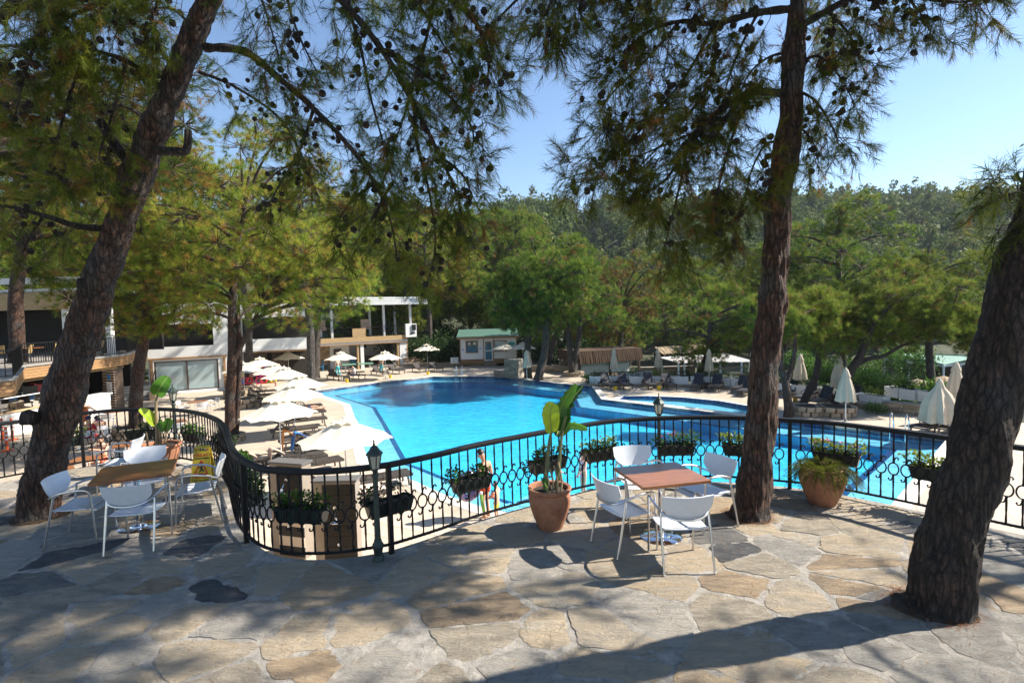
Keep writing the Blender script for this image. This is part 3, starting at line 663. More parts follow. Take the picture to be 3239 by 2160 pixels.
# ================================================================== terrace furniture
def make_chair(label, loc, rz, group):
    t = thing('armchair', label, 'chair', loc, rz, group)
    # seat: waterfall sheet, front is +y
    def shell(rows, th):
        vs = []; n_ = len(rows[0]); k_ = len(rows); fs = []
        for r in rows: vs += [Vector(p) for p in r]
        nr = []
        for i in range(k_):
            for j in range(n_):
                a = vs[min(i + 1, k_ - 1) * n_ + j] - vs[max(i - 1, 0) * n_ + j]; b = vs[i * n_ + min(j + 1, n_ - 1)] - vs[i * n_ + max(j - 1, 0)]
                nr.append(b.cross(a).normalized())
        back = [v - nn * th for v, nn in zip(vs, nr)]; o = len(vs); vs = vs + back
        for i in range(k_ - 1):
            for j in range(n_ - 1):
                a = i * n_ + j; fs += [(a, a + 1, a + n_ + 1, a + n_), (o + a, o + a + n_, o + a + n_ + 1, o + a + 1)]
        rim = [(0, j) for j in range(n_)] + [(i, n_ - 1) for i in range(1, k_)] + [(k_ - 1, j) for j in range(n_ - 2, -1, -1)] + [(i, 0) for i in range(k_ - 2, 0, -1)]
        ri = [i * n_ + j for i, j in rim]
        for a, b in zip(ri, ri[1:] + ri[:1]): fs.append((a, o + a, o + b, b))
        m_ = MB(); m_.add(vs, fs); return m_
    rows = []
    for i in range(9):
        y = -0.21 + 0.45 * i / 8; f = i / 8; wd = 0.215 + 0.02 * math.sin(math.pi * f)
        z = 0.445 - 0.012 * math.sin(math.pi * f) - 0.045 * max(0, f - 0.72) ** 1.4 * 6
        rows.append([(wd * (j / 4 - 1), y, z - 0.012 * (1 - (j / 4 - 1) ** 2)) for j in range(9)])
    shell(rows, 0.012).build('seat', M_plastic, t, True)
    rows = []
    for i in range(8):
        f = i / 7; z = 0.80 - 0.25 * f; wd = 0.25 * (1 + 0.03 * (1 - f) - 1.35 * max(0, f - 0.42) ** 1.7)
        rows.append([(wd * (j / 5 - 1), -0.20 - 0.085 * (1 - f) - 0.055 * (1 - (wd * (j / 5 - 1) / 0.235) ** 2), z) for j in range(11)])
    shell(rows, 0.010).build('backrest', M_plastic, t, True)
    r = 0.0125
    for s_ in (-1, 1):
        m_ = MB(); m_.tube([(s_ * 0.245, 0.235, 0.0), (s_ * 0.247, 0.215, 0.45), (s_ * 0.25, 0.205, 0.58)], r, 8); m_.lathe([(0.015, 0), (0.015, 0.02)], 8, (s_ * 0.245, 0.235, 0)); m_.build('leg', M_alu, t, True)
        m_ = MB(); m_.tube([(s_ * 0.255, -0.30, 0.0), (s_ * 0.25, -0.205, 0.45), (s_ * 0.245, -0.175, 0.60)], r, 8); m_.lathe([(0.015, 0), (0.015, 0.02)], 8, (s_ * 0.255, -0.30, 0)); m_.build('leg', M_alu, t, True)
        m_ = MB(); m_.tube(spline([(s_ * 0.25, 0.205, 0.575), (s_ * 0.256, 0.19, 0.635), (s_ * 0.268, 0.135, 0.665), (s_ * 0.275, 0.02, 0.668), (s_ * 0.265, -0.10, 0.645), (s_ * 0.240, -0.185, 0.615)], 4), [r * 1.1] * 21, 8); m_.build('armrest', M_alu, t, True)
    m_ = MB(); m_.tube(spline([(0.243, -0.185, 0.61), (0.17, -0.262, 0.572), (0.06, -0.288, 0.552), (-0.06, -0.288, 0.552), (-0.17, -0.262, 0.572), (-0.243, -0.185, 0.61)], 4), r * 0.95, 8); m_.tube([(-0.24, 0.16, 0.425), (0.24, 0.16, 0.425)], r * 0.9, 6); m_.tube([(-0.245, -0.17, 0.425), (0.245, -0.17, 0.425)], r * 0.9, 6)
    m_.build('frame', M_alu, t, True)
    return t
def yaw(d): return math.atan2(d[1], d[0]) - math.pi / 2
G_RT, G_LT = 'chairs round the sunny table', 'chairs round the shaded table'
CHAIR = make_chair('white armchair nearest the camera at the sunny table, back turned', (1.68, 5.47, 0), yaw((-0.05, 1)), G_RT)
dup(CHAIR, (1.22, 5.88, 0), yaw((0.93, 0.42)), 'white armchair on the left of the sunny table, facing right', G_RT)
dup(CHAIR, (1.60, 6.86, 0), yaw((0.10, -1)), 'white armchair behind the sunny table, close to the iron fence', G_RT)
dup(CHAIR, (2.28, 6.42, 0), yaw((-0.92, -0.40)), 'white armchair between the sunny table and the centre pine trunk', G_RT)
dup(CHAIR, (-4.48, 6.27, 0), yaw((-0.20, 1)), 'white armchair nearest the camera at the shaded table', G_LT)
dup(CHAIR, (-5.33, 6.50, 0), yaw((0.97, 0.22)), 'white armchair beside the leaning pine trunk at the shaded table', G_LT)
dup(CHAIR, (-4.22, 7.02, 0), yaw((-0.90, -0.40)), 'white armchair in front of the yellow wet floor sign', G_LT)
dup(CHAIR, (-6.30, 8.45, 0), yaw((-0.95, -0.30)), 'white armchair pushed away behind the shaded table, turned left', G_LT)
dup(CHAIR, (-5.28, 7.55, 0), yaw((0.50, -0.85)), 'white armchair tucked against the far side of the shaded table', G_LT)
def make_table(label, loc, rz, sx, sy, group=None):
    t = thing('bistro_table', label, 'table', loc, rz, group)
    m_ = MB(); m_.box((0, 0, 0.725), (sx, sy, 0.036)); o = m_.build('tabletop', M_tabletop, t); bv = o.modifiers.new('b', 'BEVEL'); bv.width = 0.005; bv.segments = 2
    m_ = MB(); m_.lathe([(0.033, 0.03), (0.033, 0.70)], 16); m_.box((0, 0, 0.70), (0.3, 0.3, 0.012)); m_.build('column', M_chrome, t, True)
    m_ = MB(); m_.lathe([(0.235, 0.0), (0.238, 0.008), (0.225, 0.018), (0.11, 0.026), (0.105, 0.04), (0.05, 0.05), (0.034, 0.055)], 36); m_.build('base_plate', M_chrome, t, True)
    return t
P0, P1, P2, P3 = (S(*p, 0.74) for p in [(1940.8, 1481.5), (2036.5, 1538.9), (2247.8, 1514), (2136.8, 1464.3)])
tc_ = (P0 + P1 + P2 + P3) / 4; e_ = (P2 - P1) + (P3 - P0)
TBL = make_table('brown square table in the sun by the centre pine', (tc_.x, tc_.y, 0), math.atan2(e_.y, e_.x), 0.82, 0.76)
make_table('brown square table in the shade beside the leaning pine', (-4.87, 6.80, 0), math.atan2(0.40, 0.78), 0.84, 0.80)

# lamp posts
M_patina = mat('patina_iron', (0.045, 0.07, 0.058), 0.55, 0.3, col2=(0.018, 0.024, 0.022), scale=9)
M_lglass = mat('lamp_glass', (0.72, 0.70, 0.60), 0.15, transl=0.6)
def make_lamp(label, loc, h=1.0):
    t = thing('garden_lamp', label, 'lamp', loc, 0, 'lamps along the iron fence')
    m_ = MB(); m_.lathe([(0.06, 0), (0.06, 0.05), (0.045, 0.07), (0.048, 0.12), (0.06, 0.16), (0.06, 0.19), (0.042, 0.22), (0.04, 0.24)], 12); m_.build('base', M_patina, t, True)
    vs = []; m_ = MB(); n_ = 16; zs = (0.23, h * 0.55, h * 0.92)
    for z in zs:
        for j in range(n_): rr = (0.036 - 0.010 * z / h) * (1 if j % 2 else 0.86); a = 2 * math.pi * j / n_; vs.append((rr * math.cos(a), rr * math.sin(a), z))
    m_.add(vs, [(i * n_ + j, i * n_ + (j + 1) % n_, (i + 1) * n_ + (j + 1) % n_, (i + 1) * n_ + j) for i in range(2) for j in range(n_)]); m_.build('column', M_patina, t)
    m_ = MB(); m_.lathe([(0.027, h * 0.92), (0.038, h * 0.93), (0.038, h * 0.945), (0.022, h * 0.96), (0.03, h * 0.99), (0.042, h * 1.0), (0.042, h * 1.012)], 12); m_.build('collar', M_patina, t, True)
    zb, zt = h * 1.012, h * 1.012 + 0.155
    fr = MB()
    for j in range(6):
        a = math.pi / 3 * j; b = math.pi / 3 * (j + 1)
        A0, B0 = [Vector((0.046 * math.cos(q), 0.046 * math.sin(q), zb)) for q in (a, b)]; A1, B1 = [Vector((0.074 * math.cos(q), 0.074 * math.sin(q), zt)) for q in (a, b)]
        fr.bar(A0, A1, 0.010, 0.010); fr.bar(A0, B0, 0.008, 0.012); fr.bar(A1, B1, 0.010, 0.014)
        g = MB(); c_ = 0.94; g.add([A0 * 1, B0 * 1, B1 * 1, A1 * 1], [(0, 1, 2, 3)]); g.v = [(x * c_, y * c_, z) for x, y, z in g.v]; g.build('glass_pane', M_lglass, t)
    fr.build('lantern_frame', M_patina, t)
    m_ = MB(); m_.lathe([(0.095, zt), (0.092, zt + 0.012), (0.062, zt + 0.045), (0.052, zt + 0.055), (0.036, zt + 0.085), (0.014, zt + 0.10)], 6); m_.build('roof_cap', M_patina, t)
    m_ = MB(); m_.lathe([(0.008, zt + 0.098), (0.016, zt + 0.112), (0.006, zt + 0.122), (0.012, zt + 0.135), (0.004, zt + 0.16), (0.0, zt + 0.185)], 8); m_.build('finial', M_patina, t, True)
    return t
make_lamp('weathered green lamp post beside the boxes over the showers', (-1.50, 5.66, 0))
make_lamp('slim lamp post behind the sunny table at the fence', (2.20, 8.08, 0), 1.03)
make_lamp('lamp post behind the potted banana on the left', (-6.45, 10.12, 0), 1.12)

# window boxes hanging on the fence
def make_box(label, path_pt, rz, L_=0.62, kind=0, side=1, z=0.56, flowers=0, sparse=1.0):
    t = thing('planter_box', label, 'planter', (path_pt[0], path_pt[1], 0), rz, 'planter boxes hung on the iron fence')
    o = 0.125 * side; m_ = MB(); a, b, h_ = L_ / 2, L_ / 2 - 0.035, 0.165
    vs = [(-b, o - 0.065, z - h_), (b, o - 0.065, z - h_), (b, o + 0.065, z - h_), (-b, o + 0.065, z - h_), (-a, o - 0.095, z), (a, o - 0.095, z), (a, o + 0.095, z), (-a, o + 0.095, z),
          (-a + .012, o - 0.083, z), (a - .012, o - 0.083, z), (a - .012, o + 0.083, z), (-a + .012, o + 0.083, z)]
    vs += [(x, y, z - 0.03) for x, y, _ in vs[8:12]]
    m_.add(vs, [(3, 2, 1, 0)] + [(i, (i + 1) % 4, 4 + (i + 1) % 4, 4 + i) for i in range(4)] + [(4 + i, 4 + (i + 1) % 4, 8 + (i + 1) % 4, 8 + i) for i in range(4)] + [(8 + i, 8 + (i + 1) % 4, 12 + (i + 1) % 4, 12 + i) for i in range(4)])
    for s_ in (-1, 1): m_.bar((s_ * a * 0.98, o - 0.1, z - 0.01), (s_ * a * 0.98, o + 0.1, z - 0.01), 0.02, 0.02)
    m_.build('trough', M_boxgreen, t)
    m_ = MB(); m_.add([(x, y, z - 0.03) for x, y, _ in vs[8:12]], [(0, 1, 2, 3)]); m_.build('soil', M_soil, t)
    for s_ in (-1, 1):
        m_ = MB(); m_.bar((s_ * a * 0.6, 0, z + 0.02), (s_ * a * 0.6, o, z + 0.004), 0.016, 0.006); m_.bar((s_ * a * 0.6, 0.0, z + 0.02), (s_ * a * 0.6, 0.0, z - 0.03), 0.016, 0.006); m_.build('hook', M_iron, t)
    rg = np.random.default_rng(abs(hash(label)) % 999 if False else sum(map(ord, label)))
    k_ = 5; bl = [((i / (k_ - 1) - 0.5) * L_ * 0.9, o + rg.uniform(-.03, .05), z + 0.05 + rg.uniform(-.015, .05), 1.0, 0.11, 0.10, 0.065 + rg.uniform(0, .05)) for i in range(k_) if rg.uniform() < sparse]
    for i in range(2): bl.append((rg.uniform(-.5, .5) * L_, o + 0.09 * side, z - 0.07, 0.4, 0.08, 0.04, 0.12))
    mt = [M_leaf, M_leafyel, M_leafdark][kind]
    link('foliage', bush_mesh('foliage', bl, int(520 * sparse), 0.052, 0.030, mt, rg, 0.2), t, kind='stuff')
    if flowers:
        m_ = MB()
        for i in range(flowers):
            c = Vector((rg.uniform(-.45, .45) * L_, o + rg.uniform(-.08, .08), z + rg.uniform(0.1, 0.17)))
            for q in range(5): a_ = q * 1.257; d = Vector((math.cos(a_), math.sin(a_), 0.6)) * 0.02; m_.add([c, c + d + Vector((-d.y, d.x, 0)) * .5, c + d * 1.3, c + d - Vector((-d.y, d.x, 0)) * .5], [(0, 1, 2, 3)])
        m_.build('flowers', M_petal, t, kind='stuff')
    return t
def on(path, f):
    sp_ = resample(path, 0.05); i = min(len(sp_) - 2, max(1, int(f * (len(sp_) - 1)))); d = sp_[i + 1] - sp_[i - 1]; return (sp_[i].x, sp_[i].y), math.atan2(d.y, d.x)
def near_px(path, u, z=0.55):            # where along the fence a box is sighted
    best = None
    for i, p in enumerate(resample(path, 0.04)):
        d = Vector((p.x, p.y, z - CAM_H)); x = d.dot(R_) / d.dot(F_) * FPX + 1619.5
        if best is None or abs(x - u * VS) < best[0]: best = (abs(x - u * VS), i / (len(resample(path, 0.04)) - 1))
    return best[1]
BOXES = [(F3, 690, 'planter box of bright green leaves above the shower wall', 0, 0.58, 0, 1.0), (F4, 912, 'bare dark planter box right of the weathered lamp post', 2, 0.54, 0, 0.3), (F4, 1097, 'planter box in front of the man in red shorts', 0, 0.54, 0, 0.9),
         (F4, 1272, 'planter box half hidden behind the tall potted banana', 0, 0.6, 0, 0.9), (F4, 1395, 'planter box of mixed yellow leaves left of the slim lamp post', 1, 0.54, 0, 1.0), (F4, 1560, 'planter box with pink flowers right of the slim lamp post', 0, 0.56, 9, 0.8),
         (F4, 1706, 'planter box partly hidden by the centre pine trunk', 1, 0.6, 0, 1.0), (F5, 1915, 'planter box with pink flowers behind the feathery potted plant', 1, 0.58, 12, 1.0), (F5, 2150, 'planter box of yellow green leaves beside the right leaning trunk', 1, 0.56, 0, 1.0),
         (F2, 322, 'planter box behind the chair in the left corner', 2, 0.62, 0, 0.6), (F2, 432, 'planter box with pale flowers behind the wet floor sign', 0, 0.54, 0, 0.9), (F2, 497, 'planter box of small leaves where the left fence curves', 2, 0.6, 0, 1.1),
         (F1, 158, 'planter box in the gap between leaning trunk and corner post', 0, 0.5, 0, 0.6)]
for path, u, lab, kd, L_, fl, sps in BOXES:
    pt, rz = on(path, near_px(path, u)); make_box(lab, pt, rz, L_, kd, 1, 0.57, fl, sps)
pt, rz = on(F2, 0.80); make_box('trailing planter box on the side fence, the farther one', pt, rz, 0.6, 0, 1, 0.6, 0, 1.0)
pt, rz = on(F2, 0.95); make_box('trailing planter box on the side fence next to the joint post', pt, rz, 0.6, 2, 1, 0.55, 0, 1.0)

# potted plants
def lathe_pot(t, prof, n_=32, deco=False):
    m_ = MB(); m_.lathe(prof, n_); o = m_.build('pot', M_terra, t, True)
    rin = prof[-1][0]; z = prof[-1][1]
    m_ = MB(); m_.lathe([(rin + 0.004, z + 0.02), (rin * 0.5, z + 0.035), (0.0, z + 0.03)], 20); m_.build('soil', M_soil, t, True)
def banana_leaf(t, base, mid, tip, wd, mat_, notch=0, roll=0.0):
    pts = spline([base, mid, tip], 9); m_ = MB(); vs = []; fs = []; n_ = len(pts)
    for i, p in enumerate(pts):
        f = i / (n_ - 1); a = pts[min(i + 1, n_ - 1)] - pts[max(i - 1, 0)]; a.normalize()
        sd_ = a.cross(Vector((0.15, -0.9, 0.45))); sd_ = sd_.normalized() if sd_.length > 1e-3 else Vector((1, 0, 0)); sd_ = Matrix.Rotation(roll, 3, a) @ sd_
        up = sd_.cross(a)
        w_ = wd * (math.sin(math.pi * min(1, f * 0.93 + 0.06)) ** 0.55) * (1 if f < 0.97 else 0.35)
        jl = 1 - notch * (0.5 + 0.5 * math.sin(i * 2.7)) * (f > 0.25); jr = 1 - notch * 0.7 * (0.5 + 0.5 * math.sin(i * 3.9 + 1)) * (f > 0.3)
        vs += [p - sd_ * w_ * jl + up * w_ * 0.34, p - sd_ * w_ * 0.5 + up * w_ * 0.10, p, p + sd_ * w_ * 0.5 + up * w_ * 0.10, p + sd_ * w_ * jr + up * w_ * 0.34]
    for i in range(n_ - 1):
        for j in range(4): fs.append((i * 5 + j, i * 5 + j + 1, (i + 1) * 5 + j + 1, (i + 1) * 5 + j))
    m_.add(vs, fs); lf = m_.build('leaf', mat_, t, True)
    m_ = MB(); m_.tube(pts, [0.011 * (1 - 0.8 * i / (n_ - 1)) for i in range(n_)], 5); m_.build('midrib', M_rib, lf, True)
M_banana = mat('banana_leaf', (0.085, 0.22, 0.025), 0.35, var=0.25, scale=9, stretch=(1, 6, 1), transl=0.45)
M_bananadk = mat('dark_banana_leaf', (0.022, 0.075, 0.014), 0.35, var=0.3, scale=9, transl=0.3)
M_bananalt = mat('backlit_lime_leaf', (0.40, 0.52, 0.035), 0.35, var=0.18, scale=9, stretch=(6, 1, 1), transl=0.5)  # lime green, brightened in the colour for sun shining through the leaf
M_rib = mat('leaf_rib', (0.22, 0.30, 0.07), 0.45); M_stem = mat('banana_stem', (0.13, 0.14, 0.05), 0.5, var=0.4, scale=12); M_drystem = mat('dry_stem', (0.26, 0.19, 0.10), 0.7, var=0.3, scale=12)
POT = [(0.135, 0), (0.15, 0.02), (0.205, 0.16), (0.245, 0.29), (0.255, 0.36), (0.248, 0.42), (0.232, 0.455), (0.262, 0.475), (0.268, 0.50), (0.258, 0.515), (0.225, 0.505), (0.215, 0.44)]
b0 = Vector((0.41, 6.43, 0))
t = thing('potted_banana', 'tall banana plant with torn leaves in a terracotta pot by the fence', 'potted plant', b0)
lathe_pot(t, POT)
m_ = MB()                                         # flower relief pressed into the pot's side
for k_ in range(9):
    a = k_ * 2 * math.pi / 9; c = Vector((0.07 * math.cos(a), 0, 0.30 + 0.07 * math.sin(a)))
    q = [Vector((c.x * f + 0.012 * g * math.sin(a), -0.247 + 0.16 * (c.x * f - 0.1) ** 2 * 3.2, 0.30 + (c.z - 0.30) * f + 0.012 * g * math.cos(a))) for f, g in ((0.2, 0), (0.7, 1), (1.1, 0), (0.7, -1), (0.2, 0))]
    m_.tube([Vector((p.x + 0.05, -math.sqrt(max(0.001, 0.247 ** 2 - (p.x + 0.05) ** 2)) - 0.0005, p.z)) for p in q], 0.0035, 4)
m_.build('flower_relief', M_terra, t)
def rel(u, v, d): return VD(u, v, d) - b0
d0 = 6.43
for (pts, r0) in (([(1250, 1130), (1256, 1070), (1262, 1010), (1268, 985)], 0.030), ([(1276, 1130), (1284, 1060), (1290, 1000), (1300, 955)], 0.026)):
    m_ = MB(); q = spline([rel(u, v, d0 + 0.03 * i) for i, (u, v) in enumerate(pts)], 4); m_.tube(q, [r0 * (1 - 0.55 * i / (len(q) - 1)) for i in range(len(q))], 8); m_.build('stem', M_stem, t, True)
banana_leaf(t, rel(1267, 992, d0), rel(1263, 950, d0 - 0.08), rel(1272, 925, d0 - 0.02), 0.112, M_bananalt, 0.12, 0.0)
banana_leaf(t, rel(1280, 985, d0 + 0.1), rel(1290, 930, d0 + 0.16), rel(1322, 880, d0 + 0.12), 0.105, M_banana, 0.5, 0.5)
banana_leaf(t, rel(1288, 990, d0 + 0.1), rel(1306, 930, d0 + 0.22), rel(1338, 885, d0 + 0.36), 0.115, M_bananadk, 0.85, -0.7)
banana_leaf(t, rel(1284, 1000, d0 + 0.1), rel(1310, 975, d0 + 0.15), rel(1350, 985, d0 + 0.1), 0.07, M_banana, 0.35, 0.9)
banana_leaf(t, rel(1276, 1000, d0 + 0.1), rel(1290, 975, d0 + 0.2), rel(1308, 955, d0 + 0.3), 0.08, M_bananadk, 0.4, 0.3)
banana_leaf(t, rel(1262, 1130, d0), rel(1252, 1112, d0 - 0.05), rel(1243, 1100, d0 - 0.06), 0.05, M_bananadk, 0.0, 0.4)
for q in range(4):
    m_ = MB(); u = 1252 + 10 * q; m_.tube(spline([rel(u, 1085 - 8 * q, d0 - 0.02), rel(u + 8, 1105, d0 - 0.08), rel(u + 4, 1135, d0 - 0.1)], 4), 0.012, 5); m_.build('dry_leaf', M_drystem, t, True)
# the left banana
b0 = Vector((-6.22, 9.30, 0))
t = thing('potted_banana', 'thin young banana plant in a wide terracotta pot in the left corner', 'potted plant', b0)
lathe_pot(t, [(0.2, 0), (0.21, 0.02), (0.27, 0.2), (0.31, 0.36), (0.32, 0.44), (0.345, 0.455), (0.35, 0.485), (0.335, 0.495), (0.30, 0.485), (0.29, 0.42)])
d0 = 9.3
for pts, r0, mm in (([(362, 1035), (360, 985), (358, 930), (362, 905)], 0.034, M_drystem), ([(378, 1035), (381, 1000), (383, 985)], 0.02, M_drystem), ([(340, 1035), (338, 1010), (335, 990)], 0.02, M_drystem), ([(368, 1035), (369, 1000), (366, 985)], 0.03, M_drystem)):
    m_ = MB(); q = spline([rel(u, v, d0) for u, v in pts], 4); m_.tube(q, [r0 * (1 - 0.5 * i / (len(q) - 1)) for i in range(len(q))], 8); m_.build('stem', mm, t, True)
banana_leaf(t, rel(362, 908, d0), rel(368, 888, d0 - 0.1), rel(386, 864, d0), 0.13, M_banana, 0.0, 0.6)
banana_leaf(t, rel(362, 900, d0), rel(372, 880, d0 + 0.1), rel(383, 868, d0 + 0.3), 0.08, M_bananadk, 0.2, -0.5)
banana_leaf(t, rel(356, 975, d0), rel(338, 955, d0 - 0.1), rel(318, 941, d0 - 0.2), 0.11, M_bananalt, 0.0, 0.9)
banana_leaf(t, rel(382, 990, d0), rel(388, 968, d0), rel(392, 960, d0), 0.07, M_banana, 0.0, 0.3)
banana_leaf(t, rel(378, 990, d0), rel(370, 975, d0), rel(364, 968, d0), 0.07, M_banana, 0.0, -0.3)
# the feathery plant
b0 = Vector((4.05, 6.98, 0))
t = thing('potted_fern', 'feathery trailing plant in a round terracotta pot near the right trunk', 'potted plant', b0)
lathe_pot(t, [(0.14, 0), (0.16, 0.02), (0.225, 0.16), (0.275, 0.30), (0.285, 0.37), (0.265, 0.44), (0.235, 0.47), (0.25, 0.49), (0.24, 0.50), (0.21, 0.49), (0.2, 0.43)])
rg = np.random.default_rng(3); fr = []; tt = []; m_ = MB()
for i in range(150):
    a = rg.uniform(0, 6.28); L_ = rg.uniform(0.25, 0.5); p = np.array([0.08 * math.cos(a), 0.08 * math.sin(a), 0.48]); v = np.array([math.cos(a) * 0.5, math.sin(a) * 0.5, rg.uniform(0.3, 1.1)])
    prev = p.copy(); path_ = [p.copy()]
    for k_ in range(9):
        v = v + np.array([math.cos(a) * .10, math.sin(a) * .10, -0.28]); v = v / np.linalg.norm(v); p = p + v * L_ / 9; path_.append(p.copy())
        for q in range(9):
            s_ = rg.normal(size=3); s_ /= np.linalg.norm(s_); tip = p + (v * 0.5 + s_ * 0.8) * 0.062; e_ = np.cross(v, s_) * 0.0022
            fr.append([p - e_, p + e_, tip]); tt.append(rg.uniform(0.2, 0.9))
    m_.tube(path_, 0.002, 3)
link('fronds', tri_mesh('fronds', np.array(fr), tt, M_needle_dark), t, kind='stuff'); m_.build('stalks', M_twig, t, kind='stuff')

# wet floor sign
M_sgnred = mat('sign_red', (0.45, 0.03, 0.02), 0.5); M_sgnblk = mat('sign_black', (0.015, 0.012, 0.012), 0.5)
M_signy = mat('sign_yellow', (0.62, 0.44, 0.02), 0.4, var=0.12, scale=6)
ws = thing('wet_floor_sign', 'yellow folding wet floor sign with red warning triangle', 'sign', (-4.95, 8.42, 0), 0.18)
def sign_panel(sgn):
    m_ = MB(); hh, th = 0.66, 0.024
    out = [(-0.16, 0), (-0.15, 0), (-0.13, 0.05), (0.13, 0.05), (0.15, 0), (0.16, 0), (0.115, 0.60), (0.09, hh), (-0.09, hh), (-0.115, 0.60)]
    hole = [(-0.06, 0.575), (0.06, 0.575), (0.06, 0.615), (-0.06, 0.615)]
    from mathutils.geometry import tessellate_polygon
    lp = [[Vector((x, z, 0)) for x, z in out], [Vector((x, z, 0)) for x, z in hole]]; tr = tessellate_polygon(lp); al = out + hole; n_ = len(al)
    tilt = 0.28 * sgn
    def pt(x, z, y): return (x, y - sgn * 0 + (hh - z) * math.tan(0.24) * (-sgn), z)
    vs = [pt(x, z, -th / 2) for x, z in al] + [pt(x, z, th / 2) for x, z in al]
    fs = [tuple(q) for q in tr] + [tuple(i + n_ for i in reversed(q)) for q in tr]
    for base, cnt in ((0, len(out)), (len(out), 4)):
        for i in range(cnt): a = base + i; b = base + (i + 1) % cnt; fs.append((a, b, b + n_, a + n_))
    m_.add(vs, fs); return m_.build('panel', M_signy, ws)
pf = sign_panel(1); sign_panel(-1)
tl = math.pi / 2 - 0.24
def sp_at(x, z): return (x, -0.0135 - (0.66 - z) * math.tan(0.24), z)
text('lettering', 'D\u0130KKAT !', 0.062, M_sgnred, pf, sp_at(0, 0.515), (tl, 0, 0), bold=0.001)
text('lettering', 'KAYGAN ZEM\u0130N', 0.030, M_sgnblk, pf, sp_at(0, 0.468), (tl, 0, 0), bold=0.001)
text('lettering', 'CAUTION', 0.056, M_sgnred, pf, sp_at(0, 0.185), (tl, 0, 0), bold=0.001)
text('lettering', 'WET FLOOR', 0.044, M_sgnblk, pf, sp_at(0, 0.135), (tl, 0, 0), bold=0.001)
m_ = MB(); T3 = [Vector(sp_at(x, z)) for x, z in ((-0.095, 0.235), (0.095, 0.235), (0, 0.435))]
for a, b in zip(T3, T3[1:] + T3[:1]): m_.bar(a, b, 0.018, 0.004, up=(0, -1, 0.24))
m_.build('warning_triangle', M_sgnred, pf)
m_ = MB()
for a, b, wd in (((-0.005, 0.345), (0.01, 0.30), 0.03), ((0.01, 0.30), (-0.03, 0.262), 0.018), ((0.01, 0.30), (0.045, 0.275), 0.018), ((-0.005, 0.345), (-0.04, 0.325), 0.013), ((-0.005, 0.345), (0.04, 0.36), 0.013)): m_.bar(sp_at(*a), sp_at(*b), wd, 0.004, up=(0, -1, 0.24))
m_.ball(sp_at(-0.012, 0.372), (0.014, 0.004, 0.014)); m_.build('falling_figure', M_sgnblk, pf)
for x, z in ((-0.085, 0.60), (0.085, 0.60), (-0.12, 0.07), (0.12, 0.07)): m_ = MB(); m_.ball(sp_at(x, z), (0.014, 0.008, 0.014)); m_.build('stud', M_sgnred, pf)
# ================================================================== parasols
def make_open(label, loc, rz=0.0, R=1.36, h=2.3, canvas=None, group='open cream parasols'):
    canvas = canvas or M_canvas
    t = thing('parasol', label, 'parasol', loc, rz, group)
    m_ = MB(); m_.lathe([(0.022, 0.0), (0.022, h - 0.02)], 10); m_.build('pole', M_white, t, True)
    m_ = MB(); m_.lathe([(0.25, 0), (0.25, 0.05), (0.06, 0.07), (0.04, 0.22)], 16); m_.build('base', M_grey, t, True)
    def canopy(r_top, z_top, r_bot, z_bot, dip, rows=6, sub=8):
        m2 = MB(); vs = []; fs = []; N = 8 * sub
        for i in range(rows + 1):
            f = i / rows; r = r_top + (r_bot - r_top) * f; z = z_top + (z_bot - z_top) * f
            for j in range(N):
                ph = (j % sub) / sub; a = 2 * math.pi * j / N; sag = math.sin(math.pi * ph)
                rr = r * (math.cos(math.pi / 8) / math.cos((ph - 0.5) * math.pi / 4)) / math.cos(math.pi / 8) * math.cos(math.pi / 8)
                rr = r * math.cos(math.pi / 8) / math.cos((ph - 0.5) * math.pi / 4) * (1 - 0.035 * sag * f)
                vs.append((rr * math.cos(a), rr * math.sin(a), z - 0.035 * sag * math.sin(math.pi * f) + dip * sag * f ** 3 + 0.012 * f * math.sin(j * 2.1)))
        for i in range(rows):
            for j in range(N): fs.append((i * N + j, (i + 1) * N + j, (i + 1) * N + (j + 1) % N, i * N + (j + 1) % N))
        m2.add(vs, fs); return m2
    canopy(0.26, h - 0.16, R, h - 0.66, 0.05).build('canopy', canvas, t, True)
    canopy(0.0, h, 0.38, h - 0.165, 0.075, 3).build('vent_cap', canvas, t, True)
    m_ = MB(); m_.lathe([(0.03, h - 0.03), (0.035, h), (0.012, h + 0.05), (0, h + 0.06)], 8); m_.build('finial', M_white, t, True)
    rb = MB()
    for k in range(8):
        a = 2 * math.pi * k / 8; rb.bar((0.03 * math.cos(a), 0.03 * math.sin(a), h - 0.07), (R * 0.985 * math.cos(a), R * 0.985 * math.sin(a), h - 0.685), 0.016, 0.02)
        rb.bar((0.03 * math.cos(a), 0.03 * math.sin(a), h - 0.75), (0.62 * math.cos(a), 0.62 * math.sin(a), h - 0.37), 0.012, 0.016)
    rb.build('ribs', M_white, t)
    return t
M_grey = mat('grey_concrete', (0.32, 0.31, 0.29), 0.8, var=0.15, scale=6)
def at_apex(fn, x, y, h=2.3): p = fn(x, y, DK + h); return (p.x, p.y, DK)
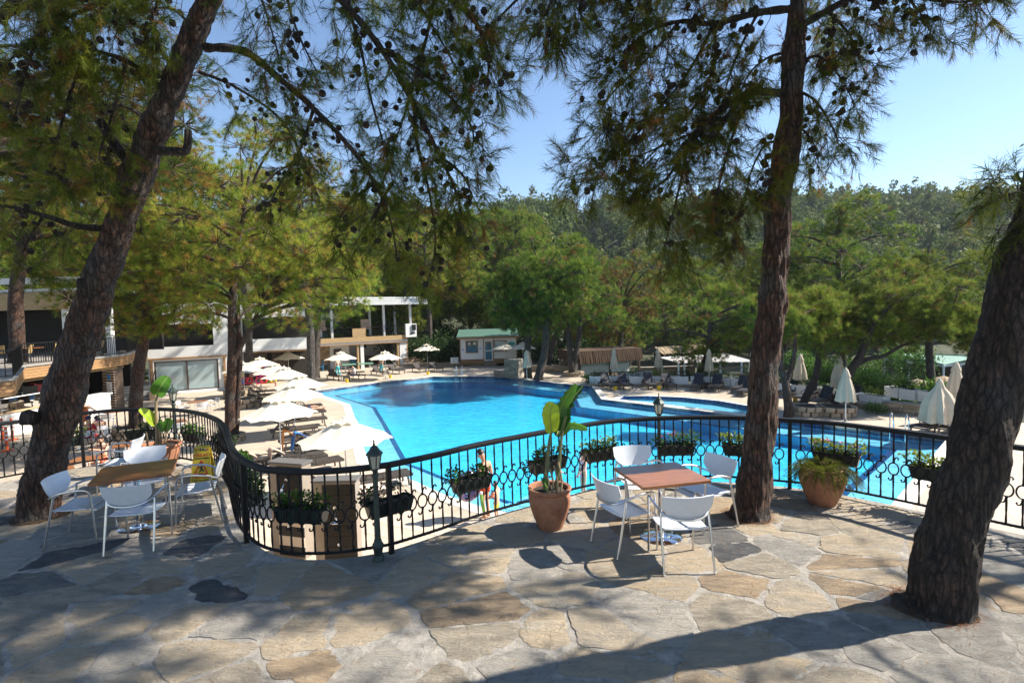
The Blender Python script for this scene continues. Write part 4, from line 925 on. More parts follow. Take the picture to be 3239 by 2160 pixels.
UMB = [('c2', 1390, 1340, 'nearest open cream parasol, in front of the shower walls'), ('c2', 800, 1160, 'open cream parasol shading the loungers with the blue towel'), ('c2', 930, 1030, 'open cream parasol, third in the row along the pool'), ('c2', 990, 950, 'open cream parasol at the near left corner of the pool'),
       ('c2', 850, 880, 'open cream parasol, fifth in the row beside the pool'), ('c2', 760, 850, 'open cream parasol with shade dapples behind the fifth one'), ('c2', 630, 795, 'open cream parasol in front of the red swim ring rack'), ('c2', 480, 840, 'open cream parasol peeping out behind the forked pine trunk'),
       ('c2', 885, 745, 'shaded open parasol over the blue chairs'), ('c2', 1360, 745, 'open cream parasol left of the ping-pong table'), ('c2', 1760, 740, 'open cream parasol right of the ping-pong table'), ('c3', 442, 548, 'open cream parasol between the terrace building and the white hut'), ('c3', 1160, 535, 'open parasol in front of the white hut'), ('c3', 1285, 605, 'open parasol edge poking out beside the hut')]
FN = {'c2': c2, 'c3': c3, 'c4': c4, 'c5': c5}
OPEN0 = None
UPOS = []
for i, (f, x, y, lab) in enumerate(UMB):
    p = at_apex(FN[f], x, y); 
    if i == 13: p = (p[0] + 0.6, 50.6, DK)
    UPOS.append(p); rz = 0.15 + i * 0.31
    if OPEN0 is None: OPEN0 = make_open(lab, p, rz)
    else: dup(OPEN0, p, rz, lab)
def make_closed(label, loc, rz, R=0.24, h=2.35, foot=0.95, canvas=None, group='folded parasols'):
    t = thing('folded_parasol', label, 'parasol', loc, rz, group); canvas = canvas or M_canvas
    m_ = MB(); m_.lathe([(0.022, 0.0), (0.022, h - 0.02)], 10); m_.build('pole', M_white, t, True)
    m_ = MB(); m_.lathe([(0.25, 0), (0.25, 0.05), (0.06, 0.07), (0.04, 0.22)], 16); m_.build('base', M_grey, t, True)
    def folds(prof, amp, seed):
        m2 = MB(); N = 32; vs = []; fs = []
        for i, (r, z) in enumerate(prof):
            for j in range(N):
                a = 2 * math.pi * j / N; k = 1 + amp * (i / (len(prof) - 1)) * math.cos(8 * a + 0.4 * math.sin(3 * a + seed)); lz = 0.045 * math.cos(8 * a + seed) if i == len(prof) - 1 else 0
                vs.append((r * k * math.cos(a), r * k * math.sin(a), z + lz))
        for i in range(len(prof) - 1):
            for j in range(N): fs.append((i * N + j, (i + 1) * N + j, (i + 1) * N + (j + 1) % N, i * N + (j + 1) % N))
        m2.add(vs, fs); return m2
    folds([(0.02, h), (0.06, h - 0.03), (0.10, h - 0.22), (R * 0.62, h - 0.55), (R * 0.9, h - 0.95), (R, foot + 0.1), (R * 1.05, foot)], 0.24, 1.0).build('canopy', canvas, t, True)
    folds([(0.015, h + 0.03), (0.075, h - 0.02), (0.13, h - 0.2), (0.17, h - 0.33)], 0.16, 2.0).build('vent_cap', canvas, t, True)
    m_ = MB(); m_.ball((0, 0, h + 0.04), 0.028); m_.build('finial', M_white, t, True)
    return t
CL = [(c4, 650, 700, 'folded parasol by the lounger below the thatched bar', 2.35, M_canvas2, .25), (c4, 1118, 685, 'folded parasol between two dark lounger pairs below the pergola', 2.35, M_canvas2, .25), (c4, 1657, 735, 'folded parasol in front of the sloping pine under the pergola', 2.35, M_canvas2, .25), (c4, 2120, 745, 'folded parasol half hidden behind the centre pine trunk', 2.3, M_canvas2, .25),
      (c5, 478, 800, 'folded parasol between the forked pine and the leaning pine', 2.35, M_canvas2, .31), (c5, 800, 905, 'folded parasol behind the curved leaning trunk', 2.6, M_canvas2, .31), (c5, 858, 1025, 'folded parasol on the pool edge in front of the stone tree ring', 2.35, M_canvas2, .33), (c5, 1775, 1020, 'folded parasol by the hedge near the right trunk', 2.55, M_canvas2, .3),
      (c3, 1372, 885, 'folded grey parasol at the stone pier, nearer of a pair', 2.2, M_canvas2, .27), (c3, 1390, 872, 'folded grey parasol at the stone pier, farther of a pair', 2.25, M_canvas2, .26)]
for i, (f, x, y, lab, h, cv, R) in enumerate(CL):
    p = f(x, y); make_closed(lab, (p.x, p.y, DK), i * 0.7, R, h, 0.95 if h < 2.5 else 1.1, cv)
p = c5(1640, 1130)                     # half opened
t = make_closed('half folded parasol spread wide by the pool ladder', (p.x, p.y, DK), 0.3, 0.52, 2.15, 0.55, M_canvas2)
for ch in KIDS[t.name]:
    if ch.name.startswith('canopy'): ch.scale = (1.08, 1.08, 1)

# ================================================================== loungers
def make_lounger(label, loc, rz, tilt=0.9, group='sun loungers', sling=None):
    t = thing('sun_lounger', label, 'sun lounger', loc, rz, group); sling = sling or M_lounger
    m_ = MB(); h = 0.33
    for s_ in (-1, 1): m_.bar((s_ * 0.30, -0.95, h), (s_ * 0.30, 0.95, h), 0.045, 0.075)
    for y in (-0.93, -0.25, 0.35, 0.93): m_.bar((-0.30, y, h - 0.01), (0.30, y, h - 0.01), 0.05, 0.05)
    m_.build('frame', M_lounger, t)
    for sx in (-1, 1):
        for sy in (-0.78, 0.78): m_ = MB(); m_.bar((sx * 0.295, sy, h), (sx * 0.30, sy * 1.06, 0), 0.05, 0.05); m_.build('leg', M_lounger, t)
    for k in range(9):                                   # seat slats
        m_ = MB(); y = -0.14 + k * 0.128; m_.box((0, y, h + 0.04), (0.53, 0.116, 0.012)); m_.build('slat', sling, t)
    L_ = 0.74; c, s = math.cos(tilt), math.sin(tilt); b = MB(); b.bar((-0.27, -0.20, h + 0.04), (-0.27, -0.20 - L_ * c, h + 0.04 + L_ * s), 0.035, 0.03); b.bar((0.27, -0.20, h + 0.04), (0.27, -0.20 - L_ * c, h + 0.04 + L_ * s), 0.035, 0.03)
    b.bar((-0.27, -0.20 - L_ * c, h + 0.04 + L_ * s), (0.27, -0.20 - L_ * c, h + 0.04 + L_ * s), 0.03, 0.035)
    bk = b.build('back_frame', M_lounger, t)
    m_ = MB(); u = Vector((0, -c, s)); nn = Vector((0, -s, -c)); o = Vector((0, -0.22, h + 0.045)); q = [o + Vector((x, 0, 0)) + u * v_ for v_ in (0, L_ - 0.05) for x in (-0.255, 0.255)]
    m_.add(q + [p + nn * 0.012 for p in q], [(0, 1, 3, 2), (4, 6, 7, 5), (0, 2, 6, 4), (1, 5, 7, 3), (2, 3, 7, 6), (0, 4, 5, 1)]); m_.build('backrest', sling, t)
    for s_ in (-1, 1):
        m_ = MB(); m_.bar((s_ * 0.325, -0.50, h + 0.22), (s_ * 0.325, 0.02, h + 0.20), 0.05, 0.03); m_.bar((s_ * 0.32, 0.0, h + 0.2), (s_ * 0.31, 0.06, h), 0.04, 0.03); m_.bar((s_ * 0.32, -0.48, h + 0.22), (s_ * 0.31, -0.5, h), 0.04, 0.03); m_.build('armrest', M_lounger, t)
    if tilt > 0.3: m_ = MB(); m_.bar((0, -0.2 - L_ * c * 0.6, h + 0.04 + L_ * s * 0.6), (0, -0.85, h - 0.02), 0.45, 0.02); m_.build('prop', M_lounger, t)
    return t
LG0 = make_lounger('sun lounger with its back raised, nearest the shower walls', (-5.0, 15.05, DK), yaw((0.86, 0.5)), 0.62)
LGF = make_lounger('flat sun lounger beside the nearest parasol pole', (-4.1, 15.95, DK), yaw((0.86, 0.5)), 0.06)
LGD = make_lounger('dark sling lounger under the folded parasol below the thatched bar', (*c4(590, 770)[:2], DK), yaw((0.35, -1)), 0.95, sling=M_sling)
G1 = 'brown loungers along the left pool edge'
LG0['group'] = G1; LGF['group'] = G1
left_l = [(LGF, -4.35, 14.55, .52, 'flat sun lounger strewn with towels near the stone steps'), (LGF, -6.75, 17.7, .62, 'flat sun lounger left of the low rattan table'), (LG0, -7.5, 18.3, .62, 'sun lounger with a beige towel over its raised back'), (LG0, -8.3, 18.0, .62, 'sun lounger with the farther beige towel over its back'),
          (LG0, -7.6, 20.6, .62, 'sun lounger under the blue towel'), (LGF, -8.4, 21.3, .62, 'flat sun lounger holding orange sandals'), (LGF, -7.9, 22.6, .62, 'flat sun lounger with an inflatable on its end'), (LG0, -9.6, 23.2, .5, 'sun lounger behind the second parasol pole'), (LG0, -9.9, 25.3, .5, 'sun lounger below the third parasol edge'),
          (LG0, -10.6, 27.2, .45, 'sun lounger with sunbather under the third parasol'), (LG0, -11.5, 29.2, .45, 'sun lounger half hidden under the fourth parasol'), (LG0, -15.6, 31.0, .3, 'brown lounger at the outer end by the stone ring'), (LG0, -15.2, 32.6, .3, 'brown lounger with propped back by the forked pine'), (LG0, -15.9, 34.0, .3, 'brown lounger second from the stone ring'),
          (LG0, -16.6, 35.8, .3, 'brown lounger third from the stone ring'), (LG0, -14.5, 35.6, .3, 'brown lounger under the fifth parasol')]
for src, x, y, sl_, lab in left_l: dup(src, (x, y, DK), yaw((0.86, sl_)), lab, G1)
G2 = 'brown loungers along the far left pool edge'
for fn, x, y, d, lab in ((c2, 1320, 1000, (.75, -.6), 'grey lounger left of the reading guest'), (c2, 1500, 990, (.75, -.6), 'lounger the reading guest sits on'), (c2, 1715, 960, (.75, -.6), 'lounger left of the yellow bucket by the parasol'), (c2, 1860, 945, (.75, -.6), 'lounger right of the yellow bucket by the parasol'), (c2, 2070, 930, (.55, -.8), 'dark lounger left of the parasol before the hedge'), (c2, 2220, 925, (.55, -.8), 'dark lounger right of the parasol before the hedge')):
    p = fn(x, y); dup(LG0, (p.x, p.y, DK), yaw(d), lab, G2)
G3 = 'dark loungers along the white planters'
LGD['group'] = G3
for fn, x, y, d, lab in ((c4, 757, 765, (.1, -1), 'dark lounger right of the folded parasol below the thatched bar'), (c4, 1025, 765, (.02, -1), 'dark lounger left of the side table below the pergola'), (c4, 1222, 765, (0, -1), 'dark lounger right of the side table below the pergola'), (c4, 1535, 778, (-.55, -1), 'dark lounger left of the sloping pine foot'), (c4, 1730, 785, (-.6, -1), 'dark lounger in front of the white planters near the sloping pine'), (c4, 2000, 805, (-.7, -.9), 'dark lounger beside the centre pine trunk'),
                         (c5, 390, 800, (-.85, -.7), 'dark lounger left of the forked pine'), (c5, 540, 845, (-.85, -.6), 'dark lounger behind the leaning pine stem'), (c5, 660, 880, (-.9, -.5), 'dark flat lounger by the two stone tree rings'), (c5, 890, 880, (-.9, -.5), 'dark lounger behind the pool edge parasol'), (c5, 30, 790, (-.7, -.9), 'dark lounger just right of the centre pine trunk'), (c5, 1760, 1120, (-.85, -.5), 'dark lounger behind the half folded parasol'), (c5, 1560, 1110, (-.85, -.5), 'dark lounger left of the half folded parasol')):
    p = fn(x, y); dup(LGD, (p.x, p.y, DK), yaw(d), lab, G3)
# rattan side tables, buckets, towels
def make_side(label, loc, rz, group='low rattan side tables'):
    t = thing('side_table', label, 'table', loc, rz, group); m_ = MB(); m_.box((0, 0, 0.38), (0.5, 0.5, 0.03)); m_.build('tabletop', M_lounger, t)
    m_ = MB()
    for k in range(4): a = k * math.pi / 2; m_.box((0.235 * math.cos(a), 0.235 * math.sin(a), 0.32), (0.03 if k % 2 == 0 else 0.5, 0.5 if k % 2 == 0 else 0.03, 0.1))
    m_.build('apron', M_lounger, t)
    for sx in (-1, 1):
        for sy in (-1, 1): m_ = MB(); m_.box((sx * 0.22, sy * 0.22, 0.18), (0.045, 0.045, 0.36)); m_.build('leg', M_lounger, t)
    return t
ST = make_side('low rattan table under the nearest parasol', (-4.35, 15.35, DK), 0.5)
for x, y, lab in ((-7.1, 18.75, 'low rattan table between the beige towels and the parasol pole'), (-8.0, 21.0, 'low rattan table among the towel loungers'), (*c4(665, 755)[:2], 'small table between the loungers below the thatched bar'), (*c4(1120, 765)[:2], 'small table between the loungers below the pergola'), (*c4(1630, 770)[:2], 'small table by the sloping pine'), (*c4(2080, 790)[:2], 'small table at the centre pine trunk'), (*c2(1415, 1010)[:2], 'small table left of the reading guest')):
    dup(ST, (x, y, DK), 0.4, lab)
def make_bucket(label, loc, group='yellow ash buckets'):
    t = thing('bucket', label, 'bucket', loc, 0, group); m_ = MB(); m_.lathe([(0.10, 0), (0.135, 0.25), (0.142, 0.25), (0.142, 0.262), (0.125, 0.262), (0.10, 0.05), (0, 0.05)], 14); m_.build('pail', M_yellow, t, True)
    m_ = MB(); m_.tube(arc_pts((0, 0.25), (0.135, 0.07), 0, math.pi, 8), 0.005, 4); m_.build('handle', M_white, t); return t
BK = make_bucket('yellow bucket by the loungers below the thatched bar', (*c4(660, 785)[:2], DK))
for fn, x, y, lab in ((c4, 1123, 785, 'yellow bucket by the loungers below the pergola'), (c2, 1418, 1025, 'yellow bucket beside the reading guest'), (c2, 1810, 985, 'yellow bucket by the parasol right of the ping-pong table'), (c2, 2150, 955, 'yellow bucket by the parasol before the hedge'), (c4, 2090, 835, 'yellow bucket at the centre pine trunk'), (c5, 437, 850, 'yellow bucket behind the forked pine')):
    p = fn(x, y); dup(BK, (p.x, p.y, DK), 0.3, lab)
def cloth(name, label, pts, wd, m, group=None, th=0.012, fold=0.02):
    q = spline(pts, 6); m_ = MB(); vs = []; fs = []; n_ = 8
    for i, p in enumerate(q):
        a = q[min(i + 1, len(q) - 1)] - q[max(i - 1, 0)]; sd_ = a.cross(Vector((0, 0, 1)));
        if sd_.length < 1e-3: sd_ = Vector((1, 0, 0))
        sd_.normalize()
        if vs and sd_.dot(last) < 0: sd_ = -sd_
        last = sd_
        for j in range(n_ + 1): f = j / n_ - 0.5; vs.append(p + sd_ * (f * wd) + Vector((0, 0, fold * math.sin(j * 1.9 + i * 0.25))))
    for i in range(len(q) - 1):
        for j in range(n_): a = i * (n_ + 1) + j; fs.append((a, a + 1, a + n_ + 2, a + n_ + 1))
    m_.add(vs, fs); o = m_.build(name, m, None, True); tag(o, label, 'towel', group); sf = o.modifiers.new('s', 'SOLIDIFY'); sf.thickness = th; return o
M_beige = mat('beige_towel', (0.48, 0.34, 0.25), 0.95, bump=0.3, bscale=150); M_blue = mat('blue_towel', (0.04, 0.17, 0.50), 0.95, bump=0.3, bscale=150); M_orange = mat('orange_cloth', (0.62, 0.20, 0.03), 0.9); M_wtowel = mat('print_towel', (0.72, 0.66, 0.58), 0.95, col2=(0.34, 0.20, 0.15), scale=7)
def lpt(x, y, r, lx, ly, lz): c, s = math.cos(r), math.sin(r); return Vector((x + c * lx - s * ly, y + s * lx + c * ly, DK + lz))
for (x, y, sl_, lab, M__) in ((-7.5, 18.3, .62, 'beige towel hung over the raised lounger back, nearer one', M_beige), (-8.3, 18.0, .62, 'beige towel hung over the raised lounger back, farther one', M_beige)):
    r = yaw((0.86, sl_)); cloth('towel', lab, [lpt(x, y, r, 0, -0.45, .62), lpt(x, y, r, 0, -0.80, .82), lpt(x, y, r, 0, -0.88, .70), lpt(x, y, r, 0, -0.90, .35)], 0.55, M__, 'beige towels')
r = yaw((0.86, .62)); cloth('towel', 'blue towel sliding down from the lounger back', [lpt(-7.6, 20.6, r, 0, 0.3, .42), lpt(-7.6, 20.6, r, 0, -0.3, .55), lpt(-7.6, 20.6, r, 0, -0.82, .86), lpt(-7.6, 20.6, r, 0, -0.95, .55), lpt(-7.6, 20.6, r, 0, -1.0, .15)], 0.4, M_blue)
cloth('towel', 'orange cloth hanging from the lounger back behind the pole', [lpt(-8.0, 20.4, r, 0, -0.3, .60), lpt(-8.0, 20.4, r, 0, -0.75, .98), lpt(-8.0, 20.4, r, 0, -0.85, .6), lpt(-8.0, 20.4, r, 0, -0.88, .3)], 0.3, M_orange)
r = yaw((0.86, .52)); cloth('towel', 'crumpled printed towel spread on the flat lounger', [lpt(-4.35, 14.55, r, 0, -0.5, .41), lpt(-4.35, 14.55, r, 0.02, 0.1, .43), lpt(-4.35, 14.55, r, -0.02, 0.7, .41)], 0.56, M_wtowel, None, 0.02, 0.025)
cloth('towel', 'rolled pale towel lying on the raised lounger seat', [lpt(-5.0, 15.05, r, 0.1, 0.0, .42), lpt(-5.0, 15.05, r, 0.1, 0.5, .44)], 0.35, M_wtowel, None, 0.06, 0.03)
t = thing('sandals', 'orange sandals on the flat lounger', 'sandals', (-8.4, 21.3, DK + 0.38), 0.3)
for s_ in (-1, 1):
    m_ = MB(); m_.ball((0.07 * s_, 0, 0.02), (0.05, 0.13, 0.02)); m_.tube(arc_pts((0.07 * s_, 0.02), (0.05, 0.06), 0, math.pi, 6), 0.01, 4); m_.build('sandal', M_orange, t, True)
t = thing('swim_ring', 'small pink inflatable on the lounger end', 'inflatable', (-7.4, 22.9, DK + 0.45), 0.2)
M_pink = mat('pink_vinyl', (0.6, 0.08, 0.32), 0.25, coat=0.5)
m_ = MB(); m_.tube([(0.2 * math.cos(a * .3927), 0.2 * math.sin(a * .3927), 0) for a in range(16)], 0.07, 8, closed=True); m_.build('tube', M_pink, t, True); m_ = MB(); m_.lathe([(0.012, 0.06), (0.012, 0.1)], 6, (0.2, 0, 0)); m_.build('valve', M_white, t)

# showers: tiled pillars with a rose
M_shtile = mat('shower_stone', (0.26, 0.215, 0.17), 0.5, var=0.12, scale=5); M_shdark = mat('shower_dark_tile', (0.010, 0.009, 0.009), 0.35, var=0.2, scale=6, spec=0.3); M_shgrey = mat('shower_cap', (0.12, 0.115, 0.11), 0.6); M_shcream = mat('shower_cream', (0.52, 0.43, 0.34), 0.5)
def shower(label, a, b, h, heads, split):
    t = thing('shower_wall', label, 'shower', (a.x, a.y, DK), math.atan2(b.y - a.y, b.x - a.x), 'shower walls below the terrace'); L_ = (b - a).length
    m_ = MB(); m_.box((L_ / 2, 0.17, h / 2), (L_, 0.30, h)); m_.build('wall', M_shtile, t)
    m_ = MB(); m_.box((L_ / 2, 0.17, h + 0.02), (L_ + 0.06, 0.36, 0.04)); m_.build('coping', M_shgrey, t)
    nb = 9; z0 = 0.05; bh = (h - 0.1) / nb
    for i in range(nb):
        mm = M_shdark if (split and i >= 4) or (not split) or i % 2 == 0 else M_shcream
        m_ = MB(); m_.box((L_ * 0.61, 0.010, z0 + bh * (i + 0.5)), (L_ * 0.78, 0.02, bh - 0.006)); m_.build('tile_band', mm, t)
    for hx, hz in heads:
        m_ = MB(); m_.lathe([(0.035, 0), (0.035, 0.015)], 12); m_.v = [(hx + x, -0.0 - z, hz + y) for x, y, z in m_.v]; m_.tube(spline([(hx, 0, hz), (hx + 0.05, -0.1, hz - 0.02), (hx + 0.10, -0.26, hz - 0.10)], 4), 0.013, 8); arm = m_.build('arm', M_chrome, t, True)
        m_ = MB(); m_.lathe([(0.11, hz - 0.185), (0.115, hz - 0.175), (0.09, hz - 0.16), (0.03, hz - 0.14), (0.02, hz - 0.10)], 20, (hx + 0.10, -0.27, 0)); m_.build('rose', M_chrome, arm, True)
    m_ = MB(); m_.lathe([(0.03, 0), (0.03, 0.04), (0.012, 0.05), (0.012, 0.07)], 10); m_.v = [(L_ * 0.58 + x, -z, 0.72 + y) for x, y, z in m_.v]; m_.build('tap', M_chrome, t, True)
    m_ = MB(); m_.box((L_ * 0.5, -0.35, 0.006), (0.7, 0.5, 0.012)); m_.build('drain_grate', M_grey, t)
    return t
shower('tiled shower pillar with cream and dark stripes, farther left', Vector((-5.35, 11.5, 0)), Vector((-4.55, 11.25, 0)), 2.05, [(0.45, 1.72)], True)
shower('tiled shower pillar with a black panel, nearer one', Vector((-3.98, 10.35, 0)), Vector((-3.15, 10.35, 0)), 1.95, [(0.42, 1.45)], False)
# pool ladders
def ladder(label, p, rz):
    t = thing('pool_ladder', label, 'ladder', (p[0], p[1], DK), rz, 'chrome pool ladders')
    for s_ in (-1, 1): m_ = MB(); m_.tube(spline([(s_ * 0.25, -0.35, 0.0), (s_ * 0.25, -0.33, 0.55), (s_ * 0.25, -0.1, 0.85), (s_ * 0.25, 0.12, 0.75), (s_ * 0.25, 0.16, 0.3), (s_ * 0.25, 0.16, -0.9)], 5), 0.022, 8); m_.build('rail', M_chrome, t, True)
    for z in (-0.15, -0.4, -0.65): m_ = MB(); m_.box((0, 0.16, z), (0.48, 0.09, 0.03)); m_.build('step', M_chrome, t)
ladder('chrome pool ladder at the far end of the pool', (-4.4, 43.75), yaw((-.15, -1)))
ladder('chrome pool ladder by the half folded parasol on the right', (14.9, 20.6), yaw((-.75, -.66)))

# terrace-coloured bistro sets on the lower deck
G5 = 'white armchairs on the lower left deck'; n5 = 0
for (x, y), chairs_, lab in (((-17.3, 29.2), ((.5, -.5), (-.7, -.1), (.5, .6)), 'the far set by the stone ring'), ((-15.0, 23.6), ((.4, -.6), (-.75, 0)), 'the set behind the left curved fence'), ((-20.0, 26.6), ((-.7, -.2), (.3, -.7)), 'the set in front of the menu board'), ((-17.9, 22.0), ((-.2, -.75), (.75, .1)), 'the set with the guest in red'), ((-14.2, 19.4), ((.7, .0), (-.3, -.7)), 'the set below the wet floor sign'), ((-14.0, 16.2), ((-.55, .5), (.75, .1)), 'the set where a shirtless guest sits')):
    r_ = RNG.uniform(0, 1.5); dup(TBL, (x, y, DK), r_, 'brown square table, ' + lab, 'brown tables on the lower deck')
    for k_, (dx, dy) in enumerate(chairs_): dup(CHAIR, (x + dx, y + dy, DK), yaw((-dx, -dy)), ['first', 'second', 'third'][k_] + ' white armchair round ' + lab, G5)
# ================================================================== buildings
M_glass = mat('window_glass', (0.32, 0.42, 0.44), 0.06, spec=0.9, coat=0.6); M_darkglass = mat('dark_glass', (0.02, 0.03, 0.035), 0.05, spec=0.8); M_clear = None
M_brown = mat('brown_frame', (0.07, 0.045, 0.03), 0.5); M_curtain = mat('pale_curtain', (0.50, 0.58, 0.58), 0.9, var=0.15, scale=2, stretch=(4, 4, 0.3))
M_slate = mat('green_roof', (0.06, 0.13, 0.095), 0.6, var=0.15, scale=3); M_teal = mat('teal_sign', (0.05, 0.36, 0.30), 0.5); M_bluechair = mat('blue_chair_paint', (0.02, 0.22, 0.44), 0.45); M_red = mat('red_metal', (0.50, 0.02, 0.03), 0.4); M_magenta = mat('magenta_vinyl', (0.50, 0.02, 0.22), 0.25, coat=0.4); M_thatch = mat('thatch', (0.07, 0.040, 0.022), 0.95, var=0.6, scale=9, stretch=(6, 6, 0.5), bump=1.0, bscale=25); M_thatchpale = mat('pale_thatch', (0.36, 0.27, 0.17), 0.95, var=0.5, scale=9, bump=1.0, bscale=20)
M_stonewall = mat('tan_stone', (0.33, 0.235, 0.145), 0.85, var=0.45, scale=3, rnd=0.32, bump=0.5, bscale=8)
def stones(root, x0, x1, z0, z1, y, rg, sw=0.38, sh=0.17, th=0.05, m=None, cap=240):
    """courses of rough stones on a wall face (local x along the wall, the face at -y)"""
    z = z0; k = 0; m = m or M_stonewall
    while z < z1 - 0.03:
        h = min(sh * rg.uniform(0.75, 1.3), z1 - z); x = x0
        while x < x1 - 0.03:
            wd = min(sw * rg.uniform(0.55, 1.5), x1 - x)
            if k < cap:
                d = th * rg.uniform(0.6, 1.2); g = 0.012; m_ = MB(); c = [(x + g, z + g), (x + wd - g, z + g), (x + wd - g, z + h - g), (x + g, z + h - g)]
                c = [(a + rg.uniform(-.012, .012), b + rg.uniform(-.01, .01)) for a, b in c]; ce = (sum(a for a, b in c) / 4, sum(b for a, b in c) / 4)
                vs = [(a, y + 0.005, b) for a, b in c] + [(a, y - d * 0.7, b) for a, b in c] + [(ce[0] + (a - ce[0]) * 0.8, y - d, ce[1] + (b - ce[1]) * 0.75) for a, b in c]
                m_.add(vs, [(i, (i + 1) % 4, 4 + (i + 1) % 4, 4 + i) for i in range(4)] + [(4 + i, 4 + (i + 1) % 4, 8 + (i + 1) % 4, 8 + i) for i in range(4)] + [(8, 9, 10, 11)])
                m_.build('stone', m, root); k += 1
            x += wd
        z += h
def wavy_rail(root, p0, p1, z0, z1, step, name='balcony_rail'):
    """a rail of bellied black bars; the bars are parts of it"""
    p0 = Vector(p0); p1 = Vector(p1); L_ = (p1 - p0).length; m_ = MB(); m_.bar((*p0[:2], z1), (*p1[:2], z1), 0.06, 0.05); m_.bar((*p0[:2], z0 + 0.06), (*p1[:2], z0 + 0.06), 0.03, 0.03); o = m_.build(name, M_iron, root)
    n_ = int(L_ / step); d = (p1 - p0).normalized(); nn = Vector((d.y, -d.x, 0)); m_ = MB()
    m_.tube([nn * (0.09 * math.sin(math.pi * min(1, f * 1.25)) ** 2) + Vector((0, 0, z0 + 0.06 + (z1 - z0 - 0.08) * f)) for f in (0, .15, .3, .45, .6, .8, 1)], 0.014, 4); me = m_.mesh('baluster', M_iron)
    for i in range(n_ + 1): p = p0.lerp(p1, i / n_); link('baluster', me, o, (p.x, p.y, 0))
    return o
def planks(root, a, b, z0, z1, y0, n_, m, name='plank', th=0.03):
    """horizontal boards between two ends, in the root's frame"""
    a = Vector(a); b = Vector(b); h = (z1 - z0) / n_
    for i in range(n_): m_ = MB(); m_.bar((a.x, a.y, z0 + h * (i + .5)), (b.x, b.y, z0 + h * (i + .5)), th, h - 0.012); m_.build(name, m, root)
RGB = random.Random(5)
# --- the white house with the great window
A = Vector((-25.3, 37.3, 0)); B = Vector((-21.1, 39.45, 0)); Lw = (B - A).length
wb = thing('white_house', 'white plastered house with a large curtained window behind the forked pine', 'building', (A.x, A.y, DK), math.atan2(B.y - A.y, B.x - A.x))
def wall_open(root, x0, x1, z0, z1, y, th, holes, m, name='wall'):
    """a wall with rectangular openings, as butted slabs"""
    m_ = MB(); xs = sorted({x0, x1, *[h[0] for h in holes], *[h[1] for h in holes]}); zs = sorted({z0, z1, *[h[2] for h in holes], *[h[3] for h in holes]})
    for xa, xb in zip(xs, xs[1:]):
        run = None
        for za, zb in zip(zs, zs[1:]):
            hole = any(h[0] <= xa + 1e-6 and xb <= h[1] + 1e-6 and h[2] <= za + 1e-6 and zb <= h[3] + 1e-6 for h in holes)
            if not hole:
                m_.box(((xa + xb) / 2, y + th / 2, (za + zb) / 2), (xb - xa, th, zb - za))
    return m_.build(name, m, root)
WX0, WX1 = 0.28, 4.22
wall_open(wb, -0.05, Lw + 0.4, 0, 6.4, 0, 0.3, [(WX0, WX1, 0.16, 2.32), (0.3, 4.0, 3.32, 4.9)], M_plaster)
m_ = MB(); m_.box((Lw + 0.25, 3.3, 3.2), (0.3, 6, 6.4)); m_.box((2.3, 4.2, 3.2), (4.6, 0.2, 6.4)); m_.box((2.3, 2.2, 6.3), (4.6, 4.0, 0.2)); m_.box((2.3, 2.2, 3.2), (4.6, 4.0, 0.1)); m_.build('side_wall', M_plaster, wb)
m_ = MB(); m_.box((2.2, 1.2, 4.1), (4.4, 0.05, 1.7)); m_.build('balcony_back', M_dark, wb)  # near-black sheet stands for the shade in the balcony recess
wf = MB()
for x in (WX0 + .05, (WX0 + WX1) / 2, WX1 - .05): wf.box((x, 0.08, 1.24), (0.09, 0.1, 2.16))
for z in (0.2, 2.28): wf.box(((WX0 + WX1) / 2, 0.082, z), (WX1 - WX0 - 0.1, 0.094, 0.08))
wfo = wf.build('window', M_brown, wb)
for x0, x1 in ((WX0 + .1, (WX0 + WX1) / 2 - .05), ((WX0 + WX1) / 2 + .05, WX1 - .1)):
    m_ = MB(); m_.box(((x0 + x1) / 2, 0.10, 1.24), (x1 - x0, 0.012, 2.0)); m_.build('pane', M_glass, wfo)
m_ = MB(); m_.box((2.25, 0.26, 1.2), (3.9, 0.02, 2.1)); m_.build('curtain', M_curtain, wb)
for x in (0.14, Lw - .12 + .02): m_ = MB(); m_.box((x, -0.03, 1.25), (0.16, 0.06, 2.5)); m_.build('timber_trim', M_timber, wb)
m_ = MB(); m_.box((2.3, -0.032, 2.50), (Lw + .3, 0.06, 0.13)); m_.build('timber_trim', M_timber, wb)
m_ = MB(); m_.box((2.3, -0.10, 0.05), (Lw, 0.24, 0.1)); m_.build('plinth', M_plaster, wb)
wavy_rail(wb, (0.3, 0.12, 0), (4.0, 0.12, 0), 3.34, 4.35, 0.13)
m_ = MB(); m_.box((4.55, -0.012, 1.6), (0.16, 0.02, 0.3)); g_ = m_.build('green_sign', mat('green_sign', (0.01, 0.14, 0.07), 0.5), wb)
text('lettering', 'WC', 0.09, M_white, g_, (4.55, -0.026, 1.6), (math.pi / 2, 0, 0))
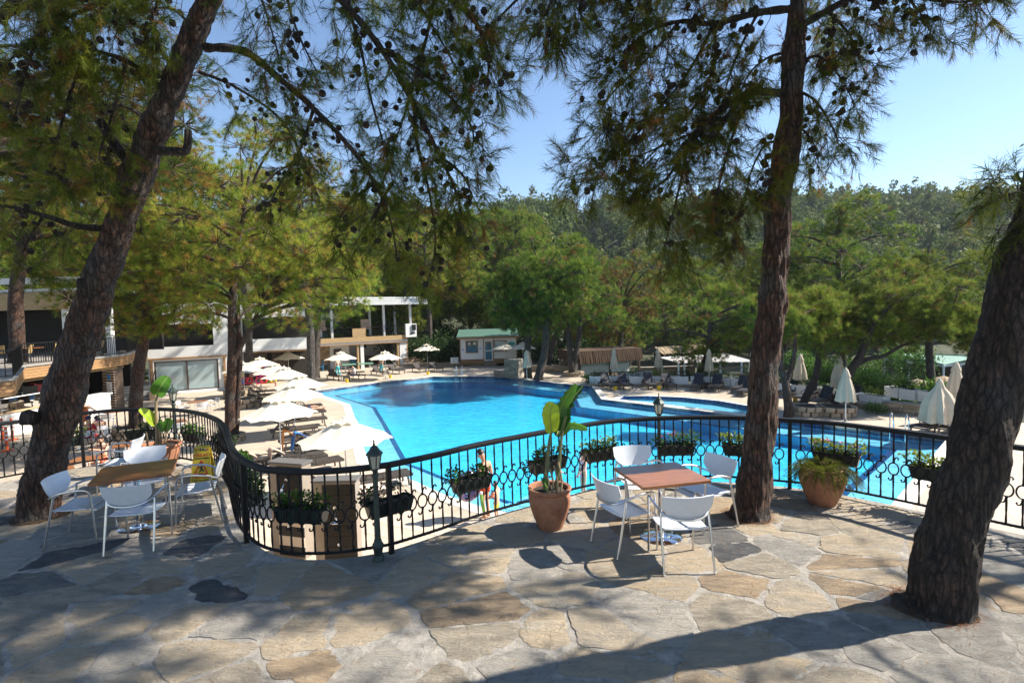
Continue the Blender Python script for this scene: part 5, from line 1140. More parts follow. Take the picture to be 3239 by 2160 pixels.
# --- stairs, stone cheek and doorway left of it
st = thing('stone_stairs', 'stone stairs with black handrails left of the white house', 'stairs', (-23.6, 35.2, DK), math.atan2(2.1, 4.2))
for i in range(5): m_ = MB(); m_.box((-1.2, 0.2 + i * 0.34, 0.085 + i * 0.17), (1.7, 0.36, 0.17)); m_.build('step', M_grey, st)
m_ = MB(); m_.prism([(-2.4, -0.2), (-2.1, -0.2), (-2.1, 2.0), (-2.4, 2.0)], 0, 0.8); m_.prism([(-0.3, -0.2), (0, -0.2), (0, 1.6), (-0.3, 1.6)], 0, 0.5); m_.build('cheek_wall', M_stonewall, st)
for x in (-2.25, -0.15):
    m_ = MB(); m_.tube([(x, -0.1, 0.5), (x, -0.1, 1.0), (x, 1.8, 1.85), (x, 1.8, 0.9)], 0.025, 6); m_.tube([(x, 0.8, 0.6), (x, 0.8, 1.4)], 0.02, 6); m_.build('handrail', M_iron, st)
# --- the shop between white house and terrace building
sh = thing('shop_front', 'recessed shop with white balcony between the white house and the terrace building', 'building', (-21.0, 42.2, DK), math.atan2(2.1, 4.2))
m_ = MB(); m_.box((2.4, 3.0, 3.2), (5.2, 0.2, 6.4)); m_.box((2.4, 1.5, 2.72), (5.2, 3.2, 0.3)); m_.box((2.4, 0.0, 3.15), (5.2, 0.12, 0.75)); m_.box((2.4, 1.5, 5.4), (5.2, 3.2, 0.3)); m_.build('balcony', M_plaster, sh)
m_ = MB(); m_.box((2.4, 2.85, 1.3), (5.0, 0.05, 2.5)); m_.box((2.4, 2.85, 4.2), (5.0, 0.05, 1.9)); m_.build('room_shade', M_dark, sh)  # near-black sheets stand for the shade inside the shop
m_ = MB(); m_.box((2.4, -0.03, 2.5), (5.2, 0.1, 0.13)); m_.build('timber_trim', M_timber, sh)
m_ = MB(); m_.box((4.85, -0.02, 1.22), (0.35, 0.35, 2.44)); m_.build('pillar', M_plaster, sh)
for x in (1.0, 2.6): m_ = MB(); m_.box((x, 2.6, 1.2), (1.2, 0.08, 2.0)); m_.build('door', M_brown, sh)
# swim-ring racks
for kx, (x, y, lab) in enumerate(((-20.2, 39.9, 'red wire rack of swim rings, left one by the pine trunk'), (-18.6, 40.3, 'red wire rack with magenta floats, right one'))):
    t = thing('float_rack', lab, 'rack', (x, y, DK), 0.45, 'red racks of pool floats'); m_ = MB()
    for a in (-0.65, 0.65):
        for b in (-0.25, 0.25): m_.bar((a, b, 0), (a, b, 1.55), 0.04, 0.04)
    for z in (0.3, 0.75, 1.2, 1.53):
        for b in (-0.25, 0, 0.25): m_.bar((-0.65, b, z), (0.65, b, z), 0.03, 0.03)
    m_.build('frame', M_red, t)
    for i in range(7):
        mm = [M_magenta, M_blue, M_pink, M_red, mat('green_vinyl', (0.12, 0.45, 0.03), 0.3), M_yellow, M_magenta][(i + 2 * kx) % 7]
        m_ = MB(); c = Vector((-0.5 + 0.33 * (i % 4), -0.1 - 0.1 * (i % 2), 0.55 + 0.45 * (i // 4) + (0.4 if i == 6 else 0))); m_.tube([c + Vector((0.2 * math.cos(a * .5236), 0.05 * math.sin(a * 1.0), 0.2 * math.sin(a * .5236))) for a in range(12)], 0.075, 7, closed=True); m_.build("swim_ring", mm, t, True)
# --- the terrace building with pergola
O = Vector((-22.3, 47.2, 0)); E_ = Vector((-10.6, 54.5, 0)); Lp = (E_ - O).length
tb = thing('terrace_building', 'low building with timber-clad roof terrace and white pergola roof', 'building', (O.x, O.y, DK), math.atan2(E_.y - O.y, E_.x - O.x))
m_ = MB(); m_.box((Lp / 2, 3.5, 2.53), (Lp, 7.0, 0.26)); m_.build('floor_slab', M_plaster, tb)
m_ = MB(); m_.box((Lp / 2, 6.2, 1.2), (Lp, 0.2, 2.4)); m_.box((Lp - 0.1, 4.2, 1.2), (0.2, 4.0, 2.4)); m_.box((0.1, 4.2, 1.2), (0.2, 4.0, 2.4)); m_.build('back_wall', M_plaster, tb)
sw_ = MB(); sw_.box((3.6, 2.6, 1.2), (6.0, 0.2, 2.4)); swo = sw_.build('stone_wall', M_stonewall, tb); stones(swo, 0.6, 6.6, 0.1, 2.35, 2.49, RGB, 0.55, 0.24, 0.05, cap=90)
m_ = MB(); m_.box((7.6, 2.6, 1.2), (1.9, 0.2, 2.4)); m_.build('inner_wall', M_plaster, tb); m_ = MB(); m_.box((7.4, 2.46, 1.5), (0.75, 0.08, 0.9)); m_.build('serving_hatch', M_brown, tb)
m_ = MB(); m_.box((11.5, 4.5, 0.45), (4, 0.1, 0.9)); m_.build('dado', M_brown, tb); m_ = MB(); m_.box((11.0, 5.95, 1.9), (0.6, 0.3, 0.4)); m_.build('air_conditioner', M_dark, tb)
for x, mm in ((0.15, M_plaster), (0.5, M_timberpale), (8.75, M_timberpale), (9.15, M_plaster), (Lp - 1.0, M_timberpale), (Lp - 0.45, M_plaster), (Lp - 0.05, M_timberpale)): m_ = MB(); wd = 0.32 if mm is M_plaster else 0.14; m_.box((x, 0.2, 1.2), (0.75 if (mm is M_plaster and x > 12) else wd, 0.3, 2.4)); m_.build('column', mm, tb)
m_ = MB(); m_.box((Lp / 2, -0.005, 2.42), (Lp, 0.1, 0.1)); m_.build('timber_trim', M_timber, tb)
planks(tb, (0.6, -0.06), (Lp - 0.05, -0.06), 2.66, 3.12, 0, 4, M_timberpale)
for x0, x1 in ((0.7, 8.2), (9.6, Lp - 0.1)): wavy_rail(tb, (x0, -0.02, 0), (x1, -0.02, 0), 3.12, 4.05, 0.17)
planks(tb, (8.25, -0.04), (9.55, -0.04), 3.12, 3.95, 0, 6, M_timberpale)
for x in (6.5, 11.6, 14.4): m_ = MB(); m_.box((x, 0.6, 4.75), (0.2, 0.2, 3.4)); m_.box((x, 5.2, 4.75), (0.2, 0.2, 3.4)); m_.build('pergola_post', M_white, tb)
rf = MB(); rf.box((11.0, 2.9, 6.52), (9.6, 6.0, 0.06)); ro = rf.build('pergola_roof', M_white, tb)
for i in range(6): m_ = MB(); m_.bar((6.2, 0.0 + i * 1.15, 6.42 + i * .02), (15.9, 0.0 + i * 1.15, 6.42 + i * .02), 0.14, 0.2); m_.build('beam', M_white, ro)
for i in range(4): m_ = MB(); m_.bar((6.2, -0.18 - i * .10, 6.86 - i * .20), (15.9, -0.18 - i * .10, 6.86 - i * .20), 0.12, 0.15); m_.build('fascia_slat', M_white, ro)
m_ = MB(); m_.box((Lp + 0.35, -0.1, 3.55), (1.15, 0.25, 1.35)); pn = m_.build('end_panel', M_white, tb)
m_ = MB(); m_.box((Lp + 0.62, -0.28, 3.85), (0.4, 0.1, 0.55)); m_.build('speaker', M_black, tb); m_ = MB(); m_.bar((Lp + 0.2, -0.24, 3.2), (Lp + 0.75, -0.24, 3.3), 0.02, 0.14); m_.bar((Lp + 0.3, -0.24, 3.25), (Lp + 0.42, -0.24, 3.42), 0.02, 0.06); m_.build('bird_emblem', M_black, pn)
for x in (4.2, 5.6, 9.9): m_ = MB(); m_.box((x, 1.0, 4.0), (0.9, 0.5, 0.3)); m_.box((x, 1.2, 4.45), (0.9, 0.06, 0.7)); m_.build('lounge_sofa', M_beige, tb)
ss = thing('stone_steps', 'rough stone steps beside the terrace building', 'steps', (E_.x + 0.5, E_.y - 0.9, DK), 0.5)
for i in range(4): m_ = MB(); m_.box((0.6 - 0.15 * i, i * 0.38, 0.1 + 0.2 * i), (1.7 - i * .1, 0.42, 0.2)); m_.build('step', M_stonewall, ss)
# blue chairs, white folding tables, ping-pong
def blue_chair(label, loc, rz):
    t = thing('wooden_chair', label, 'chair', loc, rz, 'blue wooden chairs'); 
    for sx in (-1, 1):
        m_ = MB(); m_.box((sx * .19, .19, .225), (.045, .045, .45)); m_.build('leg', M_bluechair, t); m_ = MB(); m_.bar((sx * .19, -.19, 0), (sx * .19, -.25, .95), .045, .045); m_.build('leg', M_bluechair, t)
    m_ = MB(); m_.box((0, 0, .46), (.44, .44, .035)); m_.build('seat', M_bluechair, t)
    for z in (.62, .76, .90): m_ = MB(); m_.box((0, -.205 - .06 * (z / .95), z), (.36, .02, .08)); m_.build('back_slat', M_bluechair, t)
    return t
BC = blue_chair('blue wooden chair in front of the pine stem, nearest', (*c2(1000, 935)[:2], DK), 0.4)
for x, y, lab in ((1180, 925, 'blue wooden chair right of the pine stem'), (1240, 905, 'blue wooden chair beside the white folding table'), (965, 900, 'blue wooden chair behind the nearest blue one'), (840, 890, 'blue wooden chair under the shaded parasol'), (880, 880, 'second blue wooden chair under the shaded parasol'), (1475, 900, 'blue wooden chair behind the ping-pong table'), (930, 870, 'blue wooden chair at the stone wall')):
    p = c2(x, y); dup(BC, (p.x, p.y, DK), RGB.uniform(0, 6), lab)
def fold_table(label, loc, rz):
    t = thing('folding_table', label, 'table', loc, rz, 'white folding tables'); m_ = MB(); m_.box((0, 0, .73), (.8, .8, .03)); m_.build('tabletop', M_white, t)
    for s_ in (-1, 1): m_ = MB(); m_.bar((-.35 * s_, -.3, 0), (.35 * s_, -.3, .72), .035, .035); m_.bar((-.35 * s_, .3, 0), (.35 * s_, .3, .72), .035, .035); m_.build('leg', M_white, t)
FT = fold_table('white folding table beside the pine stem', (*c2(1080, 930)[:2], DK), 0.5)
p = c2(1850, 885); fold_table('white folding table right of the ping-pong table', (p.x, p.y, DK), 0.3); p = c2(1170, 890); fold_table('white folding table at the stone wall', (p.x, p.y, DK), 0.7)
p = c2(1510, 935); pp = thing('ping_pong_table', 'green ping-pong table between two parasols', 'table', (p.x, p.y + 0.3, DK), 0.35)
M_ppg = mat('table_green', (0.10, 0.22, 0.15), 0.5)
for s_ in (-1, 1):
    m_ = MB(); m_.box((s_ * .69, 0, .75), (1.36, 1.52, .03)); m_.build('tabletop', M_ppg, pp)
    for y in (-.6, .6): m_ = MB(); m_.bar((s_ * 1.1, y, 0), (s_ * 1.1, y, .74), .05, .05); m_.build('leg', M_white, pp)
m_ = MB(); m_.box((0, 0, .84), (.01, 1.8, .15)); m_.build('net', M_white, pp)

# --- the white hut
HZ = -2.25
A = c3(752, 738, HZ); B = c3(1283, 722, HZ); Lh = (B - A).length
hu = thing('white_hut', 'small white timber-framed hut with a dark green roof', 'building', (A.x, A.y, HZ), math.atan2(B.y - A.y, B.x - A.x)); s_ = Lh / 530.0
def hx(px): return (px - 752) * s_
def hz_(py): return (735 - py) * s_ * 1.0
wall_open(hu, 0, Lh, hz_(695), hz_(497), 0, 0.15, [(hx(806), hx(922), hz_(637), hz_(522)), (hx(972), hx(1060), hz_(695), hz_(525)), (hx(1068), hx(1188), hz_(632), hz_(525))], M_white)
m_ = MB(); m_.box((0.08, 1.8, 1.2), (0.15, 3.3, 2.4)); m_.box((Lh - .08, 1.8, 1.2), (0.15, 3.3, 2.4)); m_.box((Lh / 2, 3.4, 1.2), (Lh, 0.15, 2.4)); m_.build('side_wall', M_white, hu)
planks(hu, (0, 0.07), (hx(970), 0.07), 0.0, hz_(695), 0, 3, M_timber); planks(hu, (hx(1062), 0.07), (Lh, 0.07), 0.0, hz_(695), 0, 3, M_timber)
for x in (0.03, hx(972), hx(1062), Lh - .03): m_ = MB(); m_.box((x, -0.03, hz_(497) / 2), (0.09, 0.06, hz_(497))); m_.build('timber_post', M_timber, hu)
m_ = MB(); m_.box((Lh / 2, -0.032, hz_(503)), (Lh + .1, 0.06, 0.1)); m_.build('timber_beam', M_timber, hu)
wd_ = MB(); 
for (a, b, c, d) in ((hx(806), hx(922), hz_(637), hz_(522)), (hx(1068), hx(1188), hz_(632), hz_(525))):
    m_ = MB()
    for x in (a + .04, b - .04): m_.box((x, -.02, (c + d) / 2), (.08, .08, d - c))
    for z in (c + .04, d - .04): m_.box(((a + b) / 2, -.021, z), (b - a - .16, .078, .08))
    w_ = m_.build('window', M_timber, hu); m_ = MB(); m_.box(((a + b) / 2, .03, (c + d) / 2), (b - a - .15, .012, d - c - .15)); m_.build('pane', M_darkglass if a < 2.5 else M_glass, w_)
    if a < 2.5:
        for fx in (0.3, 0.72):
            m_ = MB(); c0 = Vector((a + (b - a) * fx, -0.005, d - .28))
            for q in range(10): an = q * .6283; m_.bar(c0, c0 + Vector((.15 * math.cos(an), 0, .15 * math.sin(an))), .045, .01, up=(0, -1, 0))
            m_.build('paper_flower', M_white, w_)
a, b = hx(978), hx(1056); m_ = MB()
for x in (a + .05, b - .05): m_.box((x, .02, hz_(530) / 2 + .1), (.1, .06, hz_(530) - .2))
for z in (hz_(708), hz_(620), hz_(532)): m_.box(((a + b) / 2, .021, z), (b - a - .2, .058, .09))
dr = m_.build('door', M_white, hu); m_ = MB(); m_.box(((a + b) / 2, .03, (hz_(708) + hz_(620)) / 2), (b - a - .18, .012, hz_(620) - hz_(708))); m_.box(((a + b) / 2, .031, (hz_(532) + hz_(620)) / 2), (b - a - .18, .012, hz_(532) - hz_(620))); m_.build('pane', M_darkglass, dr)
m_ = MB(); m_.box((b - .06, -.03, hz_(625)), (.03, .05, .12)); m_.build('handle', M_chrome, dr)
m_ = MB(); m_.add([(-0.25, -0.45, hz_(495)), (Lh + .2, -0.45, hz_(495)), (Lh + .2, 3.8, hz_(440)), (-0.25, 3.8, hz_(440)), (-0.25, -0.45, hz_(495) + .12), (Lh + .2, -0.45, hz_(495) + .12), (Lh + .2, 3.8, hz_(440) + .12), (-0.25, 3.8, hz_(440) + .12)], [(3, 2, 1, 0), (4, 5, 6, 7), (0, 1, 5, 4), (1, 2, 6, 5), (2, 3, 7, 6), (3, 0, 4, 7)]); rf = m_.build('roof', M_slate, hu)
m_ = MB(); m_.bar((-0.25, -0.47, hz_(497)), (Lh + .2, -0.47, hz_(497)), 0.04, 0.16); m_.build('fascia_board', M_timber, rf)
m_ = MB(); m_.lathe([(0.01, 0), (0.36, 0.0), (0.36, 0.012), (0.01, 0.012)], 24); m_.v = [(hx(1232) + x, -0.02 - z, hz_(560) + y * .5) for x, y, z in m_.v]; m_.build('oval_sign', M_teal, hu)
for px, py in ((1082, 655), (1103, 652)): m_ = MB(); m_.box((hx(px), -.012, hz_(py)), (.18, .012, .28)); m_.build('notice', M_plastic, hu)
m_ = MB(); m_.box((hx(780), -.012, hz_(604)), (.14, .012, .14)); m_.build('blue_badge', M_blue, hu); m_ = MB(); m_.tube([(hx(945) + .06 * math.cos(a_ * .5236), -.01, hz_(598) + .09 * math.sin(a_ * .5236)) for a_ in range(12)], .018, 5, closed=True); m_.build('blue_badge', M_blue, hu)
ac = thing('air_conditioner', 'white air conditioning unit at the left side of the hut', 'air conditioner', (A.x - .55, A.y + .1, HZ), .1); m_ = MB(); m_.box((0, 0, .35), (.75, .3, .55)); m_.build('casing', M_white, ac); m_ = MB(); m_.tube([(.1 + .2 * math.cos(k * .5236), -.16, .35 + .2 * math.sin(k * .5236)) for k in range(12)], .012, 4, closed=True); m_.build('fan_guard', M_black, ac)
def dry_wall(label, a, b, z0, h, th=.4, m=None, sw=.45, sh=.16):
    a = Vector((a[0], a[1], 0)); b = Vector((b[0], b[1], 0)); L_ = (b - a).length; t = thing('stone_wall', label, 'wall', (a.x, a.y, z0), math.atan2(b.y - a.y, b.x - a.x)); m_ = MB(); m_.box((L_ / 2, th / 2, h / 2), (L_, th, h)); m_.build('core', M_mortar, t); stones(t, 0, L_, 0.0, h, 0.0, RGB, sw, sh, .06, m, 120); return t
dry_wall('low grey stone wall under the white hut', (-11.0, 53.2), (-1.6, 51.6), DK, .32, .8, M_drystone)
dry_wall('tall rough stone pier beside the pool end', c3(1172, 868)[:2], c3(1285, 872)[:2], DK, 1.45, 1.0, M_drystone, .35, .14)
dry_wall('low rough stone bench joined to the stone pier', c3(1066, 850)[:2], c3(1170, 864)[:2], DK, .5, .8, M_drystone, .35, .14)
dry_wall('long low stone wall under the dark trees', (0.8, 46.3), (5.0, 44.2), DK, .55, .4, M_drystone)

# --- thatched bar, white pergola, green-roofed pavilion on the lower ground
tbz = -4.6
def at_d(x, y, d): return SD(1750 + x / 3.36, 1000 + y / 3.36, d)
pa, pb = at_d(282, 510, 43), at_d(950, 500, 45.5)
th_ = thing('thatched_bar', 'dark thatched bar half sunk behind the white planters', 'building', (pa.x, pa.y, tbz), math.atan2(pb.y - pa.y, pb.x - pa.x)); Lb = math.hypot(pb.x - pa.x, pb.y - pa.y); zt = pa.z - tbz
m_ = MB()
for i in range(int(Lb / .06)):
    x = i * .06; h_ = RGB.uniform(-.05, .05); m_.bar((x, -.12 + RGB.uniform(-.03, .03), zt + h_), (x + RGB.uniform(-.05, .05), .12, zt + .98), .075, .05)
m_.build('thatch_fringe', M_thatch, th_, kind='stuff')
m_ = MB(); m_.box((Lb / 2, 1.9, zt + .6), (Lb, 3.5, .8)); m_.build('roof', M_thatch, th_)
for x in (.15, Lb / 2, Lb - .15): m_ = MB(); m_.box((x, .3, zt / 2), (.16, .16, zt)); m_.build('post', M_brown, th_)
m_ = MB(); m_.box((Lb / 2, 3.4, zt / 2), (Lb, .12, zt)); m_.build('back_wall', M_beige, th_); m_ = MB(); m_.box((Lb * .45, 1.0, zt - .55), (Lb * .8, .7, .9)); m_.build('counter', M_plaster, th_)
m_ = MB(); m_.box((Lb * .45, .55, zt - .1), (Lb * .75, .02, .4)); m_.build('glass_screen', M_glass, th_)
pa, pb = at_d(420, 690, 39.3), at_d(760, 680, 39.8)
br = thing('balustrade', 'black bar balustrade on a white kerb below the thatched bar', 'railing', (pa.x, pa.y, DK - .15), math.atan2(pb.y - pa.y, pb.x - pa.x)); L_ = math.hypot(pb.x - pa.x, pb.y - pa.y)
m_ = MB(); m_.bar((0, 0, .66), (L_ + 2.2, 0, .66), .05, .05); m_.build('top_rail', M_iron, br); m_ = MB(); m_.bar((0, 0, .1), (0, 0, .64), .02, .02); bm_ = m_.mesh('baluster', M_iron)
for i in range(24): link('baluster', bm_, br, (L_ * i / 23, 0, 0))
m_ = MB(); m_.box((L_ + 1.1, .05, .33), (2.2, .12, .6)); m_.build('white_panel', M_plaster, br)
FLc, FRc, BRc, BLc = c4(1330, 503, -4.93), c4(2130, 490, -4.93), c4(1800, 402, -4.55), c4(1120, 445, -4.55)
pg = thing('white_pergola', 'white flat-roofed pergola over the bar tables', 'pergola', (FLc.x, FLc.y, LOW)); q = [p - Vector((FLc.x, FLc.y, LOW)) for p in (FLc, FRc, BRc, BLc)]
m_ = MB(); m_.add([p for p in q] + [p + Vector((0, 0, .1)) for p in q], [(3, 2, 1, 0), (4, 5, 6, 7), (0, 1, 5, 4), (1, 2, 6, 5), (2, 3, 7, 6), (3, 0, 4, 7)]); pr = m_.build('roof', mat('dappled_pergola_cloth', (0.72, 0.70, 0.66), 0.8, col2=(0.55, 0.46, 0.34), scale=.9), pg)  # tan patches in the roof colour stand for pine shadows
for i in range(13): f = i / 12; m_ = MB(); m_.bar(q[0].lerp(q[1], f) + Vector((0, 0, .14)), q[3].lerp(q[2], f) + Vector((0, 0, .14)), .12, .07); m_.build('rafter', M_white, pr)
for f in (0.0, .08, .56, .84, 1.0): p = q[0].lerp(q[1], f); m_ = MB(); m_.bar((p.x, p.y, 0), (p.x, p.y, p.z), .2, .2); m_.build('column', M_white, pg)
for f in (0.05, .3, .6): p = q[3].lerp(q[2], f); m_ = MB(); m_.bar((p.x, p.y, 0), (p.x, p.y, p.z), .2, .2); m_.build('column', M_white, pg)
pa, pb = c4(955, 655, LOW), c4(1610, 655, LOW)
dry_wall('tan stone bar wall under the white pergola', (pa.x, pa.y + 2), (pb.x, pb.y + 4), LOW, 1.3, .5, M_stonewall, .9, .3)
pa, pb = at_d(1150, 405, 85), at_d(1795, 395, 90); t = thing('thatched_roof_hut', 'long thatched roof behind the white pergola', 'building', (pa.x, pa.y, LOW), math.atan2(pb.y - pa.y, pb.x - pa.x)); L_ = (pb - pa).length; h_ = pa.z - LOW
m_ = MB(); n_ = int(L_ / .12)
for i in range(n_): m_.bar((i * .12, -.3 + RGB.uniform(-.1, .1), h_ + RGB.uniform(-.12, .1)), (i * .12, 1.6, h_ + .95 + RGB.uniform(-.05, .12)), .15, .1)
m_.build('thatch', M_thatchpale, t, kind='stuff'); m_ = MB(); m_.box((L_ / 2, 1.5, h_ / 2), (L_ * .9, 2.4, h_)); m_.build('room_shade', M_dark, t)  # near-black block stands for the shade under the thatch
for x, y, lab in ((1730, 665, 'white armchair at the left of the pergola tables'), (1860, 660, 'white armchair beside the pergola column'), (1930, 680, 'white armchair right of the pergola column'), (1210, 655, 'white armchair at the stone bar')): p = c4(x, y, LOW); dup(CHAIR, (p.x, p.y, LOW), RGB.uniform(0, 6), lab, 'white armchairs under the pergola')
p = c4(2000, 675, LOW); dup(TBL, (p.x, p.y, LOW), .3, 'red-brown table right of the pergola columns')
# pavilion
a, b = c5(1185, 485, -4.67), c5(1960, 512, -4.67); pv = thing('pavilion', 'open pavilion with a pale green roof beyond the hedge', 'building', (a.x, a.y, LOW)); a0 = Vector((a.x, a.y, LOW)); c_, d_ = c5(1240, 440, -3.9), c5(1990, 470, -3.9); q = [p - a0 for p in (a, c5(1680, 540, -4.67), b, d_, c_)]
m_ = MB(); m_.add(q + [p + Vector((0, 0, .12)) for p in q], [(4, 3, 2, 1, 0), (5, 6, 7, 8, 9)] + [(i, (i + 1) % 5, 5 + (i + 1) % 5, 5 + i) for i in range(5)]); m_.build('roof', mat('pale_green_sheet', (0.25, 0.38, 0.30), 0.5, var=.1, scale=1, stretch=(6, .5, 1)), pv)
for f, i in ((0, 0), (.45, 0), (0, 1), (.5, 1), (0, 2)): p = q[i].lerp(q[i + 1], f); m_ = MB(); m_.bar((p.x, p.y, 0), (p.x, p.y, p.z - .02), .16, .16); m_.build('column', M_white, pv)
m_ = MB(); m_.bar(q[0] - Vector((0, 0, .1)), q[1] - Vector((0, 0, .1)), .1, .25); m_.bar(q[1] - Vector((0, 0, .1)), q[2] - Vector((0, 0, .1)), .1, .25); m_.build('fascia', M_white, pv)
mid = (q[3] + q[4]) / 2; m_ = MB(); m_.bar((q[4].x, q[4].y - 1, 1.2), (q[3].x, q[3].y - 1, 1.2), .2, 2.4); m_.build('back_wall', M_brown, pv)
def thatch_parasol(label, loc):
    t = thing('straw_parasol', label, 'parasol', loc, RGB.uniform(0, 3), 'straw parasols by the pavilion'); m_ = MB(); m_.lathe([(.05, 0), (.05, 2.2)], 8); m_.build('pole', M_timber, t); m_ = MB(); vs = [(0, 0, 2.5)]; N = 26
    for k, (r, z) in enumerate(((.5, 2.3), (1.0, 2.05), (1.35, 1.82))):
        for j in range(N): rr = r * (1 + .04 * math.sin(j * 2.3 + k)); vs.append((rr * math.cos(j * 2 * math.pi / N), rr * math.sin(j * 2 * math.pi / N), z + .03 * (j % 2)))
    m_.add(vs, [(0, 1 + j, 1 + (j + 1) % N) for j in range(N)] + [(1 + k * N + j, 1 + (k + 1) * N + j, 1 + (k + 1) * N + (j + 1) % N, 1 + k * N + (j + 1) % N) for k in range(2) for j in range(N)]); m_.build('straw_roof', M_thatchpale, t); return t
for x, y, lab in ((1680, 630, 'straw parasol in front of the pavilion column, leftmost large one'), (1850, 676, 'straw parasol partly behind the folded parasol near the hedge'), (1845, 715, 'straw parasol nearest the right trunk, lowest'), (1905, 642, 'straw parasol at the pavilion right, half hidden by the trunk'), (1460, 655, 'small straw parasol between the palms')):
    p = c5(x, y, LOW + 2.5); thatch_parasol(lab, (p.x, p.y, LOW))
pl_ = c5(1497, 680, LOW); t = thing('light_pole', 'thin grey light pole between the palms', 'pole', (pl_.x, pl_.y, LOW)); m_ = MB(); m_.lathe([(.08, 0), (.05, 3.9)], 8); m_.build('mast', M_grey, t, True); m_ = MB(); m_.box((0, 0, 3.95), (.4, .25, .1)); m_.build('lamp_head', M_grey, t)

# --- white planters with shrubs along the right edge
M_planter = mat('white_planter', (0.72, 0.71, 0.69), 0.7, var=.08, scale=4)
rgp = np.random.default_rng(12)
def planter(label, p, rz, L_=1.15, h=.5, grp='white planters along the right deck', kind=0, z0=DK, ph=.35):
    t = thing('white_planter', label, 'planter', (p[0], p[1], z0), rz, grp); m_ = MB(); a, b = L_ / 2, .26
    o = [(-a, -b), (a, -b), (a, b), (-a, b)]; i_ = [(-a + .05, -b + .05), (a - .05, -b + .05), (a - .05, b - .05), (-a + .05, b - .05)]
    vs = [(x, y, 0) for x, y in o] + [(x, y, h) for x, y in o] + [(x, y, h) for x, y in i_] + [(x, y, h - .08) for x, y in i_]
    m_.add(vs, [(i, (i + 1) % 4, 4 + (i + 1) % 4, 4 + i) for i in range(4)] + [(4 + i, 4 + (i + 1) % 4, 8 + (i + 1) % 4, 8 + i) for i in range(4)] + [(8 + i, 8 + (i + 1) % 4, 12 + (i + 1) % 4, 12 + i) for i in range(4)]); m_.build('box', M_planter, t)
    m_ = MB(); m_.add([(x, y, h - .08) for x, y in i_], [(0, 1, 2, 3)]); m_.build('soil', M_soil, t)
    bl = [(rgp.uniform(-.8, .8) * a, rgp.uniform(-.1, .1), h + ph * .35, 1, .28, .26, ph * rgp.uniform(.5, 1)) for _ in range(4)]
    link('shrub', bush_mesh('shrub', bl, 330, .11, .05, [M_leafdark, M_leaf, M_leafyel][kind], rgp, .2), t, kind='stuff'); return t
pts = [(5.2, 36.6), (5.75, 36.35), (7.0, 36.2), (8.9, 35.9), (11.1, 35.2), (12.8, 34.6), (14.2, 33.4), (15.4, 31.2), (16.6, 29.4), (17.3, 27.3), (18.0, 25.6)]
pk = [p for p in resample(pts, 1.32)]
names_ = ['first', 'second', 'third', 'fourth', 'fifth', 'sixth', 'seventh', 'eighth', 'ninth', 'tenth', 'eleventh', 'twelfth', 'thirteenth', 'fourteenth', 'fifteenth', 'sixteenth']
for i in range(len(pk) - 1):
    m = (pk[i] + pk[i + 1]) / 2; d = pk[i + 1] - pk[i]; planter(names_[min(i, 15)] + ' white planter from the thatched bar end, with shrubs', m, math.atan2(d.y, d.x), 1.18, .5, kind=[0, 1, 0, 2, 0][i % 5], z0=DK + .15)
    m2 = m
pts2 = [(18.75, 26.2), (18.9, 25.4), (19.2, 24.6), (19.4, 23.9), (19.8, 23.2), (20.6, 22.3)]
for i, p in enumerate(pts2): planter(names_[i] + ' white planter on top of the curved stone wall', p, yaw((1, .25)), .72, .5, 'white planters on the curved stone wall', [1, 0, 1][i % 3], DK + .52, .4)
cw = [(16.3, 27.9), (16.9, 26.2), (17.4, 25.2), (18.0, 24.6), (18.6, 23.9), (19.2, 23.0), (20.2, 21.9)]
for i in range(len(cw) - 1): dry_wall('curved low stone wall segment under the planters, %s from the left' % names_[i], cw[i], cw[i + 1], DK, .5 if i > 1 else .3, .5, M_drystone, .36, .13)
kb = resample([(p[0] - .1, p[1] - .42) for p in pts[:-1]], 3.0)
for i in range(len(kb) - 1): dry_wall('low dark stone kerb under the white planters, %s stretch' % names_[i], kb[i], kb[i + 1], DK, .16, .5, M_drystone, .4, .15)
def tree_ring(label, x, y, r=.75, h=.36):
    t = thing('tree_ring', label, 'tree ring', (x, y, DK), 0, 'round stone tree rings'); m_ = MB(); m_.lathe([(r - .1, 0), (r - .1, h - .03), (0, h - .05)], 18); m_.build('soil', M_soil, t)
    for c_ in range(2):
        n_ = 12
        for j in range(n_):
            a = 2 * math.pi * (j + .5 * c_) / n_; m_ = MB(); m_.box((0, 0, 0), (2 * math.pi * r / n_ - .03, .2, h / 2 - .02)); o = m_.build('stone', M_drystone, t, loc=(r * math.cos(a), r * math.sin(a), h / 2 * (c_ + .5)), rz=a + math.pi / 2)
tree_ring('stone tree ring at the foot of the leaning pine', 13.75, 25.0, .62, .45); tree_ring('stone tree ring at the foot of the curved pine', 14.95, 24.75, .75, .45); tree_ring('stone tree ring under the second left pine', -17.05, 24.0, .85, .5); tree_ring('stone tree ring below the forked pine', -15.9, 31.2, .7, .55)
tree_ring('stone tree ring at the edge of the white house paving', -18.3, 35.4, .7, .5); tree_ring('stone tree ring at the V-shaped pine', 4.8, 42.1, .7, .35); tree_ring('stone tree ring of the forked pine stem', -12.2, 22.7, .55, .3)

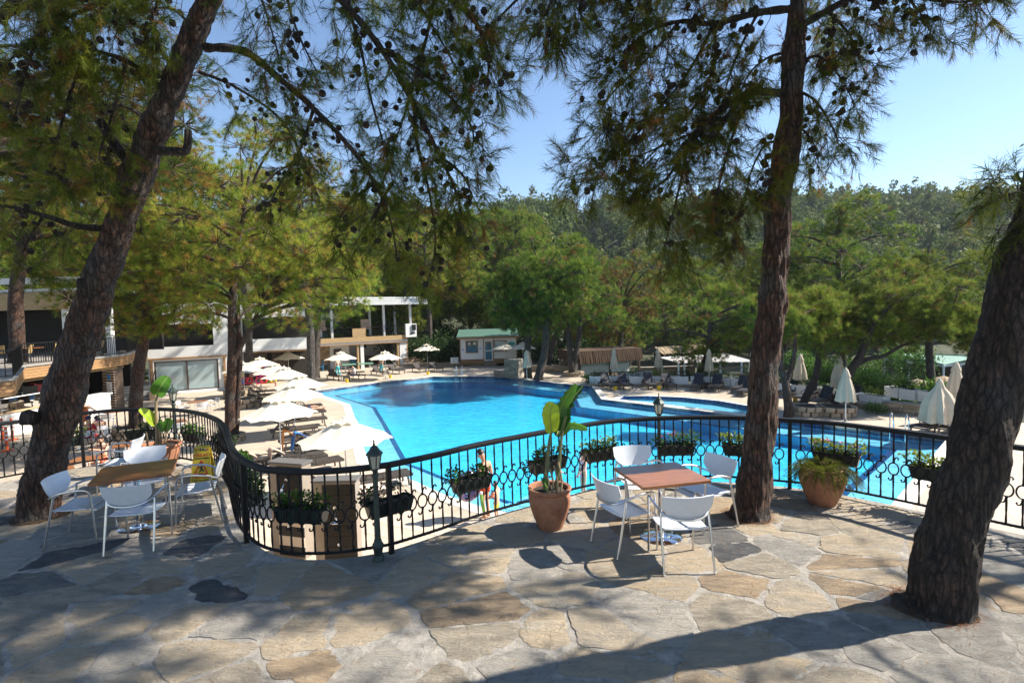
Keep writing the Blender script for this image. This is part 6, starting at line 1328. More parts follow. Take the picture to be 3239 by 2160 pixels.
# --- the timber restaurant on the left
RZ = 0.7
rs = thing('timber_restaurant', 'raised timber restaurant terrace with a dark bar underneath', 'building', (-22.7, 25.0, DK)); r0 = Vector((-22.7, 25.0, DK)); fz = RZ - DK
poly = [(-18.0, 19.3), (-22.9, 25.1), (-23.0, 32.0), (-25.4, 36.4), (-42, 36.4), (-42, 15.0), (-19.5, 16.5)]; pl2 = [(x - r0.x, y - r0.y) for x, y in poly]
m_ = MB(); m_.prism(list(reversed(pl2)), fz - .12, fz); m_.build('terrace_floor', mat('grey_boards', (0.28, 0.25, 0.22), .7, var=.2, scale=5, stretch=(1, 8, 1)), rs)
for (a, b) in ((0, 1), (1, 2), (2, 3), (6, 0)):
    planks(rs, pl2[a], pl2[b], fz - .62, fz - .1, 0, 4, M_timber); m_ = MB(); m_.bar((*pl2[a], fz - .02), (*pl2[b], fz - .02), .16, .05); m_.build('edge_board', M_grey, rs)
    A_ = Vector((*pl2[a], 0)); B_ = Vector((*pl2[b], 0)); m_ = MB(); m_.bar((A_.x, A_.y, fz + 1.03), (B_.x, B_.y, fz + 1.03), .06, .05); m_.bar((A_.x, A_.y, fz + .1), (B_.x, B_.y, fz + .1), .03, .03); rl = m_.build('terrace_rail', M_iron, rs)
    m_ = MB(); m_.bar((0, 0, fz + .1), (0, 0, fz + 1.02), .022, .022); bme = m_.mesh('baluster', M_iron); n_ = int((B_ - A_).length / (.14 if a < 4 else .2))
    for i in range(n_ + 1): p = A_.lerp(B_, i / n_); link('baluster', bme, rl, (p.x, p.y, 0))
# slatted screens under the floor, bar counter, near-black walls for the unlit room
q = [Vector((x, y, 0)) for x, y in pl2]
for i in range(2): m_ = MB(); z = fz - .67 - .09 * i; m_.bar((q[1].x - .3, q[1].y, z), (q[2].x - .25, q[2].y, z), .04, .055); m_.build('screen_slat', M_timberpale, rs)
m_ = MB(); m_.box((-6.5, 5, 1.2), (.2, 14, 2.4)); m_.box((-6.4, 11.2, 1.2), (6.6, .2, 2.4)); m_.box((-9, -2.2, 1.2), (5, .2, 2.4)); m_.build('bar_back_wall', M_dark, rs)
m_ = MB(); m_.prism([(-1.55, -1.4), (-.95, -1.6), (-.75, 1.8), (-.5, 5.75), (-1.1, 5.9), (-1.4, 1.9)], 0, 1.08); m_.build('bar_counter', M_plaster, rs)
m_ = MB(); m_.prism([(-1.65, -1.5), (-.88, -1.7), (-.68, 1.9), (-1.45, 2.0)], 1.08, 1.14); m_.build('counter_top', M_timberpale, rs); m_ = MB(); m_.prism([(-1.45, 2.05), (-.66, 1.95), (-.42, 5.85), (-1.2, 6.0)], 1.08, 1.13); m_.build('counter_top', M_plaster, rs)
def thin_glass():
    m = bpy.data.materials.new('thin_glass'); m.use_nodes = True; n = m.node_tree.nodes; l = m.node_tree.links; n.remove(n['Principled BSDF']); fr = n.new('ShaderNodeFresnel'); g = n.new('ShaderNodeBsdfGlossy'); g.inputs['Roughness'].default_value = .02; tr = n.new('ShaderNodeBsdfTransparent'); tr.inputs[0].default_value = (.88, .93, .92, 1); mx = n.new('ShaderNodeMixShader'); l.new(fr.outputs[0], mx.inputs[0]); l.new(tr.outputs[0], mx.inputs[1]); l.new(g.outputs[0], mx.inputs[2]); l.new(mx.outputs[0], n['Material Output'].inputs[0]); MATS['thin_glass'] = m; return m
M_thin = thin_glass()
m_ = MB(); m_.bar((-.95, -1.6, 1.78), (-.75, 1.75, 1.78), .04, .04); m_.bar((-.75, 1.75, 1.14), (-.75, 1.75, 1.8), .04, .04); gf = m_.build('glass_screen_frame', M_white, rs); m_ = MB(); m_.bar((-.95, -1.6, 1.45), (-.76, 1.73, 1.45), .01, .62); m_.build('pane', M_thin, gf)
for i in range(26):
    t = thing('bottle', 'small bottle among the row behind the bar glass', 'bottle', (r0.x - 1.25 + RGB.uniform(-.08, .12) + i * .012, r0.y - 1.2 + i * .115, DK + 1.14), 0, 'bottles behind the bar glass')
    m_ = MB(); hh = RGB.uniform(.2, .3); m_.lathe([(.032, 0), (.034, hh * .6), (.013, hh * .75), (.013, hh)], 8); m_.build('flask', [mat('amber_glass', (.10, .045, .01), .2), mat('green_glass', (.03, .09, .03), .2), mat('clear_bottle', (.5, .5, .45), .2), mat('dark_bottle', (.02, .02, .02), .2)][i % 4], t, True); m_ = MB(); m_.lathe([(.016, hh), (.016, hh + .03)], 8); m_.build('cap', M_yellow if i % 3 else M_red, t)
def fridge(label, x, y, body, sign_m, txt, txm, shear):
    t = thing('drinks_fridge', label, 'fridge', (x, y, DK), -.75 + .2, None); m_ = MB(); m_.box((0, 0, .95), (.7, .6, 1.9)); m_.build('cabinet', body, t); m_ = MB(); m_.box((0, -.31, .85), (.58, .03, 1.5)); d = m_.build('glass_door', mat('fridge_glass', (.10, .17, .19), .1, spec=.8), t); m_ = MB()
    for a, b in ((-.31, .31),): m_.box((a, -.325, .85), (.04, .04, 1.55)); m_.box((b, -.325, .85), (.04, .04, 1.55)); m_.box((0, -.325, 1.62), (.66, .04, .04))
    m_.build('door_frame', M_white, d); m_ = MB(); m_.box((0, -.30, 1.80), (.72, .1, .34)); sg = m_.build('header_sign', sign_m, t); text('lettering', txt, .17, txm, sg, (0, -.357, 1.79), (math.pi / 2, 0, 0), shear=shear, bold=.004)
pf1 = SD(86, 1200, 28.6); pf2 = SD(124, 1200, 29.4)
fridge('black drinks fridge with a white lettered header under the terrace', pf1.x, pf1.y, M_black, M_black, 'SIRMA', M_white, 0); fridge('drinks fridge with a red script header under the terrace', pf2.x, pf2.y, M_red, M_red, 'Coca-Cola', M_white, .35)
# slatted pillar with menu boards
sp_ = SD(348, 1300, 31.4); t = thing('slatted_pillar', 'brown pillar with pale slats carrying menu boards', 'pillar', (sp_.x, sp_.y, DK), -.35); m_ = MB(); m_.box((0, .3, 1.35), (.95, .5, 2.7)); m_.build('core', M_brown, t)
for i in range(17): m_ = MB(); m_.box((0, .04, .12 + i * .155), (.97, .05, .07)); m_.build('slat', mat('slat_pale', (.40, .32, .25), .6), t)
for z, hh, wd, mm, lab in ((1.98, .28, .20, M_blue, 'blue picture card'), (1.30, .78, .42, M_plastic, 'white price list'), (.72, .22, .2, M_blue, 'blue notice')):
    m_ = MB(); m_.box((.1, -.01, z), (wd, .02, hh)); o = m_.build('notice_board', mm, t); o['label'] = lab
    if hh > .5:
        for k in range(12): m_ = MB(); m_.box((.1, -.022, z + .27 - k * .05), (.3 if k else .2, .004, .012 if k else .03)); m_.build('print_line', M_sgnred if k == 0 else M_grey, o)
# roof, posts and furniture upstairs
m_ = MB(); m_.box((-8.5, 9.5, fz + 3.9), (13, 6, .15)); m_.box((-8.5, 6.4, fz + 4.45), (13, .12, .35)); m_.build('roof', M_plaster, rs); planks(rs, (-15, 6.35), (-2.0, 6.35), fz + 2.75, fz + 3.75, 0, 11, M_timberpale, 'fascia_slat')
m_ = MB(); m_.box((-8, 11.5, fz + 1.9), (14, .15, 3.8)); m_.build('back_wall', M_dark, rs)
for x in (-6.5, -3.4, -.9): m_ = MB(); m_.box((x, 6.6, fz + 1.4), (.3, .3, 2.8)); m_.build('post', M_plaster, rs)
def cane_chair(label, loc, rz):
    t = thing('cane_chair', label, 'chair', loc, rz, 'cane chairs on the restaurant terrace')
    for sx in (-1, 1):
        for sy in (-1, 1): m_ = MB(); m_.bar((sx * .21, sy * .2, 0), (sx * .2, sy * .19, .45 if sy > 0 else .5), .035, .035); m_.build('leg', M_black, t)
    m_ = MB(); m_.box((0, 0, .46), (.46, .44, .04)); m_.build('seat', M_black, t); m_ = MB(); m_.add([(-.22, -.21, .5), (.22, -.21, .5), (.24, -.3, .92), (-.24, -.3, .92), (-.22, -.24, .5), (.22, -.24, .5), (.24, -.33, .92), (-.24, -.33, .92)], [(0, 1, 2, 3), (7, 6, 5, 4), (3, 2, 6, 7), (0, 3, 7, 4), (1, 5, 6, 2)]); m_.build('backrest', mat('cane', (.36, .24, .10), .7, var=.3, scale=30), t); return t
CC = cane_chair('cane-backed chair at the rail, left one', (-24.2, 26.6, RZ), 2.0); dup(CC, (-23.9, 27.9, RZ), 1.7, 'cane-backed chair at the rail, right one'); dup(CC, (-25.6, 26.9, RZ), .4, 'cane-backed chair farther from the rail'); dup(CC, (-23.5, 30.4, RZ), 2.4, 'cane-backed chair behind the leaning trunk gap')
dup(TBL, (-24.6, 27.4, RZ), .2, 'table on the restaurant terrace'); dup(OPEN0, (-25.6, 23.6, RZ + .1), .2, 'wide cream parasol over the restaurant terrace', scale=(1.45, 1.45, 1.18))
# traffic posts
def cone(label, p):
    t = thing('barrier_post', label, 'barrier post', (p[0], p[1], DK), 0, 'orange and white barrier posts'); M_or = mat('orange_plastic', (.62, .10, .02), .45)
    m_ = MB(); m_.lathe([(.2, 0), (.2, .04), (.1, .07)], 12); m_.build('foot', M_or, t); m_ = MB(); m_.lathe([(.055, .07), (.05, .95), (.03, 1.0)], 10); po = m_.build('post', M_or, t, True)
    for z in (.45, .62, .79): m_ = MB(); m_.lathe([(.057, z), (.056, z + .08)], 10); m_.build('white_band', M_white, po)
for x, y, lab in ((25, 500 * 1.0, 'orange and white barrier post at the left frame edge'), (105, 500, 'orange and white barrier post by the bar counter'), (60, 590, 'orange and white barrier post half hidden by the stair rail')): cone(lab, cL(x, y))
# stair railing at the far left
t = thing('stair_railing', 'black stair railing going down at the left frame edge', 'railing', (-9.4, 9.6, -1.2), 0); m_ = MB(); m_.tube([(-1.6, .9, .35), (-.6, .3, .0), (.0, .0, -.25)], .03, 6); m_.tube([(0, 0, -.25), (0, 0, -1.3)], .025, 6); m_.build('handrail', M_iron, t)
for i in range(7): f = i / 7; m_ = MB(); m_.bar((-1.6 + 1.6 * f, .9 - .9 * f, .33 - .6 * f), (-1.6 + 1.6 * f, .9 - .9 * f, -.75 - .55 * f), .02, .02); m_.build('baluster', M_iron, t)
# ================================================================== trees
def needles(pos, dirs, n_, length, width, rng, shoot=0.2, spread=(0.35, 0.95), droop=0.10, tint=None, brown=0.06):
    N = len(pos); P_ = np.repeat(pos, n_, axis=0); D_ = np.repeat(unit(dirs), n_, axis=0); M_ = N * n_
    u = rng.uniform(0, 1, M_)[:, None]; base = P_ + D_ * (u - 0.35) * shoot
    pr = unit(np.cross(D_, rng.normal(size=(M_, 3)))); an = rng.uniform(spread[0], spread[1], M_)[:, None]
    nd = unit(D_ * np.cos(an) + pr * np.sin(an) + np.array([0, 0, -droop])); L_ = (length * rng.uniform(0.75, 1.15, M_))[:, None]
    sd_ = unit(np.cross(nd, rng.normal(size=(M_, 3)))) * (width * 0.5)
    tr = np.stack([base - sd_, base + sd_, base + nd * L_], axis=1)
    if tint is None:
        tint = np.clip(rng.normal(0.42, 0.2, N), 0, 0.9); br = rng.uniform(size=N) < brown; tint[br] = rng.uniform(0.93, 1.0, br.sum())
    return tr, np.repeat(tint, n_) + rng.uniform(-.05, .05, M_)
def sticks(p0, p1, r0, r1):
    d = unit(p1 - p0); a = np.where(np.abs(d[:, 2:3]) < 0.9, np.array([[0, 0, 1.0]]), np.array([[1.0, 0, 0]])); x = unit(np.cross(d, a)); y = np.cross(d, x); out = []
    r0 = np.asarray(r0)[:, None]; r1 = np.asarray(r1)[:, None]
    cs = [(math.cos(t), math.sin(t)) for t in (0, 2.0944, 4.18879)]
    for i in range(3):
        c0, s0 = cs[i]; c1, s1 = cs[(i + 1) % 3]
        out.append(np.stack([p0 + (x * c0 + y * s0) * r0, p0 + (x * c1 + y * s1) * r0, p1 + (x * c1 + y * s1) * r1, p1 + (x * c0 + y * s0) * r1], axis=1))
    return np.concatenate(out)
def trunk_mesh(mb, pts, radii, n_, sub, rough, seed=0.0, flare=0.0):
    q = spline(pts, sub); k = len(q); rr = []
    for i in range(k):
        f = i / sub; a = min(int(f), len(radii) - 2); t = f - a; rr.append(radii[a] * (1 - t) + radii[a + 1] * t)
    o = len(mb.v); mb.tube(q, rr, n_)
    if rough:
        for i in range(k):
            c = q[i]
            for j in range(n_):
                v = Vector(mb.v[o + i * n_ + j]); d = v - c
                e = mnoise.noise(Vector((v.x * 9 + seed, v.y * 9, v.z * 2.6))) * rough + mnoise.noise(Vector((v.x * 26 + seed, v.y * 26, v.z * 7))) * rough * 0.6 + mnoise.noise(Vector((v.x * 2.5, v.y * 2.5, v.z * 1.5 + seed))) * rough * 1.1
                fl = 1 + flare * max(0, 1 - i / (sub * 0.5)) ** 2 * (1 + 0.4 * math.sin(j * 2 * math.pi / n_ * 4 + seed))
                mb.v[o + i * n_ + j] = tuple(c + d * (1 + e / max(d.length, 1e-3)) * fl)
    return q, rr
mb = MB()
pr_ = []
for i in range(9):
    f = i / 8; pr_.append((0.036 * math.sin(math.pi * min(1, 0.08 + f * 0.95)) ** 0.7 * (1 if i % 2 else 0.72), 0.075 * f - 0.0375))
mb.lathe(pr_, 8); CONE_ME = mb.mesh('pine_cone', M_cone)
def add_cones(root, pts, limit, rng, local):
    k = 0; extra_ = pts[limit:limit + 420]
    if extra_:
        cv = np.array([v.co[:] for v in CONE_ME.vertices]); m_ = MB()
        for p in extra_: s = rng.uniform(.8, 1.25); a = rng.uniform(0, 6); c_, s_ = math.cos(a), math.sin(a); q = cv * s; q = np.stack([q[:, 0], q[:, 1] * c_ - q[:, 2] * s_, q[:, 1] * s_ + q[:, 2] * c_], 1) + (np.array(p) - np.array(local)); m_.add(q.tolist(), [tuple(f.vertices) for f in CONE_ME.polygons])
        m_.build('pine_cones', M_cone, root, kind='stuff')
    for p in pts:
        if k >= limit: break
        o = link('pine_cone', CONE_ME, root, Vector(p) - local + Vector((0, 0, -0.03))); o.rotation_euler = (rng.uniform(0, 3), rng.uniform(0, 3), 0); s = rng.uniform(0.8, 1.3); o.scale = (s, s, s); k += 1
def grow(boughs, rng, every=0.10, tl=(0.25, 0.6), droop=0.25, shoots=3, cone_p=0.0, bare=0.0):
    """side twigs with needle shoots along each bough: (points, r0, r1, from-fraction, density)"""
    S0 = []; S1 = []; R0 = []; R1 = []; TP = []; TD = []; CO = []; limbs = []
    for pts, r0, r1, f0, dens in boughs:
        q = spline(pts, 6); n_ = len(q); limb = MB(); limbs.append(limb); limb.tube(q, [(r0 + (r1 - r0) * i / (n_ - 1)) * (1 + 0.12 * math.sin(i * 2.3)) for i in range(n_)], 7)
        L_ = sum((b - a).length for a, b in zip(q, q[1:])); m_ = int(L_ * dens / every)
        for k in range(m_):
            f = f0 + (1 - f0) * (k + rng.uniform(0, 1)) / m_; i = min(n_ - 2, int(f * (n_ - 1))); t = f * (n_ - 1) - i; p = np.array(q[i].lerp(q[i + 1], t)); tg = np.array((q[i + 1] - q[i]).normalized())
            pr = np.cross(tg, rng.normal(size=3)); pr /= np.linalg.norm(pr); d = tg * rng.uniform(0.2, 0.8) + pr * 0.8 + np.array([0, 0, -droop * rng.uniform(0.2, 1.5)]); d /= np.linalg.norm(d)
            ln = rng.uniform(*tl) * (1 - 0.25 * f); prev = p; n0_ = len(TP)
            if dens >= 1.0 and rng.uniform() < cone_p:
                for _ in range(rng.integers(1, 5)): CO.append(p + rng.normal(size=3) * 0.05 + d * rng.uniform(0, 0.3))
            for sgm in range(3):
                d = d + np.array([0, 0, -droop * 0.35]) + rng.normal(size=3) * 0.15; d /= np.linalg.norm(d); nx = prev + d * ln / 3; S0.append(prev); S1.append(nx); w_ = 0.0065 * (1 - sgm * 0.28); R0.append(w_); R1.append(w_ * 0.7)
                if sgm >= 1:
                    for _ in range(shoots - 1 if sgm == 1 else shoots):
                        sd_ = d * 0.6 + rng.normal(size=3) * 0.55; sd_ /= np.linalg.norm(sd_); s_l = rng.uniform(0.05, 0.18); e = nx + sd_ * s_l; S0.append(nx); S1.append(e); R0.append(0.004); R1.append(0.0025); TP.append(e); TD.append(sd_ + np.array([0, 0, -0.12]))
                prev = nx
            TP.append(prev); TD.append(d)
            if dens >= 1.0 and rng.uniform() < bare: del TP[n0_:]; del TD[n0_:]
        e = np.array(q[-1]); TP.append(e); TD.append(np.array((q[-1] - q[-2]).normalized()))
    return limbs, sticks(np.array(S0), np.array(S1), R0, R1), np.array(TP), np.array(TD), CO
def B(*pts): return [VD(u, v, d) for u, v, d in pts]
def crown_boughs(pts, z0, z1, n_, L_, rng, az=None, rise=0.15):
    """boughs in whorls round the upper trunk"""
    out = []; q = spline(pts, 8)
    for k in range(n_):
        z = z0 + (z1 - z0) * (k + 0.5) / n_; c = min(q, key=lambda p: abs(p.z - z)); a = k * 2.4 + rng.uniform(-.4, .4) if az is None else rng.uniform(*az); f = (z - z0) / (z1 - z0); ln = L_ * (1.05 - 0.55 * f) * rng.uniform(0.75, 1.15); d = Vector((math.cos(a), math.sin(a), 0))
        out.append(([c, c + d * ln * .35 + Vector((0, 0, ln * (rise + .05))), c + d * ln * .7 + Vector((0, 0, ln * rise)), c + d * ln + Vector((0, 0, ln * (rise - .16)))], 0.05, 0.012, 0.2, 0.98))
    return out
def hero_pine(label, trunk, radii, boughs, rng, seed, cone_p, cones, dens, needle_n, mat_, stubs=(), every=0.10, bark=None, bare=0.0):
    base = trunk[0]; root = thing('pine_tree', label, 'tree', base, 0, None); bark = bark or M_bark
    mb = MB(); trunk_mesh(mb, [p - base for p in trunk], radii, 60, 16, 0.036, seed, 0.13); mb.build('trunk', bark, root, True)
    limbs, st, tp, td, co = grow(boughs, rng, every, cone_p=cone_p, bare=bare)
    bb = np.array(base)
    for pts, r0, r1 in stubs: limb = MB(); limbs.append(limb); limb.tube([Vector(p) for p in spline(pts, 4)], [r0 + (r1 - r0) * i / ((len(pts) - 1) * 4) for i in range((len(pts) - 1) * 4 + 1)], 8)
    for limb in limbs: limb.v = [(x - base.x, y - base.y, z - base.z) for x, y, z in limb.v]; limb.build('limb', M_bark_dark, root, True)
    link('twigs', tri_mesh('twigs', st - bb, np.zeros(len(st)), M_twig), root, kind='stuff')
    tr, ti = needles(tp, td, needle_n, 0.14, 0.0048, rng, 0.22, (0.2, 1.05), 0.16, brown=.10)
    link('crown', tri_mesh('crown', tr - bb, ti, mat_), root, kind='stuff')
    rng2 = random.Random(int(seed * 10) + 3); rng2.shuffle(co); add_cones(root, co, cones, rng2, base)
    return root
r1_ = np.random.default_rng(101)
LT = B((90, 1192, 7.25), (103, 1080, 7.22), (150, 900, 7.2), (200, 725, 7.2), (250, 590, 7.15), (300, 450, 7.1), (342, 330, 7.05), (398, 200, 7.0), (445, 80, 7.0), (492, -40, 6.95), (560, -260, 6.9), (620, -500, 6.9), (660, -760, 7.0))
LB = [B((470, 110, 7.0), (560, 118, 6.9), (640, 180, 6.8), (720, 250, 6.8), (800, 335, 6.7), (860, 420, 6.6), (900, 520, 6.6), (912, 610, 6.6)), B((455, 165, 7.0), (540, 200, 7.2), (640, 270, 7.3), (690, 350, 7.3), (725, 440, 7.3)), B((560, -200, 6.9), (700, -80, 6.5), (800, 20, 6.3), (880, 120, 6.2), (950, 240, 6.1), (1010, 360, 6.1), (1050, 450, 6.1), (1065, 545, 6.1)),
      B((600, -380, 6.9), (850, -160, 6.4), (1000, -30, 6.2), (1090, 50, 6.0), (1120, 130, 6.0), (1118, 200, 6.0)), B((1000, -30, 6.2), (985, 60, 6.2), (960, 160, 6.2), (930, 260, 6.3), (900, 345, 6.3)), B((880, 120, 6.2), (960, 160, 6.1), (1040, 230, 6.0), (1085, 300, 6.0), (1080, 360, 6.0)), B((800, 20, 6.3), (830, 120, 6.4), (850, 220, 6.4), (880, 330, 6.4), (905, 430, 6.4)),
      B((950, 240, 6.1), (960, 340, 6.2), (985, 440, 6.2), (1000, 560, 6.2), (985, 640, 6.2)), B((900, 420, 6.4), (855, 500, 6.4), (815, 560, 6.4)), B((1010, 360, 6.1), (1060, 400, 6.0), (1085, 450, 6.0)), B((720, 250, 6.8), (690, 340, 6.9), (645, 420, 7.0), (610, 480, 7.0)), B((860, 420, 6.6), (800, 470, 6.7), (760, 540, 6.7)), B((640, -140, 6.7), (660, 0, 6.6), (690, 90, 6.6), (730, 170, 6.6)),
      B((520, -100, 6.9), (590, -20, 6.7), (620, 60, 6.7), (640, 130, 6.7)), B((850, -160, 6.4), (930, -40, 6.3), (1010, 90, 6.2), (1060, 180, 6.1))]
LL = [B((405, 240, 7.0), (350, 185, 6.9), (290, 140, 6.7), (200, 110, 6.5), (100, 60, 6.3)), B((490, -60, 6.95), (380, -50, 6.6), (250, 0, 6.3), (120, 60, 6.1), (20, 140, 6.0)), B((248, 525, 7.15), (180, 520, 6.9), (100, 495, 6.7), (20, 475, 6.5), (-70, 480, 6.4)), B((100, 60, 6.3), (60, 160, 6.2), (30, 290, 6.2)), B((200, 110, 6.5), (160, 220, 6.5), (130, 330, 6.5), (120, 400, 6.5)), B((290, 140, 6.7), (262, 250, 6.7), (232, 340, 6.7), (215, 420, 6.7)),
      B((520, -150, 6.9), (400, -180, 6.4), (250, -120, 6.0), (100, -40, 5.8), (-20, 60, 5.7)), B((250, 0, 6.3), (200, 60, 6.2), (140, 160, 6.2)), B((300, 440, 7.1), (220, 420, 7.2), (140, 420, 7.3), (50, 400, 7.3)), B((350, 300, 7.0), (300, 250, 7.2), (220, 240, 7.4), (120, 240, 7.6), (20, 230, 7.7)), B((100, 495, 6.7), (60, 560, 6.7), (40, 620, 6.7)), B((380, -50, 6.6), (350, 40, 6.5), (330, 100, 6.5)), B((440, 60, 7.0), (390, 20, 7.3), (320, 30, 7.5), (230, 60, 7.7))]
lb = [(p, .055 if i in (0, 2, 3) else .022, .007, 0.15 if i in (0, 2, 3) else 0.05, 1.0) for i, p in enumerate(LB)] + [(p, .05 if i < 3 else .022, .007, 0.2, 1.1) for i, p in enumerate(LL)] + crown_boughs(LT, 7.0, 11.2, 14, 3.2, r1_)
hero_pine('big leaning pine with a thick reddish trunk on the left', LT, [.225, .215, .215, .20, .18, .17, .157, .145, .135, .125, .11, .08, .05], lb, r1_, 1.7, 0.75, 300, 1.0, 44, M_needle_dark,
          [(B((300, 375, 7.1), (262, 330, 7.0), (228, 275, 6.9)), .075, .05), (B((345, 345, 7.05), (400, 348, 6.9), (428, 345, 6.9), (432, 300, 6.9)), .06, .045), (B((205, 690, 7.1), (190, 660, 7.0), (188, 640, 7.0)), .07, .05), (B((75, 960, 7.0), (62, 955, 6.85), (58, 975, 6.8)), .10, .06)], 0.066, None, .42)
r2_ = np.random.default_rng(202)
CT = B((1722, 1192, 6.6), (1738, 1050, 6.6), (1755, 850, 6.6), (1775, 650, 6.6), (1786, 490, 6.6), (1800, 380, 6.6), (1815, 250, 6.6), (1826, 100, 6.6), (1838, -60, 6.6), (1855, -300, 6.6), (1870, -620, 6.6), (1880, -900, 6.6))
CB = [B((1830, 20, 6.6), (1740, 30, 6.5), (1640, 55, 6.4), (1560, 50, 6.4), (1480, 80, 6.4), (1420, 150, 6.4)), B((1803, 215, 6.6), (1720, 215, 6.5), (1640, 265, 6.4), (1580, 335, 6.4), (1530, 410, 6.4), (1470, 450, 6.4)), B((1640, 55, 6.4), (1590, 150, 6.3), (1530, 230, 6.2), (1470, 280, 6.2), (1405, 300, 6.2)), B((1560, 50, 6.4), (1500, 120, 6.3), (1430, 190, 6.2), (1380, 240, 6.2)), B((1530, 230, 6.2), (1450, 320, 6.2), (1380, 380, 6.2), (1315, 405, 6.2)), B((1580, 335, 6.4), (1560, 430, 6.4), (1540, 510, 6.4), (1525, 570, 6.4)), B((1720, 215, 6.5), (1680, 320, 6.5), (1650, 430, 6.5), (1632, 520, 6.5)),
      B((1780, 480, 6.6), (1748, 470, 6.5), (1720, 440, 6.4), (1695, 500, 6.4), (1690, 560, 6.4)), B((1838, 60, 6.6), (1900, 25, 6.5), (1990, -20, 6.4), (2080, -10, 6.3), (2180, 5, 6.2), (2265, 0, 6.2)), B((1825, 150, 6.6), (1880, 130, 6.5), (1930, 180, 6.5), (1962, 240, 6.5)), B((1820, 205, 6.6), (1870, 230, 6.5), (1910, 290, 6.5), (1925, 330, 6.5)), B((1900, 25, 6.5), (1950, 80, 6.4), (1975, 140, 6.4)), B((1990, -20, 6.4), (2035, 40, 6.3)), B((2080, -10, 6.3), (2120, 40, 6.2)), B((1855, -260, 6.6), (1700, -210, 6.3), (1500, -130, 6.1), (1350, -70, 6.0), (1262, 10, 6.0), (1268, 90, 6.0)),
      B((1350, -70, 6.0), (1330, 20, 6.0), (1350, 60, 6.0)), B((1855, -250, 6.6), (1950, -220, 6.4), (2150, -150, 6.2), (2300, -60, 6.1)), B((1810, 290, 6.6), (1845, 300, 6.5), (1880, 350, 6.5)), B((1740, 30, 6.5), (1700, 110, 6.4), (1670, 190, 6.4), (1660, 240, 6.4)), B((1500, -130, 6.1), (1480, -30, 6.2), (1450, 50, 6.2)), B((1640, 55, 6.4), (1640, 140, 6.6), (1610, 220, 6.7), (1560, 290, 6.7), (1480, 370, 6.7), (1440, 410, 6.7)), B((1640, 265, 6.4), (1600, 300, 6.3), (1510, 340, 6.2), (1440, 370, 6.2)), B((1700, -210, 6.3), (1680, -100, 6.3), (1600, -20, 6.3)), B((1830, 120, 6.6), (1770, 130, 6.8), (1720, 170, 6.9), (1690, 240, 6.9)), B((1800, 330, 6.6), (1760, 330, 6.6), (1730, 380, 6.6), (1715, 430, 6.6))]
cb = [(p, .05 if i in (0, 1, 8, 14) else .02, .006, 0.12, 1.15) for i, p in enumerate(CB)] + crown_boughs(CT, 6.8, 11.6, 36, 4.3, r2_)  # upper boughs out of view, thickened to deepen shade on the left paving
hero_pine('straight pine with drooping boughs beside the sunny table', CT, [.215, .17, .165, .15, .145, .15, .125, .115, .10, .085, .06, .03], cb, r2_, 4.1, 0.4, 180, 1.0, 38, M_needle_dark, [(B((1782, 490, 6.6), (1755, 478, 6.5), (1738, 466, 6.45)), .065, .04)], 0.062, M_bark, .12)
r3_ = np.random.default_rng(303)
RT = B((2160, 1402, 4.5), (2172, 1300, 4.5), (2215, 1130, 4.5), (2262, 960, 4.5), (2305, 790, 4.5), (2350, 630, 4.5), (2400, 470, 4.5), (2460, 250, 4.5), (2520, 0, 4.5), (2570, -330, 4.5), (2600, -700, 4.5), (2620, -1100, 4.5))
rb_ = crown_boughs(RT, 5.0, 9.6, 20, 2.9, r3_, (math.radians(-175), math.radians(15))) + [(B((2395, 480, 4.5), (2365, 440, 4.4), (2340, 410, 4.4), (2335, 395, 4.4)), .02, .006, .2, 1.6), (B((2400, 470, 4.5), (2375, 460, 4.3), (2340, 470, 4.3)), .02, .006, .2, 1.6), (B((2400, 400, 4.5), (2370, 400, 4.4), (2345, 440, 4.4)), .02, .006, .1, 1.6)]  # crown out of view, boughs kept to one side so the paving stays sunlit
hero_pine('dark thick leaning pine trunk in the right foreground', RT, [.232, .222, .215, .21, .205, .20, .188, .17, .14, .11, .08, .04], rb_, r3_, 7.9, 0.05, 10, .8, 30, M_needle_dark, (), 0.15, M_bark_dark)
def litter(label, x, y, r):
    m_ = MB(); N = 28; rr_ = [r * (1.12 + .16 * mnoise.noise(Vector((math.cos(j * .2244) * 2 + x, math.sin(j * .2244) * 2, y)))) for j in range(N)]
    vs = [(x + q * math.cos(j * .2244), y + q * math.sin(j * .2244) , .012) for j, q in enumerate(rr_)] + [(x + q * .8 * math.cos(j * .2244), y + q * .8 * math.sin(j * .2244), .022 + .012 * math.sin(j * 2.7)) for j, q in enumerate(rr_)]
    m_.add(vs, [(j, (j + 1) % N, N + (j + 1) % N, N + j) for j in range(N)] + [tuple(range(N, 2 * N))]); m_.build('soil_patch', M_soil, kind='structure')
    rg = np.random.default_rng(int(abs(x * 100))); n_ = 420; a = rg.uniform(0, 6.283, n_); rr = r * rg.uniform(0.75, 1.35, n_); p = np.stack([x + rr * np.cos(a), y + rr * np.sin(a), np.full(n_, 0.012) + rg.uniform(0, .015, n_)], 1); d = unit(rg.normal(size=(n_, 3)) * np.array([1, 1, .12])); s_ = unit(np.cross(d, np.array([[0, 0, 1.0]]))) * .0022
    o = link('needle_litter', tri_mesh('needle_litter', np.stack([p - s_, p + s_, p + d * .09], 1), np.full(n_, .97), M_needle)); o['kind'] = 'stuff'; o['label'] = label
litter('brown needle litter round the centre pine foot', 2.91, 6.62, .24); litter('brown needle litter round the right pine foot', 3.56, 4.52, .27); litter('brown needle litter round the leaning pine foot', -6.55, 7.28, .30)
